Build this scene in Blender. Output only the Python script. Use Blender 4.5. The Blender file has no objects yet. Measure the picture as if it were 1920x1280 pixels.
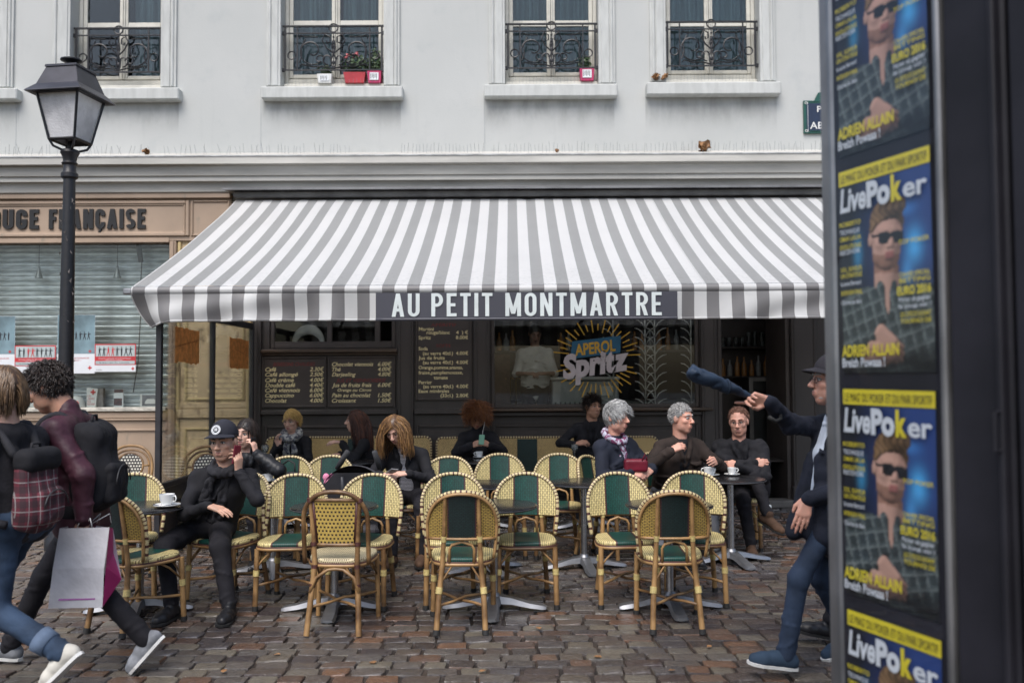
import bpy, math, random
import numpy as np
from mathutils import Vector, Matrix
random.seed(11)
S = bpy.context.scene
COL = S.collection
R = math.radians
# ------------------------------------------------------------------ camera
F = 31.0 / 36.0 * 1920.0
cd = bpy.data.cameras.new('camera'); cam = bpy.data.objects.new('camera', cd); COL.objects.link(cam)
cd.lens = 31.0; cd.sensor_width = 36.0; cd.clip_end = 500.0; cd.clip_start = 0.05
CAMLOC = Vector((0, 0, 1.62))
CROT = Matrix.Rotation(R(90 + 2.25), 3, 'X') @ Matrix.Rotation(R(-0.3), 3, 'Z')
cam.matrix_world = Matrix.Translation(CAMLOC) @ CROT.to_4x4()
cd.dof.use_dof = True; cd.dof.focus_distance = 6.6; cd.dof.aperture_fstop = 1.8
S.camera = cam
# ------------------------------------------------------------------ sky, sun, exposure
w = bpy.data.worlds.new('World'); S.world = w; w.use_nodes = True
wt = w.node_tree
sky = wt.nodes.new('ShaderNodeTexSky'); sky.sky_type = 'NISHITA'; sky.sun_disc = False
sky.sun_elevation = R(57); sky.sun_rotation = R(200); sky.air_density = 1.0; sky.dust_density = 3.0; sky.ozone_density = 1.0
wt.links.new(sky.outputs[0], wt.nodes['Background'].inputs[0]); wt.nodes['Background'].inputs[1].default_value = 0.105
sl = bpy.data.lights.new('sun', 'SUN'); sun = bpy.data.objects.new('sun', sl); COL.objects.link(sun)
sl.energy = 1.5; sl.angle = R(40); sl.color = (1.0, 0.985, 0.965)
sun.rotation_euler = (R(33), 0, R(-15))
S.view_settings.view_transform = 'Standard'; S.view_settings.look = 'None'
S.view_settings.gamma = 1.0; S.view_settings.exposure = 0.98
S.cycles.max_bounces = 7; S.cycles.transparent_max_bounces = 12; S.cycles.use_denoising = True
S.cycles.caustics_reflective = False; S.cycles.caustics_refractive = False
S.cycles.sample_clamp_indirect = 4.0

def ray(px, py):
    return CROT @ Vector(((px - 960) / F, (640 - py) / F, -1))
def at(px, py, Y):
    v = ray(px, py); return CAMLOC + v * (Y / v.y)
def on(px, py, Z=0.0):
    v = ray(px, py); return CAMLOC + v * ((Z - CAMLOC.z) / v.z)
def fx(px, Y, py=640): return at(px, py, Y).x
def fz(py, Y, px=960): return at(px, py, Y).z

# ------------------------------------------------------------------ mesh helpers
class MB:
    def __init__(s): s.v = []; s.f = []; s.m = []
    def add(s, vs, fs, mat=0):
        b = len(s.v); s.v += [tuple(v) for v in vs]
        for f in fs: s.f.append(tuple(i + b for i in f)); s.m.append(mat)
        return s
    def box(s, x0, x1, y0, y1, z0, z1, c=0.0, mat=0):
        if x0 > x1: x0, x1 = x1, x0
        if y0 > y1: y0, y1 = y1, y0
        if z0 > z1: z0, z1 = z1, z0
        c = min(c, (x1 - x0) * .45, (y1 - y0) * .45, (z1 - z0) * .45)
        if c <= 0:
            vs = [(x, y, z) for x in (x0, x1) for y in (y0, y1) for z in (z0, z1)]
            return s.add(vs, [(0, 1, 3, 2), (4, 6, 7, 5), (0, 4, 5, 1), (2, 3, 7, 6), (0, 2, 6, 4), (1, 5, 7, 3)], mat)
        vs = []; X = (x0, x1); Y = (y0, y1); Z = (z0, z1); ID = {}
        for i in (0, 1):
            for j in (0, 1):
                for k in (0, 1):
                    sx, sy, sz = (c, -c)[i], (c, -c)[j], (c, -c)[k]
                    for a in range(3):
                        p = [X[i] + sx, Y[j] + sy, Z[k] + sz]; p[a] = (X[i], Y[j], Z[k])[a]
                        ID[i, j, k, a] = len(vs); vs.append(tuple(p))
        fs = []
        for i in (0, 1):
            q = [ID[i, 0, 0, 0], ID[i, 1, 0, 0], ID[i, 1, 1, 0], ID[i, 0, 1, 0]]; fs.append(q[::-1] if i == 0 else q)
            q = [ID[0, i, 0, 1], ID[1, i, 0, 1], ID[1, i, 1, 1], ID[0, i, 1, 1]]; fs.append(q if i == 0 else q[::-1])
            q = [ID[0, 0, i, 2], ID[1, 0, i, 2], ID[1, 1, i, 2], ID[0, 1, i, 2]]; fs.append(q[::-1] if i == 0 else q)
        for i in (0, 1):
            for j in (0, 1):
                fs.append([ID[i, j, 0, 0], ID[i, j, 1, 0], ID[i, j, 1, 1], ID[i, j, 0, 1]])
                fs.append([ID[i, 0, j, 0], ID[i, 1, j, 0], ID[i, 1, j, 2], ID[i, 0, j, 2]])
                fs.append([ID[0, i, j, 1], ID[1, i, j, 1], ID[1, i, j, 2], ID[0, i, j, 2]])
                for k in (0, 1): fs.append([ID[i, j, k, 0], ID[i, j, k, 1], ID[i, j, k, 2]])
        return s.add(vs, fs, mat)
    def tube(s, pts, r, seg=8, closed=False, mat=0, caps=True, alt=None):
        pts = [Vector(p) for p in pts]; n = len(pts)
        rs = r if isinstance(r, (list, tuple)) else [r] * n
        tg = []
        for i in range(n):
            a = pts[(i - 1) % n] if (closed or i > 0) else pts[i]
            b = pts[(i + 1) % n] if (closed or i < n - 1) else pts[i]
            d = (b - a); tg.append(d.normalized() if d.length > 1e-9 else Vector((0, 0, 1)))
        up = Vector((0, 0, 1)) if abs(tg[0].z) < .9 else Vector((1, 0, 0))
        nn = (up - tg[0] * up.dot(tg[0])).normalized()
        vs = []
        for i in range(n):
            nn = (nn - tg[i] * nn.dot(tg[i]))
            nn = nn.normalized() if nn.length > 1e-6 else tg[i].orthogonal().normalized()
            bb = tg[i].cross(nn)
            for k in range(seg):
                a = 2 * math.pi * k / seg
                vs.append(pts[i] + (nn * math.cos(a) + bb * math.sin(a)) * rs[i])
        b0 = len(s.v); s.v += [tuple(v) for v in vs]
        for i in range(n if closed else n - 1):
            j = (i + 1) % n
            mm = mat if alt is None else alt[(i // 1) % len(alt)]
            for k in range(seg):
                l = (k + 1) % seg
                s.f.append((b0 + i * seg + k, b0 + i * seg + l, b0 + j * seg + l, b0 + j * seg + k)); s.m.append(mm)
        if caps and not closed:
            s.f.append(tuple(b0 + k for k in range(seg))[::-1]); s.m.append(mat)
            s.f.append(tuple(b0 + (n - 1) * seg + k for k in range(seg))); s.m.append(mat)
        return s
    def lathe(s, prof, seg=24, c=(0, 0, 0), mat=0, M=None):
        vs = []; fs = []; n = len(prof)
        for (r, z) in prof:
            for k in range(seg):
                a = 2 * math.pi * k / seg
                p = Vector((r * math.cos(a), r * math.sin(a), z))
                if M is not None: p = M @ p
                vs.append(p + Vector(c))
        for i in range(n - 1):
            for k in range(seg):
                l = (k + 1) % seg
                fs.append((i * seg + k, i * seg + l, (i + 1) * seg + l, (i + 1) * seg + k))
        if prof[0][0] > 1e-4: fs.append(tuple(range(seg))[::-1])
        if prof[-1][0] > 1e-4: fs.append(tuple((n - 1) * seg + k for k in range(seg)))
        return s.add(vs, fs, mat)
    def ell(s, c, r, seg=12, mat=0, M=None):
        n = max(6, seg // 2)
        prof = [(max(1e-5, math.sin(math.pi * i / n)), -math.cos(math.pi * i / n)) for i in range(n + 1)]
        D = Matrix.Diagonal(Vector(r)); MM = (M @ D) if M is not None else D
        return s.lathe(prof, seg, c, mat, MM)
    def prism(s, poly, y0, y1, mat=0):           # poly in (x, z), extruded along y
        n = len(poly)
        vs = [(x, y0, z) for x, z in poly] + [(x, y1, z) for x, z in poly]
        fs = [tuple(range(n)), tuple(range(2 * n - 1, n - 1, -1))]
        fs += [(i, i + n, (i + 1) % n + n, (i + 1) % n) for i in range(n)]
        return s.add(vs, fs, mat)
    def profile(s, prof, x0, x1, mat=0):         # prof in (y, z), extruded along x
        n = len(prof)
        vs = [(x0, y, z) for y, z in prof] + [(x1, y, z) for y, z in prof]
        fs = [tuple(range(n)), tuple(range(2 * n - 1, n - 1, -1))]
        fs += [(i, i + n, (i + 1) % n + n, (i + 1) % n) for i in range(n)]
        return s.add(vs, fs, mat)
    def frame(s, x0, x1, z0, z1, wd, y0, y1, c=0.0, mat=0):   # rectangular ring in XZ
        s.box(x0, x0 + wd, y0, y1, z0, z1, c, mat); s.box(x1 - wd, x1, y0, y1, z0, z1, c, mat)
        e = .0015
        s.box(x0 + wd + e, x1 - wd - e, y0 + e, y1 - e, z0, z0 + wd, c, mat); s.box(x0 + wd + e, x1 - wd - e, y0 + e, y1 - e, z1 - wd, z1, c, mat)
        return s
    def mesh(s, me, M, mat=0):
        b = len(s.v); s.v += [tuple(M @ v.co) for v in me.vertices]
        for p in me.polygons: s.f.append(tuple(i + b for i in p.vertices)); s.m.append(mat)
        return s
    def xf(s, M):
        s.v = [tuple(M @ Vector(v)) for v in s.v]; return s
    def data(s, name, mats, smooth=False, off=None):
        me = bpy.data.meshes.new(name)
        v = s.v if off is None else [(a - off[0], b - off[1], c - off[2]) for a, b, c in s.v]
        me.from_pydata(v, [], s.f)
        if not isinstance(mats, (list, tuple)): mats = [mats]
        for m in mats: me.materials.append(m)
        me.polygons.foreach_set('material_index', s.m)
        if smooth: me.polygons.foreach_set('use_smooth', [True] * len(s.f))
        me.update(); return me
    def build(s, name, mats, parent=None, smooth=False, auto=None):
        off = None
        if parent is not None:
            o = Vector((0, 0, 0)); q = parent
            while q is not None: o += q.location; q = q.parent
            off = o
        me = s.data(name, mats, smooth or auto is not None, off)
        if auto is not None: sharp(me, auto)
        return link(name, me, parent)

def sharp(me, ang):
    me.set_sharp_from_angle(angle=R(ang))
def link(name, data, parent=None):
    o = bpy.data.objects.new(name, data); COL.objects.link(o)
    if parent is not None: o.parent = parent
    return o
def tag(o, label=None, cat=None, group=None, kind=None):
    if label: o['label'] = label
    if cat: o['category'] = cat
    if group: o['group'] = group
    if kind: o['kind'] = kind
    return o
def thing(name, loc, label, cat, group=None, kind=None):
    o = bpy.data.objects.new(name, None); o.empty_display_size = .1; COL.objects.link(o); o.location = loc
    return tag(o, label, cat, group, kind)
def copy_tree(o, parent=None):
    c = o.copy(); COL.objects.link(c); c.parent = parent
    for ch in list(o.children): copy_tree(ch, c)
    return c

# ------------------------------------------------------------------ text
def text_mesh(body, bold=0.0, shear=0.0, spacing=1.0, extrude=0.0):
    c = bpy.data.curves.new('t', 'FONT'); c.body = body; c.offset = bold; c.shear = shear; c.space_character = spacing; c.extrude = extrude; c.resolution_u = 3
    o = bpy.data.objects.new('t', c); COL.objects.link(o)
    bpy.context.view_layer.update()
    me = bpy.data.meshes.new_from_object(o.evaluated_get(bpy.context.evaluated_depsgraph_get()))
    bpy.data.objects.remove(o); bpy.data.curves.remove(c)
    return me
def put_text(mb, body, x0, x1, z, h, y, mat=0, bold=0.0, shear=0.0, align='L', sx=None, rot=0.0, extrude=0.0, spacing=1.0, zs=None):
    """lettering on the plane y, facing -y, baseline z, capital height h; x1 given: fitted to the width"""
    me = text_mesh(body, bold, shear, spacing, extrude)
    if not len(me.vertices): return
    xs = [v.co.x for v in me.vertices]; a, b = min(xs), max(xs)
    k = h / .69
    kx = (x1 - x0) / (b - a) if x1 is not None else k * (sx or 1.0)
    if x1 is None and align == 'R': x0 = x0 - kx * (b - a)
    if x1 is None and align == 'C': x0 = x0 - kx * (b - a) / 2
    M = Matrix.Translation((x0, y, z)) @ Matrix.Rotation(rot, 4, 'Y') @ Matrix(((kx, 0, 0, -a * kx), (0, 0, -1, 0), (0, k, 0, 0), (0, 0, 0, 1)))
    mb.mesh(me, M, mat); bpy.data.meshes.remove(me)


# heavy condensed block capitals, drawn as polygons (unit height)
def glyph(ch, w, t):
    P = []; th_ = t * .82
    def bar(x0, x1, y0, y1): P.append([(x0, y0), (x1, y0), (x1, y1), (x0, y1)])
    def para(x0, y0, x1, y1, tt=None): tt = tt or t; P.append([(x0, y0), (x0 + tt, y0), (x1 + tt, y1), (x1, y1)])
    def ring(cx, cy, rx, ry, a0, a1, n=10, tx=None, ty=None):
        tx = tx or t; ty = ty or th_
        for i in range(n):
            a, b = R(a0 + (a1 - a0) * i / n), R(a0 + (a1 - a0) * (i + 1) / n)
            P.append([(cx + rx * math.cos(a), cy + ry * math.sin(a)), (cx + rx * math.cos(b), cy + ry * math.sin(b)), (cx + (rx - tx) * math.cos(b), cy + (ry - ty) * math.sin(b)), (cx + (rx - tx) * math.cos(a), cy + (ry - ty) * math.sin(a))])
    h = w / 2; q = .25
    if ch == 'A': para(0, 0, h - t / 2, 1); para(w - t, 0, h - t / 2, 1); bar(t * .9, w - t * .9, .22, .22 + th_)
    elif ch == 'U': bar(0, t, q, 1); bar(w - t, w, q, 1); ring(h, q, h, q, 180, 360)
    elif ch in 'PR':
        bar(0, t, 0, 1); cx = w - .26; bar(t, cx, 1 - th_, 1); bar(t, cx, .42, .42 + th_); ring(cx, .71, w - cx, .29, -90, 90)
        if ch == 'R': para(w - t * 1.02, 0, w * .5 - t * .3, .43)
    elif ch in 'EF':
        bar(0, t, 0, 1); bar(t, w, 1 - th_, 1); bar(t, w * .88, .43, .43 + th_)
        if ch == 'E': bar(t, w, 0, th_)
    elif ch == 'T': bar(0, w, 1 - th_, 1); bar(h - t / 2, h + t / 2, 0, 1 - th_)
    elif ch == 'I': bar(0, t, 0, 1)
    elif ch == 'M': bar(0, t, 0, 1); bar(w - t, w, 0, 1); para(h - t / 2, .1, 0, 1); para(h - t / 2, .1, w - t, 1)
    elif ch == 'N': bar(0, t, 0, 1); bar(w - t, w, 0, 1); para(w - t, 0, 0, 1)
    elif ch == 'O': bar(0, t, q, 1 - q); bar(w - t, w, q, 1 - q); ring(h, q, h, q, 180, 360); ring(h, 1 - q, h, q, 0, 180)
    elif ch in 'CÇG':
        bar(0, t, q, 1 - q); ring(h, q, h, q, 180, 360); ring(h, 1 - q, h, q, 0, 180); bar(w - t, w, .66, 1 - q); bar(w - t, w, q, .34 if ch != 'G' else .5)
        if ch == 'G': bar(h, w - t, .5 - th_, .5)
        if ch == 'Ç': P.append([(h - .04, .0), (h + .06, .0), (h + .07, -.10), (h + .0, -.17), (h - .1, -.17), (h - .09, -.11), (h - .01, -.1)])
    elif ch == 'S': ring(h, 1 - q, h, q, 20, 180); ring(h, q, h, q, 200, 360); ring(h, .56 + .19, h, q + .0, 180, 265, 6); ring(h, .25, h, q, 0, 85, 6); para(h + .0, .5 - th_ * .6, h - t, .5 - th_ * .2 + th_ * .4)
    elif ch == 'X': para(0, 0, w - t, 1); para(w - t, 0, 0, 1)
    return P
def block_letters(body, x0, x1, z, h, y, wr, t, gap, depth, mat, parent, warp=None):
    ws = {'M': wr * 1.32, 'I': t, 'N': wr * 1.04, 'A': wr * 1.06, 'E': wr * .84, 'F': wr * .82, 'T': wr * .9}
    L = [(c, ws.get(c, wr)) for c in body]; tot = sum(w_ for _, w_ in L) + gap * (len(L) - 1); kx = (x1 - x0) / tot; x = x0
    for c, w_ in L:
        m = MB(); block_text(m, c, x, x + w_ * kx, z, h, y, wr, t, gap, depth)
        if warp: m.v = [warp(v) for v in m.v]
        m.build('letter', mat, parent); x += (w_ + gap) * kx
def block_text(m, body, x0, x1, z, h, y, wr=.5, t=.17, gap=.13, depth=.0, mat=0):
    ws = {'M': wr * 1.32, 'I': t, 'N': wr * 1.04, 'A': wr * 1.06, 'E': wr * .84, 'F': wr * .82, 'T': wr * .9}
    L = [(c, ws.get(c, wr)) for c in body]; tot = sum(w_ for _, w_ in L) + gap * (len(L) - 1); kx = (x1 - x0) / tot; x = x0; n = 0
    for c, w_ in L:
        for poly in glyph(c, w_, t):
            e = .00025 * (n % 5); n += 1; pp = [(x + a * kx, z + b * h) for a, b in poly]
            if depth: m.prism(pp, y - e, y + depth, mat)
            else: m.add([(a, y - e, b) for a, b in pp], [tuple(range(len(pp)))], mat)
        x += (w_ + gap) * kx

# ------------------------------------------------------------------ materials
class X:                                   # tiny node-expression helper
    def __init__(s, nt, o): s.nt = nt; s.o = o
    def _op(s, op, b=None, c=None):
        n = s.nt.nodes.new('ShaderNodeMath'); n.operation = op
        for i, q in enumerate((s, b, c)):
            if q is None: continue
            if isinstance(q, X): s.nt.links.new(q.o, n.inputs[i])
            else: n.inputs[i].default_value = q
        return X(s.nt, n.outputs[0])
    def __add__(s, b): return s._op('ADD', b)
    def __sub__(s, b): return s._op('SUBTRACT', b)
    def __mul__(s, b): return s._op('MULTIPLY', b)
    def __truediv__(s, b): return s._op('DIVIDE', b)
    def fract(s): return s._op('FRACT')
    def floor(s): return s._op('FLOOR')
    def abs(s): return s._op('ABSOLUTE')
    def lt(s, b): return s._op('LESS_THAN', b)
    def gt(s, b): return s._op('GREATER_THAN', b)
    def mod(s, b): return s._op('FLOORED_MODULO', b)
    def mx(s, b): return s._op('MAXIMUM', b)
    def mn(s, b): return s._op('MINIMUM', b)
    def sin(s): return s._op('SINE')
    def sm(s, a, b):
        n = s.nt.nodes.new('ShaderNodeMapRange'); n.interpolation_type = 'SMOOTHSTEP'
        s.nt.links.new(s.o, n.inputs[0]); n.inputs[1].default_value = a; n.inputs[2].default_value = b
        return X(s.nt, n.outputs[0])
class Mat:
    def __init__(s, name, rough=.6, metal=0.0, spec=.5):
        s.m = bpy.data.materials.new(name); s.m.use_nodes = True; s.nt = s.m.node_tree
        s.b = s.nt.nodes['Principled BSDF']
        s.b.inputs['Roughness'].default_value = rough; s.b.inputs['Metallic'].default_value = metal
        s.b.inputs['Specular IOR Level'].default_value = spec
        s.tc = s.nt.nodes.new('ShaderNodeTexCoord')
    def co(s, kind='Object'):
        n = s.nt.nodes.new('ShaderNodeSeparateXYZ'); s.nt.links.new(s.tc.outputs[kind], n.inputs[0])
        return [X(s.nt, n.outputs[i]) for i in range(3)]
    def noise(s, scale, detail=4, rough=.55, kind='Object', sc=None):
        n = s.nt.nodes.new('ShaderNodeTexNoise'); n.inputs['Scale'].default_value = scale
        n.inputs['Detail'].default_value = detail; n.inputs['Roughness'].default_value = rough
        src = s.tc.outputs[kind]
        if sc is not None:
            mp = s.nt.nodes.new('ShaderNodeMapping'); mp.inputs['Scale'].default_value = sc
            s.nt.links.new(src, mp.inputs[0]); src = mp.outputs[0]
        s.nt.links.new(src, n.inputs['Vector']); return X(s.nt, n.outputs[0])
    def mix(s, fac, a, b, blend='MIX'):
        n = s.nt.nodes.new('ShaderNodeMix'); n.data_type = 'RGBA'; n.blend_type = blend
        if isinstance(fac, X): s.nt.links.new(fac.o, n.inputs[0])
        else: n.inputs[0].default_value = fac
        for i, q in ((6, a), (7, b)):
            if isinstance(q, (tuple, list)): n.inputs[i].default_value = tuple(q[:3]) + (1,)
            else: s.nt.links.new(q, n.inputs[i])
        return n.outputs[2]
    def ramp(s, fac, stops):
        n = s.nt.nodes.new('ShaderNodeValToRGB'); s.nt.links.new(fac.o, n.inputs[0])
        e = n.color_ramp.elements
        while len(e) < len(stops): e.new(.5)
        for i, (p, c) in enumerate(stops): e[i].position = p; e[i].color = tuple(c[:3]) + (1,)
        return n.outputs[0]
    def color(s, c):
        if isinstance(c, (tuple, list)): s.b.inputs['Base Color'].default_value = tuple(c[:3]) + (1,)
        else: s.nt.links.new(c, s.b.inputs['Base Color'])
        return s
    def roughness(s, x): s.nt.links.new(x.o, s.b.inputs['Roughness']); return s
    def bump(s, h, strength=.3, dist=.01):
        n = s.nt.nodes.new('ShaderNodeBump'); n.inputs['Strength'].default_value = strength; n.inputs['Distance'].default_value = dist
        s.nt.links.new(h.o, n.inputs['Height']); s.nt.links.new(n.outputs[0], s.b.inputs['Normal']); return s
    def rnd(s): 
        n = s.nt.nodes.new('ShaderNodeObjectInfo'); return X(s.nt, n.outputs['Random'])
    def isl(s):
        n = s.nt.nodes.new('ShaderNodeNewGeometry'); return X(s.nt, n.outputs['Random Per Island'])
def sc3(c, k): return tuple(min(1, x * k) for x in c)
def pm(name, col, rough=.6, var=.25, ns=6, bump=.15, bs=70, metal=0.0, spec=.5, col2=None, sc=None, rv=0.0, dist=.004):
    M = Mat(name, rough, metal, spec)
    n = M.noise(ns, 5, sc=sc)
    M.color(M.mix(n.sm(.3, .7), sc3(col, 1 - var) if col2 is None else col2, sc3(col, 1 + var * .35)))
    if bump: M.bump(M.noise(bs, 3, sc=sc), bump, dist)
    if rv: M.roughness((n * rv) + (rough - rv / 2))
    return M.m
def glassy(name, tint=(.9, .95, .95), refl=1.0, marks_and_dirt=.0, rough=.02):
    m = bpy.data.materials.new(name); m.use_nodes = True; nt = m.node_tree
    for n in list(nt.nodes):
        if n.type != 'OUTPUT_MATERIAL': nt.nodes.remove(n)
    out = [n for n in nt.nodes if n.type == 'OUTPUT_MATERIAL'][0]
    tr = nt.nodes.new('ShaderNodeBsdfTransparent'); tr.inputs[0].default_value = tint + (1,)
    gl = nt.nodes.new('ShaderNodeBsdfGlossy'); gl.inputs['Roughness'].default_value = rough; gl.inputs[0].default_value = (1, 1, 1, 1)
    fr = nt.nodes.new('ShaderNodeFresnel'); fr.inputs[0].default_value = 1.5
    mu = nt.nodes.new('ShaderNodeMath'); mu.operation = 'MULTIPLY'; mu.inputs[1].default_value = refl
    nt.links.new(fr.outputs[0], mu.inputs[0])
    mx = nt.nodes.new('ShaderNodeMixShader'); nt.links.new(mu.outputs[0], mx.inputs[0])
    nt.links.new(tr.outputs[0], mx.inputs[1]); nt.links.new(gl.outputs[0], mx.inputs[2])
    last = mx
    if marks_and_dirt > 0:
        df = nt.nodes.new('ShaderNodeBsdfDiffuse'); df.inputs[0].default_value = (.7, .75, .75, 1)
        m2 = nt.nodes.new('ShaderNodeMixShader'); m2.inputs[0].default_value = marks_and_dirt
        nt.links.new(mx.outputs[0], m2.inputs[1]); nt.links.new(df.outputs[0], m2.inputs[2]); last = m2
    nt.links.new(last.outputs[0], out.inputs[0]); return m

def stucco():
    M = Mat('stucco', .85)
    big = M.noise(.7, 5); fine = M.noise(60, 3); st = M.noise(3.0, 4, sc=(3.5, 1, .25))
    c = M.mix(big.sm(.3, .75), (.452, .465, .452), (.497, .506, .492))
    c = M.mix(M.noise(2.3, 6, .7).sm(.52, .72) * .28, c, (.35, .375, .38))
    c = M.mix(st.sm(.55, .9) * .22, c, (.33, .34, .34))
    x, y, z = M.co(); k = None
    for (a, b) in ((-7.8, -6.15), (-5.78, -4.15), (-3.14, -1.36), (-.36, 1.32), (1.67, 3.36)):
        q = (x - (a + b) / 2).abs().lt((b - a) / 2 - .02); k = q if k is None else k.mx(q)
    marks_and_dirt = z.sm(4.62, 5.02) * z.lt(5.2) * k * (M.noise(2.6, 5, .6, sc=(1.6, 1, .6)).sm(.36, .66) * .75 + .2)  # darker toward each sill, in noise patches as wide as the sill
    c = M.mix(marks_and_dirt * .62, c, (.19, .19, .18))
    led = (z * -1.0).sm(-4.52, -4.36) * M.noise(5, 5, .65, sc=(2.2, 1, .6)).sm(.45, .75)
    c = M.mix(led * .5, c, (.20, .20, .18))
    M.color(c); M.bump(fine + M.noise(6, 4) * 1.4, .25, .006); return M.m
def cobble_mat():
    M = Mat('cobble_stone', .5, 0, .8)
    r = (M.rnd() + M.isl()).fract()
    c = M.ramp(r, [(0, (.034, .027, .027)), (.2, (.10, .087, .076)), (.36, (.052, .036, .033)), (.5, (.14, .122, .094)), (.64, (.07, .064, .066)), (.76, (.040, .031, .032)), (.88, (.14, .074, .044)), (1, (.085, .072, .064))])
    sp = M.noise(38, 5, .7); wet = M.noise(.9, 3)
    c = M.mix(sp.sm(.48, .78) * .5, c, (.19, .17, .145))
    c = M.mix(M.noise(9, 4).sm(.5, .75) * .5, c, (.05, .042, .042))
    M.color(c)
    M.roughness(M.noise(22, 4, .65) * .26 + wet.sm(.4, .68) * .20 + .0)
    M.bump(M.noise(45, 5, .65) + M.noise(13, 4) * 1.3, .75, .008); return M.m
def mortar_mat():
    M = Mat('wet_joint_sand', .45)
    n = M.noise(5, 5)
    M.color(M.mix(n.sm(.35, .7), (.016, .012, .011), (.048, .035, .027))); M.bump(M.noise(80, 4), .6, .006); return M.m
def fabric_mat(name, col, col2, transl=.12, rough=.75, marks_and_dirt=False):
    M = Mat(name, rough, 0, .35)
    d = M.noise(2.2, 5); c = M.mix(d.sm(.35, .8) * .5, col, col2)
    if marks_and_dirt:
        x, y, z = M.co(); fr_ = (y * -1.0).sm(2.0, 2.85); c = M.mix(fr_ * M.noise(24, 6, .7).sm(.45, .68) * .55, c, sc3(col, .55)); c = M.mix((y * -1.0).lt(2.28) * 0.0 + M.noise(1.2, 5, .6, sc=(4, .6, 1)).sm(.55, .8) * .3, c, sc3(col, .72)); c = M.mix((x - .85).abs().lt(.004) * .6, c, sc3(col, .5))
    M.color(c)
    M.bump(M.noise(260, 2) * .5 + M.noise(3, 3), .12, .01)
    M.b.inputs['Sheen Weight'].default_value = .3; M.b.inputs['Sheen Roughness'].default_value = .5; M.b.inputs['Coat Weight'].default_value = .75; M.b.inputs['Coat Roughness'].default_value = .45
    nt = M.nt; out = [n for n in nt.nodes if n.type == 'OUTPUT_MATERIAL'][0]
    tl = nt.nodes.new('ShaderNodeBsdfTranslucent'); tl.inputs[0].default_value = col + (1,)
    mx = nt.nodes.new('ShaderNodeMixShader'); mx.inputs[0].default_value = transl
    nt.links.new(M.b.outputs[0], mx.inputs[1]); nt.links.new(tl.outputs[0], mx.inputs[2]); nt.links.new(mx.outputs[0], out.inputs[0])
    return M.m
def weave_mat(name, pale, dark, green, band, plane='xz', back=False):
    """woven rattan; staggered dark gaps; a green band down the middle"""
    M = Mat(name, .45, 0, .5)
    x, y, z = M.co(); v = z if plane == 'xz' else y
    if back:   # the inside of the weave: basket of short horizontal strips
        row = (v / .0105).floor(); u = x / .028 + row.mod(2.0) * .5
        gap = (u.fract().lt(.16)).mx((v / .0105).fract().lt(.30))
    else:
        colm = (x / .0135).floor(); t = v / .034 + colm.mod(2.0) * .5
        fu = (x / .0135).fract(); ft = t.fract()
        gap = ((fu - .5).abs().gt(.24 if plane == 'xz' else .3)) * ((ft - .5).abs().lt(.33))
    n = M.noise(55, 3)
    base = M.mix(n.sm(.3, .7), sc3(pale, .8), sc3(pale, 1.1))
    c = base
    if band:
        g = M.mix(n.sm(.3, .7), sc3(green, .7), sc3(green, 1.25))
        ax = x.abs()
        c = M.mix(ax.lt(.088), c, g)
        c = M.mix(ax.gt(.083) * ax.lt(.093), c, (.075, .02, .025))
        dk = M.mix(ax.lt(.088), dark, sc3(green, .28))
    else: dk = dark
    c = M.mix(gap * .92, c, dk)
    wear = M.noise(6, 5, .6); c = M.mix((wear.sm(.45, .75) * .4) + M.rnd() * .3, c, M.mix(.75, c, (.5, .46, .40), 'MULTIPLY'))
    M.color(c); M.bump((gap * -1.0) + 1.0, .7, .005); return M.m
def checker_weave(name, a, b, px, pz, fr=.45, diag=False):
    M = Mat(name, .5)
    x, y, z = M.co()
    if diag: u = (x + z) / px; v = (z - x) / px
    else: u = x / px; v = (z + y * (1.0 if 'seat' in name else 0.0)) / pz
    st = v.floor().mod(2.0) * .5
    uu = u + st
    hole = uu.fract().lt(fr) * (v.fract().lt(.5 if not diag else .55))
    n = M.noise(60, 3)
    M.color(M.mix(hole, M.mix(n.sm(.3, .7), sc3(a, .8), a), b)); M.bump(hole * -1.0 + 1.0, .5, .003); return M.m
def rattan_mat():
    M = Mat('rattan_cane', .38, 0, .5)
    n = M.noise(9, 4); s2 = M.noise(40, 3, sc=(1, 1, .2))
    c = M.mix((n * .8 + M.rnd() * .25).sm(.3, .72), (.10, .050, .020), (.38, .225, .095))
    c = M.mix(s2.sm(.62, .8) * .6, c, (.07, .03, .015))
    M.color(c); M.bump(M.noise(70, 3), .15, .003); return M.m
def wood_peel(name, col, under, amount=.6):
    M = Mat(name, .6)
    n = M.noise(3.2, 6, .65); g = M.noise(14, 4, sc=(1, 1, .25))
    c = M.mix(M.noise(1.1, 4).sm(.3, .7), sc3(col, .85), sc3(col, 1.08))
    c = M.mix(g.sm(amount, amount + .07) * n.sm(.42, .58), c, under)
    M.color(c); M.bump(M.noise(25, 4), .15, .004); return M.m
def plaid_mat(name, a, b, c_, s=.09):
    M = Mat(name, .85)
    x, y, z = M.co(); u = ((x + y) / s).fract(); v = (z / s).fract()
    c = M.mix((u.lt(.45)) * .55, a, b); c = M.mix((v.lt(.45)) * .55, c, b)
    c = M.mix((u - .72).abs().lt(.03), c, c_); c = M.mix((v - .72).abs().lt(.035), c, c_)
    M.color(c); M.bump(M.noise(120, 2), .2, .003); return M.m
def stripe_mat(name, a, b, s):
    M = Mat(name, .85); x, y, z = M.co()
    M.color(M.mix((z / s).fract().lt(.42), a, b)); return M.m
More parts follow.
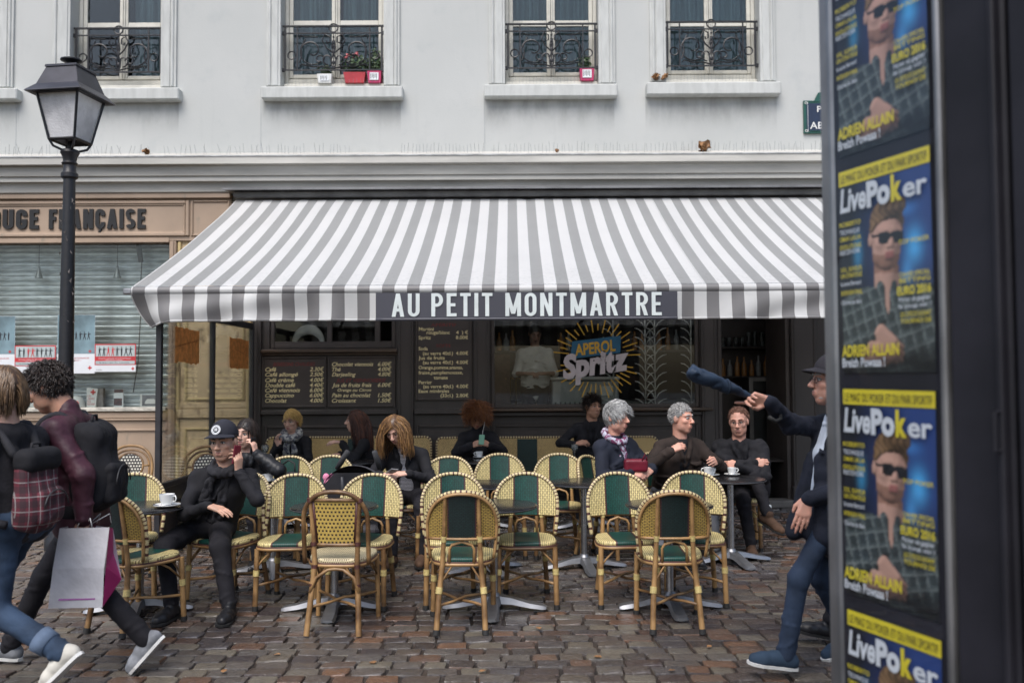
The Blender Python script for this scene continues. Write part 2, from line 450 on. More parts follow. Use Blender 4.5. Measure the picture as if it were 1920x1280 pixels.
def cloth(name, col, var=.25, bump=.3, bs=120, rough=.85):
    M = Mat(name, rough, 0, .3)
    n = M.noise(7, 5); M.color(M.mix(n.sm(.3, .7), sc3(col, 1 - var), sc3(col, 1 + var)))
    M.bump(M.noise(bs, 3) * .35 + M.noise(16, 4), bump, .012)
    return M.m
def skin_mat(name, col):
    M = Mat(name, .5, 0, .4)
    n = M.noise(14, 4); M.color(M.mix(n.sm(.3, .7), sc3(col, .88), tuple(a * b for a, b in zip(col, (1.08, 1.0, .97)))))
    M.b.inputs['Subsurface Weight'].default_value = .12; M.b.inputs['Subsurface Radius'].default_value = (.012, .005, .003)
    M.b.inputs['Subsurface Scale'].default_value = 1.0
    M.bump(M.noise(150, 2), .08, .002); return M.m
def hair_mat(name, col, col2):
    M = Mat(name, .38, 0, .5)
    r = M.isl(); n = M.noise(20, 3)
    M.color(M.mix((r * .7 + n * .3).sm(.2, .85), col, col2)); return M.m

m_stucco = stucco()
m_trim = pm('painted_stone_trim', (.50, .512, .495), .75, .12, 5, .15, 40, sc=(3, 1, .7))
m_cornice = pm('grey_beige_cornice_paint', (.50, .488, .45), .7, .22, 2.2, .15, 30, sc=(.4, 1, 3))
m_cream = pm('cream_window_paint', (.60, .585, .52), .55, .16, 5, .08, 60)
m_iron = pm('black_wrought_iron', (.010, .010, .013), .45, .3, 20, .1, 90)
m_curtain = pm('grey_blue_curtain', (.20, .25, .26), .9, .35, 3, .05, 60, sc=(9, 1, .4))
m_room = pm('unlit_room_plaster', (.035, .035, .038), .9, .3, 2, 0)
m_glass = glassy('window_glass', (.80, .87, .88), .8, .0)
m_shopglass = glassy('shop_glass', (.92, .94, .93), .55, .0)
m_screenglass = glassy('screen_glass', (.93, .95, .93), .7, .008)
m_peach = wood_peel('peach_shop_paint', (.385, .285, .208), (.30, .24, .18), .60)
m_peachdoor = wood_peel('ochre_peeling_door_paint', (.62, .47, .28), (.26, .18, .10), .54)
m_peachtrim = wood_peel('ochre_moulding_paint', (.56, .43, .21), (.18, .12, .06), .52)
m_letters = pm('black_sign_letters', (.007, .007, .008), .5, .2, 10, 0)
m_shutter = pm('galvanised_shutter', (.58, .635, .66), .38, .5, 2.5, .1, 20, metal=.35, sc=(1.2, 1, 5), rv=.2)
m_brown = pm('dark_brown_cafe_paint', (.044, .036, .034), .42, .25, 4, .12, 35, sc=(1, 1, .3))
m_brown2 = pm('dark_brown_panel_paint', (.056, .045, .041), .5, .25, 4, .1, 35)
m_sillwood = pm('worn_brown_sill', (.075, .05, .036), .3, .4, 4, .12, 30, sc=(.4, 2, 2))
m_menu = pm('brown_menu_board', (.052, .041, .038), .5, .2, 4, .08, 40)
m_menutxt = pm('cream_menu_paint', (.95, .82, .46), .6, .15, 20, 0)
m_menured = pm('faded_red_menu_paint', (.20, .03, .03), .6, .3, 20, 0)
m_white = pm('white_paint', (.72, .72, .70), .5, .12, 6, .05, 50)
m_paper = pm('white_paper', (.72, .74, .76), .7, .08, 4, .03, 20)
m_red = pm('red_print', (.52, .035, .04), .6, .15, 8, 0)
m_bluegrey = pm('blue_grey_print', (.20, .30, .34), .6, .55, 2.2, 0)
m_blackprint = pm('black_print', (.02, .02, .025), .6, .2, 10, 0)
m_black = pm('black_metal', (.022, .021, .025), .45, .3, 8, .1, 60)
m_darkgrey = pm('dark_grey_metal', (.05, .05, .055), .4, .3, 8, .08, 60, metal=.3)
m_chrome = pm('brushed_aluminium', (.46, .46, .47), .26, .12, 6, .05, 60, metal=.95, rv=.14)
m_castalu = pm('cast_aluminium', (.30, .305, .32), .42, .2, 9, .08, 50, metal=.85, rv=.2)
m_tabletop = pm('black_table_laminate', (.018, .017, .018), .22, .3, 12, .04, 30, rv=.16)
m_awn_w = fabric_mat('white_awning_canvas', (.90, .90, .89), (.80, .805, .80), .40, marks_and_dirt=True)
m_awn_g = fabric_mat('sheen_grey_awning_canvas', (.47, .475, .47), (.38, .385, .38), .45, marks_and_dirt=True)  # wet sheen of the canopy top painted in as a paler grey
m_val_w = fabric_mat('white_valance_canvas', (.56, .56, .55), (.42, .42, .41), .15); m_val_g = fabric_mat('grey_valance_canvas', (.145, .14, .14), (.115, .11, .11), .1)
m_navy = fabric_mat('navy_banner_canvas', (.028, .028, .042), (.022, .022, .032), .0, .7)
m_bannertxt = pm('white_banner_print', (.62, .67, .66), .65, .12, 5, .05, 80)
m_cobble = cobble_mat(); m_mortar = mortar_mat()
m_rattan = rattan_mat()
m_maroon = pm('maroon_cane_binding', (.085, .03, .026), .45, .3, 30, .1, 80)
PALE = (.74, .62, .29); GREEN = (.005, .062, .048)
m_pale = pm('pale_cane_wrap', (.60, .48, .20), .45, .3, 60, .2, 150)
m_palelt = pm('cream_edge_braid', (.60, .50, .27), .45, .3, 60, .2, 150)
m_weave = weave_mat('woven_back_front_face', PALE, (.07, .045, .02), GREEN, True)
m_weaveb = weave_mat('woven_back_rear_face', (.48, .33, .085), (.035, .022, .014), (.007, .022, .022), True, back=True)
m_weaves = weave_mat('woven_seat', PALE, (.10, .06, .03), GREEN, True, 'xy')
m_bench = weave_mat('woven_bench', (.78, .57, .26), (.13, .08, .03), GREEN, False)
m_benchg = weave_mat('woven_bench_band', (.012, .04, .04), (.008, .02, .02), GREEN, False)
m_check = checker_weave('yellow_checker_weave', (.58, .41, .105), (.03, .018, .012), .0245, .0245, .52)
m_checks = checker_weave('cream_striped_seat_weave', (.62, .54, .34), (.10, .05, .03), .014, .014, .45)
m_medal = checker_weave('black_and_white_medallion_weave', (.025, .02, .02), (.70, .68, .60), .030, .030, .62)
m_china = pm('white_china', (.78, .79, .78), .18, .06, 6, 0, spec=.6)
m_rubber = pm('black_rubber', (.02, .02, .02), .7, .2, 20, .1, 60)
m_leaf = pm('plant_leaf', (.055, .10, .035), .5, .5, 12, .1, 50)
m_flower = pm('pink_petal', (.62, .16, .17), .6, .3, 20, 0)
m_deadleaf = pm('dry_brown_leaf', (.26, .13, .05), .7, .5, 25, .3, 60)
m_plast = pm('red_plastic', (.42, .03, .04), .4, .2, 10, .05, 40)
m_pink = pm('magenta_plastic', (.48, .03, .12), .4, .2, 10, .05, 40)
# ================================================================== THE GROUND
YF = 10.95                                            # the facade plane
def make_ground():
    m = MB(); n = 24
    m.add([(-70, -60, -.014), (70, -60, -.014), (70, 80, -.014), (-70, 80, -.014)], [(0, 1, 2, 3)])
    g = m.build('ground', m_mortar); tag(g, kind='structure')
    rng = random.Random(5)
    cells = []
    y = 2.6; row = 0
    while y < YF - .06:
        dy = .120 * rng.uniform(.92, 1.08); x = -9.0 + rng.uniform(0, .2)
        while x < 9.0:
            dx = rng.uniform(.135, .225); cells.append((x + dx / 2, y + dy / 2, dx, dy)); x += dx
        y += dy; row += 1
    def stone(dx, dy, rg):
        a, b = dx / 2 - .004 - rg.uniform(0, .003), dy / 2 - .0018 - rg.uniform(0, .0025)
        base = []
        for (sx, sy) in ((-1, -1), (-.35, -1), (.35, -1), (1, -1), (1, .1), (1, 1), (.35, 1), (-.35, 1), (-1, 1), (-1, -.1)):
            k = rg.uniform(.90, .975) if abs(sx) == 1 and abs(sy) == 1 else 1.0
            base.append((sx * a * k + rg.uniform(-.006, .006), sy * b * k + rg.uniform(-.0025, .0025)))
        N = len(base); vs = []; tx, ty = rg.uniform(-.035, .035), rg.uniform(-.05, .05); top = rg.uniform(-.005, .004)
        for sc_, zz in ((1.0, -.04), (1.0, -.006), (.965, -.001), (.72, .0008)):
            for (px, py) in base:
                vs.append((px * sc_, py * sc_, zz + (top + px * tx + py * ty if zz > -.03 else 0) + (rg.uniform(-.0018, .0018) if sc_ < .95 else 0)))
        vs.append((0, 0, .003 + top))
        fs = []
        for r_ in range(3):
            for k in range(N): fs.append((r_ * N + k, r_ * N + (k + 1) % N, (r_ + 1) * N + (k + 1) % N, (r_ + 1) * N + k))
        for k in range(N): fs.append((3 * N + k, 3 * N + (k + 1) % N, 4 * N))
        return vs, fs
    # the 300 that show largest: in front, inside the frame
    def score(c):
        v = CROT.transposed() @ (Vector((c[0], c[1], 0)) - CAMLOC)
        if v.z > -.1: return -1
        px, py = 960 + F * v.x / -v.z, 640 - F * v.y / -v.z
        if px < 60 or px > 1560 or py > 1290: return -1
        if px < 300 and py < 1160: return -1
        return py
    order = sorted(range(len(cells)), key=lambda i: -score(cells[i])); near = set(order[:300])
    variants = []
    for k in range(14):
        vs, fs = stone(.18, .12, rng); me = bpy.data.meshes.new('cobble'); me.from_pydata(vs, [], fs); me.materials.append(m_cobble)
        me.polygons.foreach_set('use_smooth', [True] * len(fs)); sharp(me, 55); variants.append(me)
    V = []; Fc = []
    for i, (x, y, dx, dy) in enumerate(cells):
        if i in near:
            o = link('cobble', variants[rng.randrange(14)], g); o.location = (x, y, 0); o.scale = (dx / .18, dy / .12, 1)
            if rng.random() < .5: o.rotation_euler.z = math.pi
        else:
            vs, fs = stone(dx, dy, rng); b = len(V)
            V += [(x + p[0], y + p[1], p[2]) for p in vs]; Fc += [tuple(q + b for q in f) for f in fs]
    me = bpy.data.meshes.new('cobbles'); me.from_pydata(V, [], Fc); me.materials.append(m_cobble)
    me.polygons.foreach_set('use_smooth', [True] * len(Fc)); sharp(me, 55)
    tag(link('cobbles', me, g), kind='stuff')
    for i, (px, py) in enumerate(((700, 1245), (905, 1262), (1120, 1235), (520, 1230), (1330, 1215), (1010, 1180), (420, 1262), (1260, 1260))):
        p = on(px, py); q = MB(); rr = random.Random(i); a0 = rr.uniform(0, 6)
        q.add([(p.x + math.cos(a0 + t) * rr.uniform(.012, .03), p.y + math.sin(a0 + t) * rr.uniform(.012, .03), .012 + rr.uniform(0, .008)) for t in (0, 1.2, 2.5, 3.8, 5.1)], [(0, 1, 2, 3, 4)])
        o = q.build('fallen_leaf', m_deadleaf); names = ('in front of the chair with checkered back', 'near the middle front table', 'before the third table foot', 'near the seated man in black', 'near the front right chair', 'behind the front middle chair', 'in front of the man on the phone', 'at the bottom near the newsstand')
        tag(o, 'small dry leaf scrap on the wet cobbles ' + names[i], 'leaf', 'leaf scraps on the cobbles')
make_ground()

# ================================================================== UPPER BUILDING
bld = thing('apartment_building', (0, YF, 0), 'pale stuccoed apartment building with cream windows above the cafe', 'building')
WIN = [(-177, -3, -205, 27, -215, 32, 166, 187), (133, 303, 99, 332, 92, 335, 165, 187), (527, 720, 500, 750, 489, 755, 162, 184),
       (947, 1122, 917, 1153, 908, 1158, 158, 181), (1248, 1424, 1218, 1453, 1213, 1465, 154, 177), (1668, 1850, 1640, 1880, 1630, 1890, 151, 174)]
ZT = 7.35; ZW = 9.2
def rect(p0, p1, q0, q1, Y):
    pc = (p0 + p1) / 2
    return fx(p0, Y, (q0 + q1) / 2), fx(p1, Y, (q0 + q1) / 2), fz(q1, Y, pc), fz(q0, Y, pc)
ZC = fz(288, YF)
m = MB(); xs = [-15.0]; opens = []
for wd in WIN:
    x0, x1 = fx(wd[0], YF, 100), fx(wd[1], YF, 100); zs = fz(wd[6], YF, (wd[0] + wd[1]) / 2); opens.append((x0, x1, zs))
prev = -15.0
for (x0, x1, zs) in opens:
    m.box(prev, x0, YF, YF + .42, ZC - .9, ZW); m.box(x0, x1, YF, YF + .42, ZC - .9, zs - .02); m.box(x0, x1, YF, YF + .42, ZT, ZW); prev = x1
m.box(prev, 13.0, YF, YF + .42, ZC - .9, ZW)
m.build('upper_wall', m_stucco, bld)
# cornice: stepped mouldings under the stucco
pr = [(0, 284), (.30, 287.5), (.325, 289.5), (.325, 304), (.30, 306.5), (.265, 308), (.235, 326), (.21, 328), (.21, 336.5), (.17, 338.5), (.15, 344), (.13, 356.5), (.09, 360), (.0, 361)]
m = MB(); m.profile([(YF - d, fz(q, YF - d)) for d, q in pr] + [(YF + .05, fz(361, YF)), (YF + .05, fz(284, YF))], -15, 13)
m.build('cornice', m_cornice, bld)
m = MB(); Yc = YF - .33
m.profile([(Yc + .30, fz(286.5, Yc)), (Yc - .004, fz(288.3, Yc)), (Yc - .004, fz(290.5, Yc)), (Yc + .30, fz(288.6, Yc))], -15, 13)
m.build('cornice_flashing', pm('zinc_flashing', (.42, .43, .43), .5, .4, 6, .1, 30), bld)
# hairline cracks below the sills
m = MB()
for px, q0, q1 in ((31, 190, 288), (489.5, 186, 286), (908.5, 183, 285)):
    x = fx(px, YF, q0); m.box(x - .003, x + .003, YF - .0022, YF + .01, fz(q1, YF, px), fz(q0, YF, px))
m.build('render_joint', pm('grey_joint', (.36, .38, .39), .9, .1, 5, 0), bld)
# bird spikes along the ledge
m = MB(); rg = random.Random(3)
for px in range(-60, 1545, 7):
    if rg.random() < (.28 if px < 700 else .06) or (660 < px < 750): continue
    Y = YF - rg.uniform(.06, .26); x = fx(px + rg.uniform(-1.5, 1.5), Y, 288); z0 = fz(288, Y)
    h = rg.uniform(.10, .14); dx = rg.uniform(-.025, .025) * (2 if px < 500 else .6)
    m.tube([(x, Y, z0), (x + dx, Y - rg.uniform(-.02, .04), z0 + h)], .0022, 3, caps=False)
tag(m.build('bird_spikes', pm('thin_steel_wire', (.30, .31, .31), .4, .2, 5, 0, metal=.6), bld), kind='stuff')

def spiral(cx, cz, r0, r1, a0, a1, n=18):
    return [(cx + (r0 + (r1 - r0) * i / n) * math.cos(a0 + (a1 - a0) * i / n), cz + (r0 + (r1 - r0) * i / n) * math.sin(a0 + (a1 - a0) * i / n)) for i in range(n + 1)]
def railing(x0, x1, z0, z1, Y, parent):
    m = MB(); W = x1 - x0; H = z1 - z0; cx = (x0 + x1) / 2; r = .0098
    m.box(x0 - .03, x1 + .03, Y - .014, Y + .014, z1 - .012, z1 + .006)
    za = z1 - .16 * H; zb = z0 + .04 * H
    m.box(x0 - .03, x1 + .03, Y - .008, Y + .008, za - .007, za + .007); m.box(x0 - .03, x1 + .03, Y - .008, Y + .008, zb - .008, zb + .008)
    for s in (-1, 1):
        xe = cx + s * W / 2
        m.box(xe - .012 - (.0 if s < 0 else .0), xe + .012, Y - .009, Y + .009, zb, z1)
        xi = cx + s * (W / 2 - .155); m.box(xi - .008, xi + .008, Y - .0085, Y + .0085, zb, z1)
        m.tube([(xe - s * .085 + .05 * math.cos(a), Y, zb + .40 * (za - zb) + .05 * math.sin(a)) for a in [k * math.pi / 8 for k in range(16)]], r * .9, 5, closed=True)
        L = W / 2 - .17; h = za - zb; z_ = zb
        def T(pts): m.tube([(cx + s * u, Y, z_ + v) for u, v in pts], r, 5)
        T(spiral(.62 * L, .52 * h, .40 * h, .09 * h, -2.3, 5.2, 26))          # big C scroll
        T([(.02 * L, .46 * h), (.20 * L, .60 * h), (.33 * L, .80 * h), (.25 * L, .97 * h), (.1 * L, .90 * h), (.10 * L, .76 * h), (.19 * L, .73 * h), (.2 * L, .80 * h)])
        T(spiral(.155 * L, .30 * h, .17 * h, .05 * h, -1.6, 3.3, 14)); T(spiral(.40 * L, .28 * h, .14 * h, .04 * h, 3.0, -2.2, 14))
        T([(.0, .04 * h), (.3 * L, .10 * h), (.6 * L, .09 * h), (.9 * L, .16 * h), (.97 * L, .10 * h)])
        T([(.45 * L, .90 * h), (.8 * L, .90 * h), (.95 * L, .95 * h), (.97 * L, .85 * h)]); T([(L * .98, .2 * h), (.90 * L, .40 * h), (.93 * L, .62 * h), (.80 * L, .84 * h)])
        T([(.0, .02 * h), (.06 * L, .14 * h), (.07 * L, .28 * h), (.0, .46 * h), (.045 * L, .62 * h), (.02 * L, .8 * h)])
    m.tube([(cx + .055 * math.cos(a), Y, za + .068 + .052 * math.sin(a)) for a in [k * math.pi / 8 for k in range(16)]], r, 5, closed=True)
    for q, sz in ((.5, .022), (.64, .014), (.74, .016), (.9, .013), (.2, .02)): m.ell((cx, Y, zb + q * (za - zb)), (sz, .012, sz * 1.5), 8)
    m.tube([(cx, Y, zb), (cx, Y, za)], .006, 5)
    for zz in (za, zb):
        for s in (-1, 1): m.box(cx + s * (W / 2 + .0), cx + s * (W / 2 + .05), Y - .014, Y + .014, zz - .022, zz + .022)
    return m.build('railing', m_iron, parent)
for k, wd in enumerate(WIN):
    x0, x1, zs = opens[k]; pc = (wd[0] + wd[1]) / 2
    wn = bpy.data.objects.new('window', None); COL.objects.link(wn); wn.parent = bld
    # surround with a double fillet, sill
    sl_, sr = fx(wd[2], YF, 100), fx(wd[3], YF, 100)
    for (a, b) in ((sl_, x0), (x1, sr)):
        m = MB()
        w_ = b - a; o0 = 1 if a == sl_ else -1
        e = a if o0 == 1 else b
        m.box(a, b, YF - .03, YF - .0, zs, ZT + .2, .004)
        m.box(e + o0 * .03, e + o0 * .062, YF - .048, YF - .02, zs, ZT + .2, .008); m.box(e + o0 * .075, e + o0 * (w_ - .03), YF - .041, YF - .02, zs, ZT + .2, .006)
        m.build('surround', m_trim, wn)
    m = MB(); m.box(fx(wd[4], YF - .12, 170), fx(wd[5], YF - .12, 170), YF - .13, YF + .2, fz(wd[7], YF - .12, pc), fz(wd[6], YF - .12, pc), .012); m.build('sill', m_trim, wn)
    # frame and casements set back in the opening
    Yw = YF + .20; m = MB(); f = .045
    zb = zs + .012
    m.box(x0 + .004, x1 - .004, Yw - .10, Yw + .02, zb, zb + .055, .006); m.box(x0 + .004, x1 - .004, Yw - .02, Yw + .05, zb + .056, zb + .10, .004)
    m.frame(x0 + .003, x1 - .003, zb + .10, ZT - .003, f, Yw - .01, Yw + .06, .004); m.build('frame', m_cream, wn)
    cx = (x0 + x1) / 2; zr = fz(44 if k > 1 else 48, Yw, pc)
    for s in (-1, 1):
        a, b = (x0 + f + .006, cx - .003) if s < 0 else (cx + .003, x1 - f - .006)
        m = MB(); m.frame(a, b, zb + .16, ZT - .06, .05, Yw + .005, Yw + .05, .006); m.box(a + .052, b - .052, Yw + .008, Yw + .047, zr - .038, zr + .038, .005)
        m.box(a if s > 0 else b - .022, a + .022 if s > 0 else b, Yw - .014, Yw + .004, zb + .16, ZT - .06, .006)
        m.build('casement', m_cream, wn)
        for (z0, z1) in ((zb + .21, zr - .038), (zr + .038, ZT - .11)):
            m = MB(); m.box(a + .0505, b - .0505, Yw + .024, Yw + .029, z0, z1); m.build('pane', m_glass, wn)
    # curtains: gathered cloth
    for s in (-1, 1):
        if (k, s) == (1, -1): continue
        m = MB(); nx = 50; L = (x1 - x0) * (.46 if k > 2 else .40); a = x0 + .02 if s < 0 else x1 - .02 - L
        if k == 2: a = x0 + .02 if s < 0 else cx + .06; L = (cx - x0) * .86
        vs = []; ph = random.uniform(0, 6)
        for i in range(nx + 1):
            u = i / nx; yy = Yw + .17 + .035 * math.sin(u * 26 + ph + .8 * math.sin(u * 9)) + .02 * math.sin(u * 11 + ph)
            vs += [(a + u * L, yy, zb), (a + u * L, yy, ZT)]
        m.add(vs, [(2 * i, 2 * i + 2, 2 * i + 3, 2 * i + 1) for i in range(nx)]); m.build('curtain', m_curtain, wn, True)
    zr1 = fz((54, 53, 49, 45, 41, 38)[k], YF + .06, pc); zr0 = fz((140, 139, 135, 131, 127, 124)[k], YF + .06, pc)
    railing(x0 + .035, x1 - .035, zr0, zr1, YF + .06, wn)
    m = MB(); m.box(x0 - .3, x1 + .3, YF + 2.2, YF + 2.25, zs - .3, ZT + .2); m.box(x0 - .35, x0 - .3, YF + .42, YF + 2.25, zs - .3, ZT + .2); m.box(x1 + .3, x1 + .35, YF + .42, YF + 2.25, zs - .3, ZT + .2)
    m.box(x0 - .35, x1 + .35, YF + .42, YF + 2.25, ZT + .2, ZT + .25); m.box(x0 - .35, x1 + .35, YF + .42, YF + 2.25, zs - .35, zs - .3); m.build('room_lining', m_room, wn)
    # spikes on the sill
    if k in (2, 3, 4):
        m = MB()
        for i in range(26):
            x = x0 + .05 + (x1 - x0 - .1) * i / 25; Y = YF - .03; m.tube([(x, Y, zs), (x + rg.uniform(-.012, .012), Y - .01, zs + rg.uniform(.07, .10))], .0016, 3, caps=False)
        tag(m.build('bird_spikes', bpy.data.materials['thin_steel_wire'], wn), kind='stuff')
# backs of the shops, so that the building is a solid volume
m = MB(); m.box(-15, 13, YF + .42, YF + .47, ZC - .9, ZC + .2); m.box(-15, 13, YF + 6, YF + 6.1, 0, ZW); m.box(-15, -14.9, YF, YF + 6, 0, ZW); m.box(12.9, 13, YF, YF + 6, 0, ZW); m.box(-15, 13, YF, YF + 6, ZW, ZW + .1)
m.box(-14.9, 12.9, YF + .421, YF + 6, 3.62, 3.7); m.build('rear_walls', m_room, bld)

# ================================================================== LEFT SHOP FRONT (peach, shuttered)
shop = thing('shop_front', (fx(100, YF), YF, 0), 'peach painted wooden shop front with black sign letters and lowered metal shutter', 'shop front')
Yp = YF - .06
X0s = -13.0
def zz(py, Y=Yp, px=160): return fz(py, Y, px)
def xx(px, Y=Yp, py=600): return fx(px, Y, py)
m = MB()
m.box(X0s, xx(432), Yp, YF + .1, zz(452), zz(366)); m.build('fascia', m_peach, shop)
m = MB(); m.box(X0s, xx(432), Yp - .05, Yp - .001, zz(374), zz(364), .008); m.build('fascia_moulding', m_peach, shop)
m = MB(); m.frame(xx(-620), xx(354), zz(444), zz(377), .045, Yp - .028, Yp + .01, .01); m.frame(xx(-612), xx(346), zz(438), zz(383.5), .02, Yp - .016, Yp + .01, .006)
m.build('sign_frame', m_peach, shop)
m = MB(); m.frame(xx(357), xx(430), zz(444), zz(377), .025, Yp - .02, Yp + .01, .008); m.build('panel_moulding', m_peach, shop)
m = MB()
for body, a, b in (('CROIX', -176, -62), ('ROUGE', -44, 74), ('FRANÇAISE', 93, 274)):
    block_letters(body, xx(a, Yp, 410), xx(b, Yp, 410), zz(429.5), zz(392.5) - zz(429.5), Yp - .022, .56, .235, .12, .02, m_letters, shop)
# window frame, sill, stall riser
m = MB(); m.box(X0s, xx(316), Yp - .012, YF + .12, zz(455.5), zz(446.5), .006); m.box(xx(316), xx(329), Yp - .005, YF + .2, 0, zz(453), .01); m.box(xx(321), xx(325), Yp - .022, Yp - .004, 0, zz(453), .005)
m.build('window_frame', m_peach, shop)
m = MB(); m.box(X0s, xx(315), Yp - .05, YF + .34, zz(771), zz(764), .006); m.build('sill', pm('white_peeling_sill', (.58, .55, .48), .7, .45, 9, .2, 40, sc=(1, 3, 3)), shop)
m = MB(); m.box(X0s, xx(315.5), Yp, YF + .05, 0, zz(771.3)); m.box(X0s, xx(315), Yp - .022, Yp - .001, zz(784), zz(773), .006); m.box(X0s, xx(315), Yp - .03, Yp - .001, zz(788), zz(785), .004)
m.box(X0s, xx(315), Yp - .02, Yp - .001, zz(808), zz(804), .004); m.box(X0s, xx(315), Yp - .015, Yp - .001, 0, .22, .006); m.build('stall_riser', m_peach, shop)
zt, zbm = zz(455), zz(764)
Ys = YF + .26; pitch = .1245; z = zbm - .02; i = 0
prof = [(0, 0), (-.004, .006), (-.016, .014), (-.02, .04), (-.012, .052), (-.012, .066), (-.022, .076), (-.024, .104), (-.012, .114), (-.004, .118), (0, .1235)]
mm = MB(); mm.profile([(y_, z_) for y_, z_ in prof] + [(.004, .1235), (.004, 0)], X0s, xx(318)); sd = mm.data('slat', m_shutter, True, None); sharp(sd, 40)
while z < zt + .1:
    o = link('slat', sd, shop); o.location = Vector((0, Ys, z)) - shop.location; z += pitch
m = MB(); m.box(X0s, xx(316), YF + .03, YF + .036, zbm, zt); m.build('pane', m_shopglass, shop)
m = MB(); m.box(X0s, xx(318), Ys + .05, Ys + .08, 0, 3.3); m.build('shop_back', m_room, shop)
# door between shop and cafe
Yd = YF - .02
m = MB(); m.box(xx(330.5), xx(471), Yd, YF + .1, 0, zz(452.5)); m.build('door_leaf', m_peachdoor, shop)
m = MB(); m.frame(xx(346), xx(459), zz(752), zz(458), .035, Yd - .022, Yd + .005, .01); m.build('door_moulding', m_peachtrim, shop)
m = MB(); m.frame(xx(346), xx(460), zz(935), zz(803), .032, Yd - .02, Yd + .005, .01); m.build('door_moulding', m_peachtrim, shop)
m = MB(); m.box(xx(335), xx(468), Yd - .028, Yd + .001, zz(785), zz(768), .008); m.box(xx(335), xx(468), Yd - .018, Yd + .001, zz(767), zz(757), .005); m.build('lock_rail', m_peachdoor, shop)
m = MB(); m.box(xx(331), xx(337), Yd - .03, Yd + .001, 0, zz(454), .006); m.box(xx(463), xx(470), Yd - .03, Yd + .001, 0, zz(454), .006); m.build('door_stile', m_peachtrim, shop)

# ================================================================== CAFE FRONT
cafe = thing('cafe_front', (fx(900, YF), YF, 0), 'dark brown wooden cafe front with painted menu boards and a wide window', 'cafe front')
def cz(py, Y=YF, px=960): return fz(py, Y, px)
def cx_(px, Y=YF, py=700): return fx(px, Y, py)
XR = 7.5; zTop = cz(366)
m = MB()
for a, b, q0, q1 in ((471, 505, 366, 960), (505, 742, 651, 960), (742, 920, 366, 960), (920, 1312, 768, 960), (1312, 1346, 366, 960), (1482, 2100, 366, 960), (505, 742, 366, 470), (920, 1312, 366, 470), (1346, 1482, 366, 470)):
    z1 = zTop if q0 == 366 else cz(q0); z0 = 0 if q1 == 960 else cz(q1)
    m.box(cx_(a), cx_(b), YF, YF + .16, z0, z1)
m.build('timber_wall', m_brown, cafe)
for a, b in ((484, 491), (746, 776), (889, 918), (1314, 1344), (1483, 1530)):      # pilasters
    m = MB(); x0, x1 = cx_(a), cx_(b)
    m.box(x0, x1, YF - .05, YF + .01, .0, zTop, .008); m.box(x0 - .015, x1 + .015, YF - .07, YF + .01, 0, .25, .008)
    if x1 - x0 > .1:
        m.frame(x0 + .025, x1 - .025, .32, 3.2, .016, YF - .062, YF - .045, .004)
    m.build('pilaster', m_brown, cafe)
m = MB(); m.box(cx_(491), cx_(745.5), YF - .075, YF + .005, cz(660), cz(653), .012); m.box(cx_(491), cx_(745.5), YF - .05, YF + .005, cz(664), cz(660.4), .008); m.build('transom_rail', m_sillwood, cafe)
m = MB(); m.box(cx_(491), cx_(745.5), YF - .07, YF + .005, cz(776), cz(766), .015); m.box(cx_(777), cx_(888), YF - .075, YF + .005, cz(776), cz(765), .015); m.build('dado_rail', m_brown, cafe)
m = MB(); m.box(cx_(900), cx_(1332), YF - .14, YF + .2, cz(771), cz(765), .012); m.build('window_sill', m_sillwood, cafe)
m = MB(); m.box(cx_(919), cx_(1313), YF - .08, YF + .005, cz(780), cz(771.5), .012); m.build('sill_moulding', m_brown, cafe)
for a, b in ((497, 742), (780, 886), (924, 1110), (1118, 1308)):                    # raised lower panels
    m = MB(); x0, x1 = cx_(a), cx_(b); z0, z1 = .14, cz(795); m.frame(x0, x1, z0, z1, .035, YF - .024, YF + .005, .008); m.box(x0 + .07, x1 - .07, YF - .012, YF + .004, z0 + .07, z1 - .07, .006); m.build('lower_panel', m_brown2, cafe)
m = MB(); m.box(cx_(471), cx_(1346), YF - .03, YF + .004, 0, .10, .006); m.build('skirting', m_brown, cafe)
# sliding panes top left
Yw = YF + .04; m = MB(); m.frame(cx_(505.5), cx_(741.5), cz(650.5), cz(472), .05, Yw - .02, Yw + .06, .006); m.box(cx_(612), cx_(621), Yw - .012, Yw + .05, cz(648), cz(480), .004); m.box(cx_(702), cx_(712), Yw - .008, Yw + .04, cz(648), cz(480), .004)
m.box(cx_(512), cx_(735), Yw - .006, Yw + .045, cz(643.5), cz(638), .003); m.build('sliding_window_frame', m_brown2, cafe)
for a, b in ((513, 612), (621, 702)):
    m = MB(); m.box(cx_(a), cx_(b), Yw + .012, Yw + .018, cz(638), cz(480)); m.build('pane', m_shopglass, cafe)
# wide window
m = MB(); m.frame(cx_(920.5), cx_(1311.5), cz(765), cz(472), .045, YF + .02, YF + .10, .006); m.build('window_frame', m_brown2, cafe)
m = MB(); m.box(cx_(926), cx_(1306), YF + .05, YF + .056, cz(763), cz(476)); wpane = m.build('pane', m_shopglass, cafe)
# door recess with its half open glazed leaf
m = MB(); m.frame(cx_(1346.5), cx_(1481.5), 0.005, cz(472), .05, YF + .01, YF + .12, .006); m.build('door_frame', m_brown2, cafe)
m = MB(); m.box(cx_(1475), cx_(1481), YF + .121, YF + .9, .02, cz(520), .004); m.build('open_door', m_brown2, cafe)
m = MB(); m.box(cx_(1346), cx_(1482), YF - .16, YF + .1, 0.0, .09, .012); m.build('threshold', pm('worn_stone_step', (.13, .12, .11), .6, .3, 8, .2, 40), cafe)
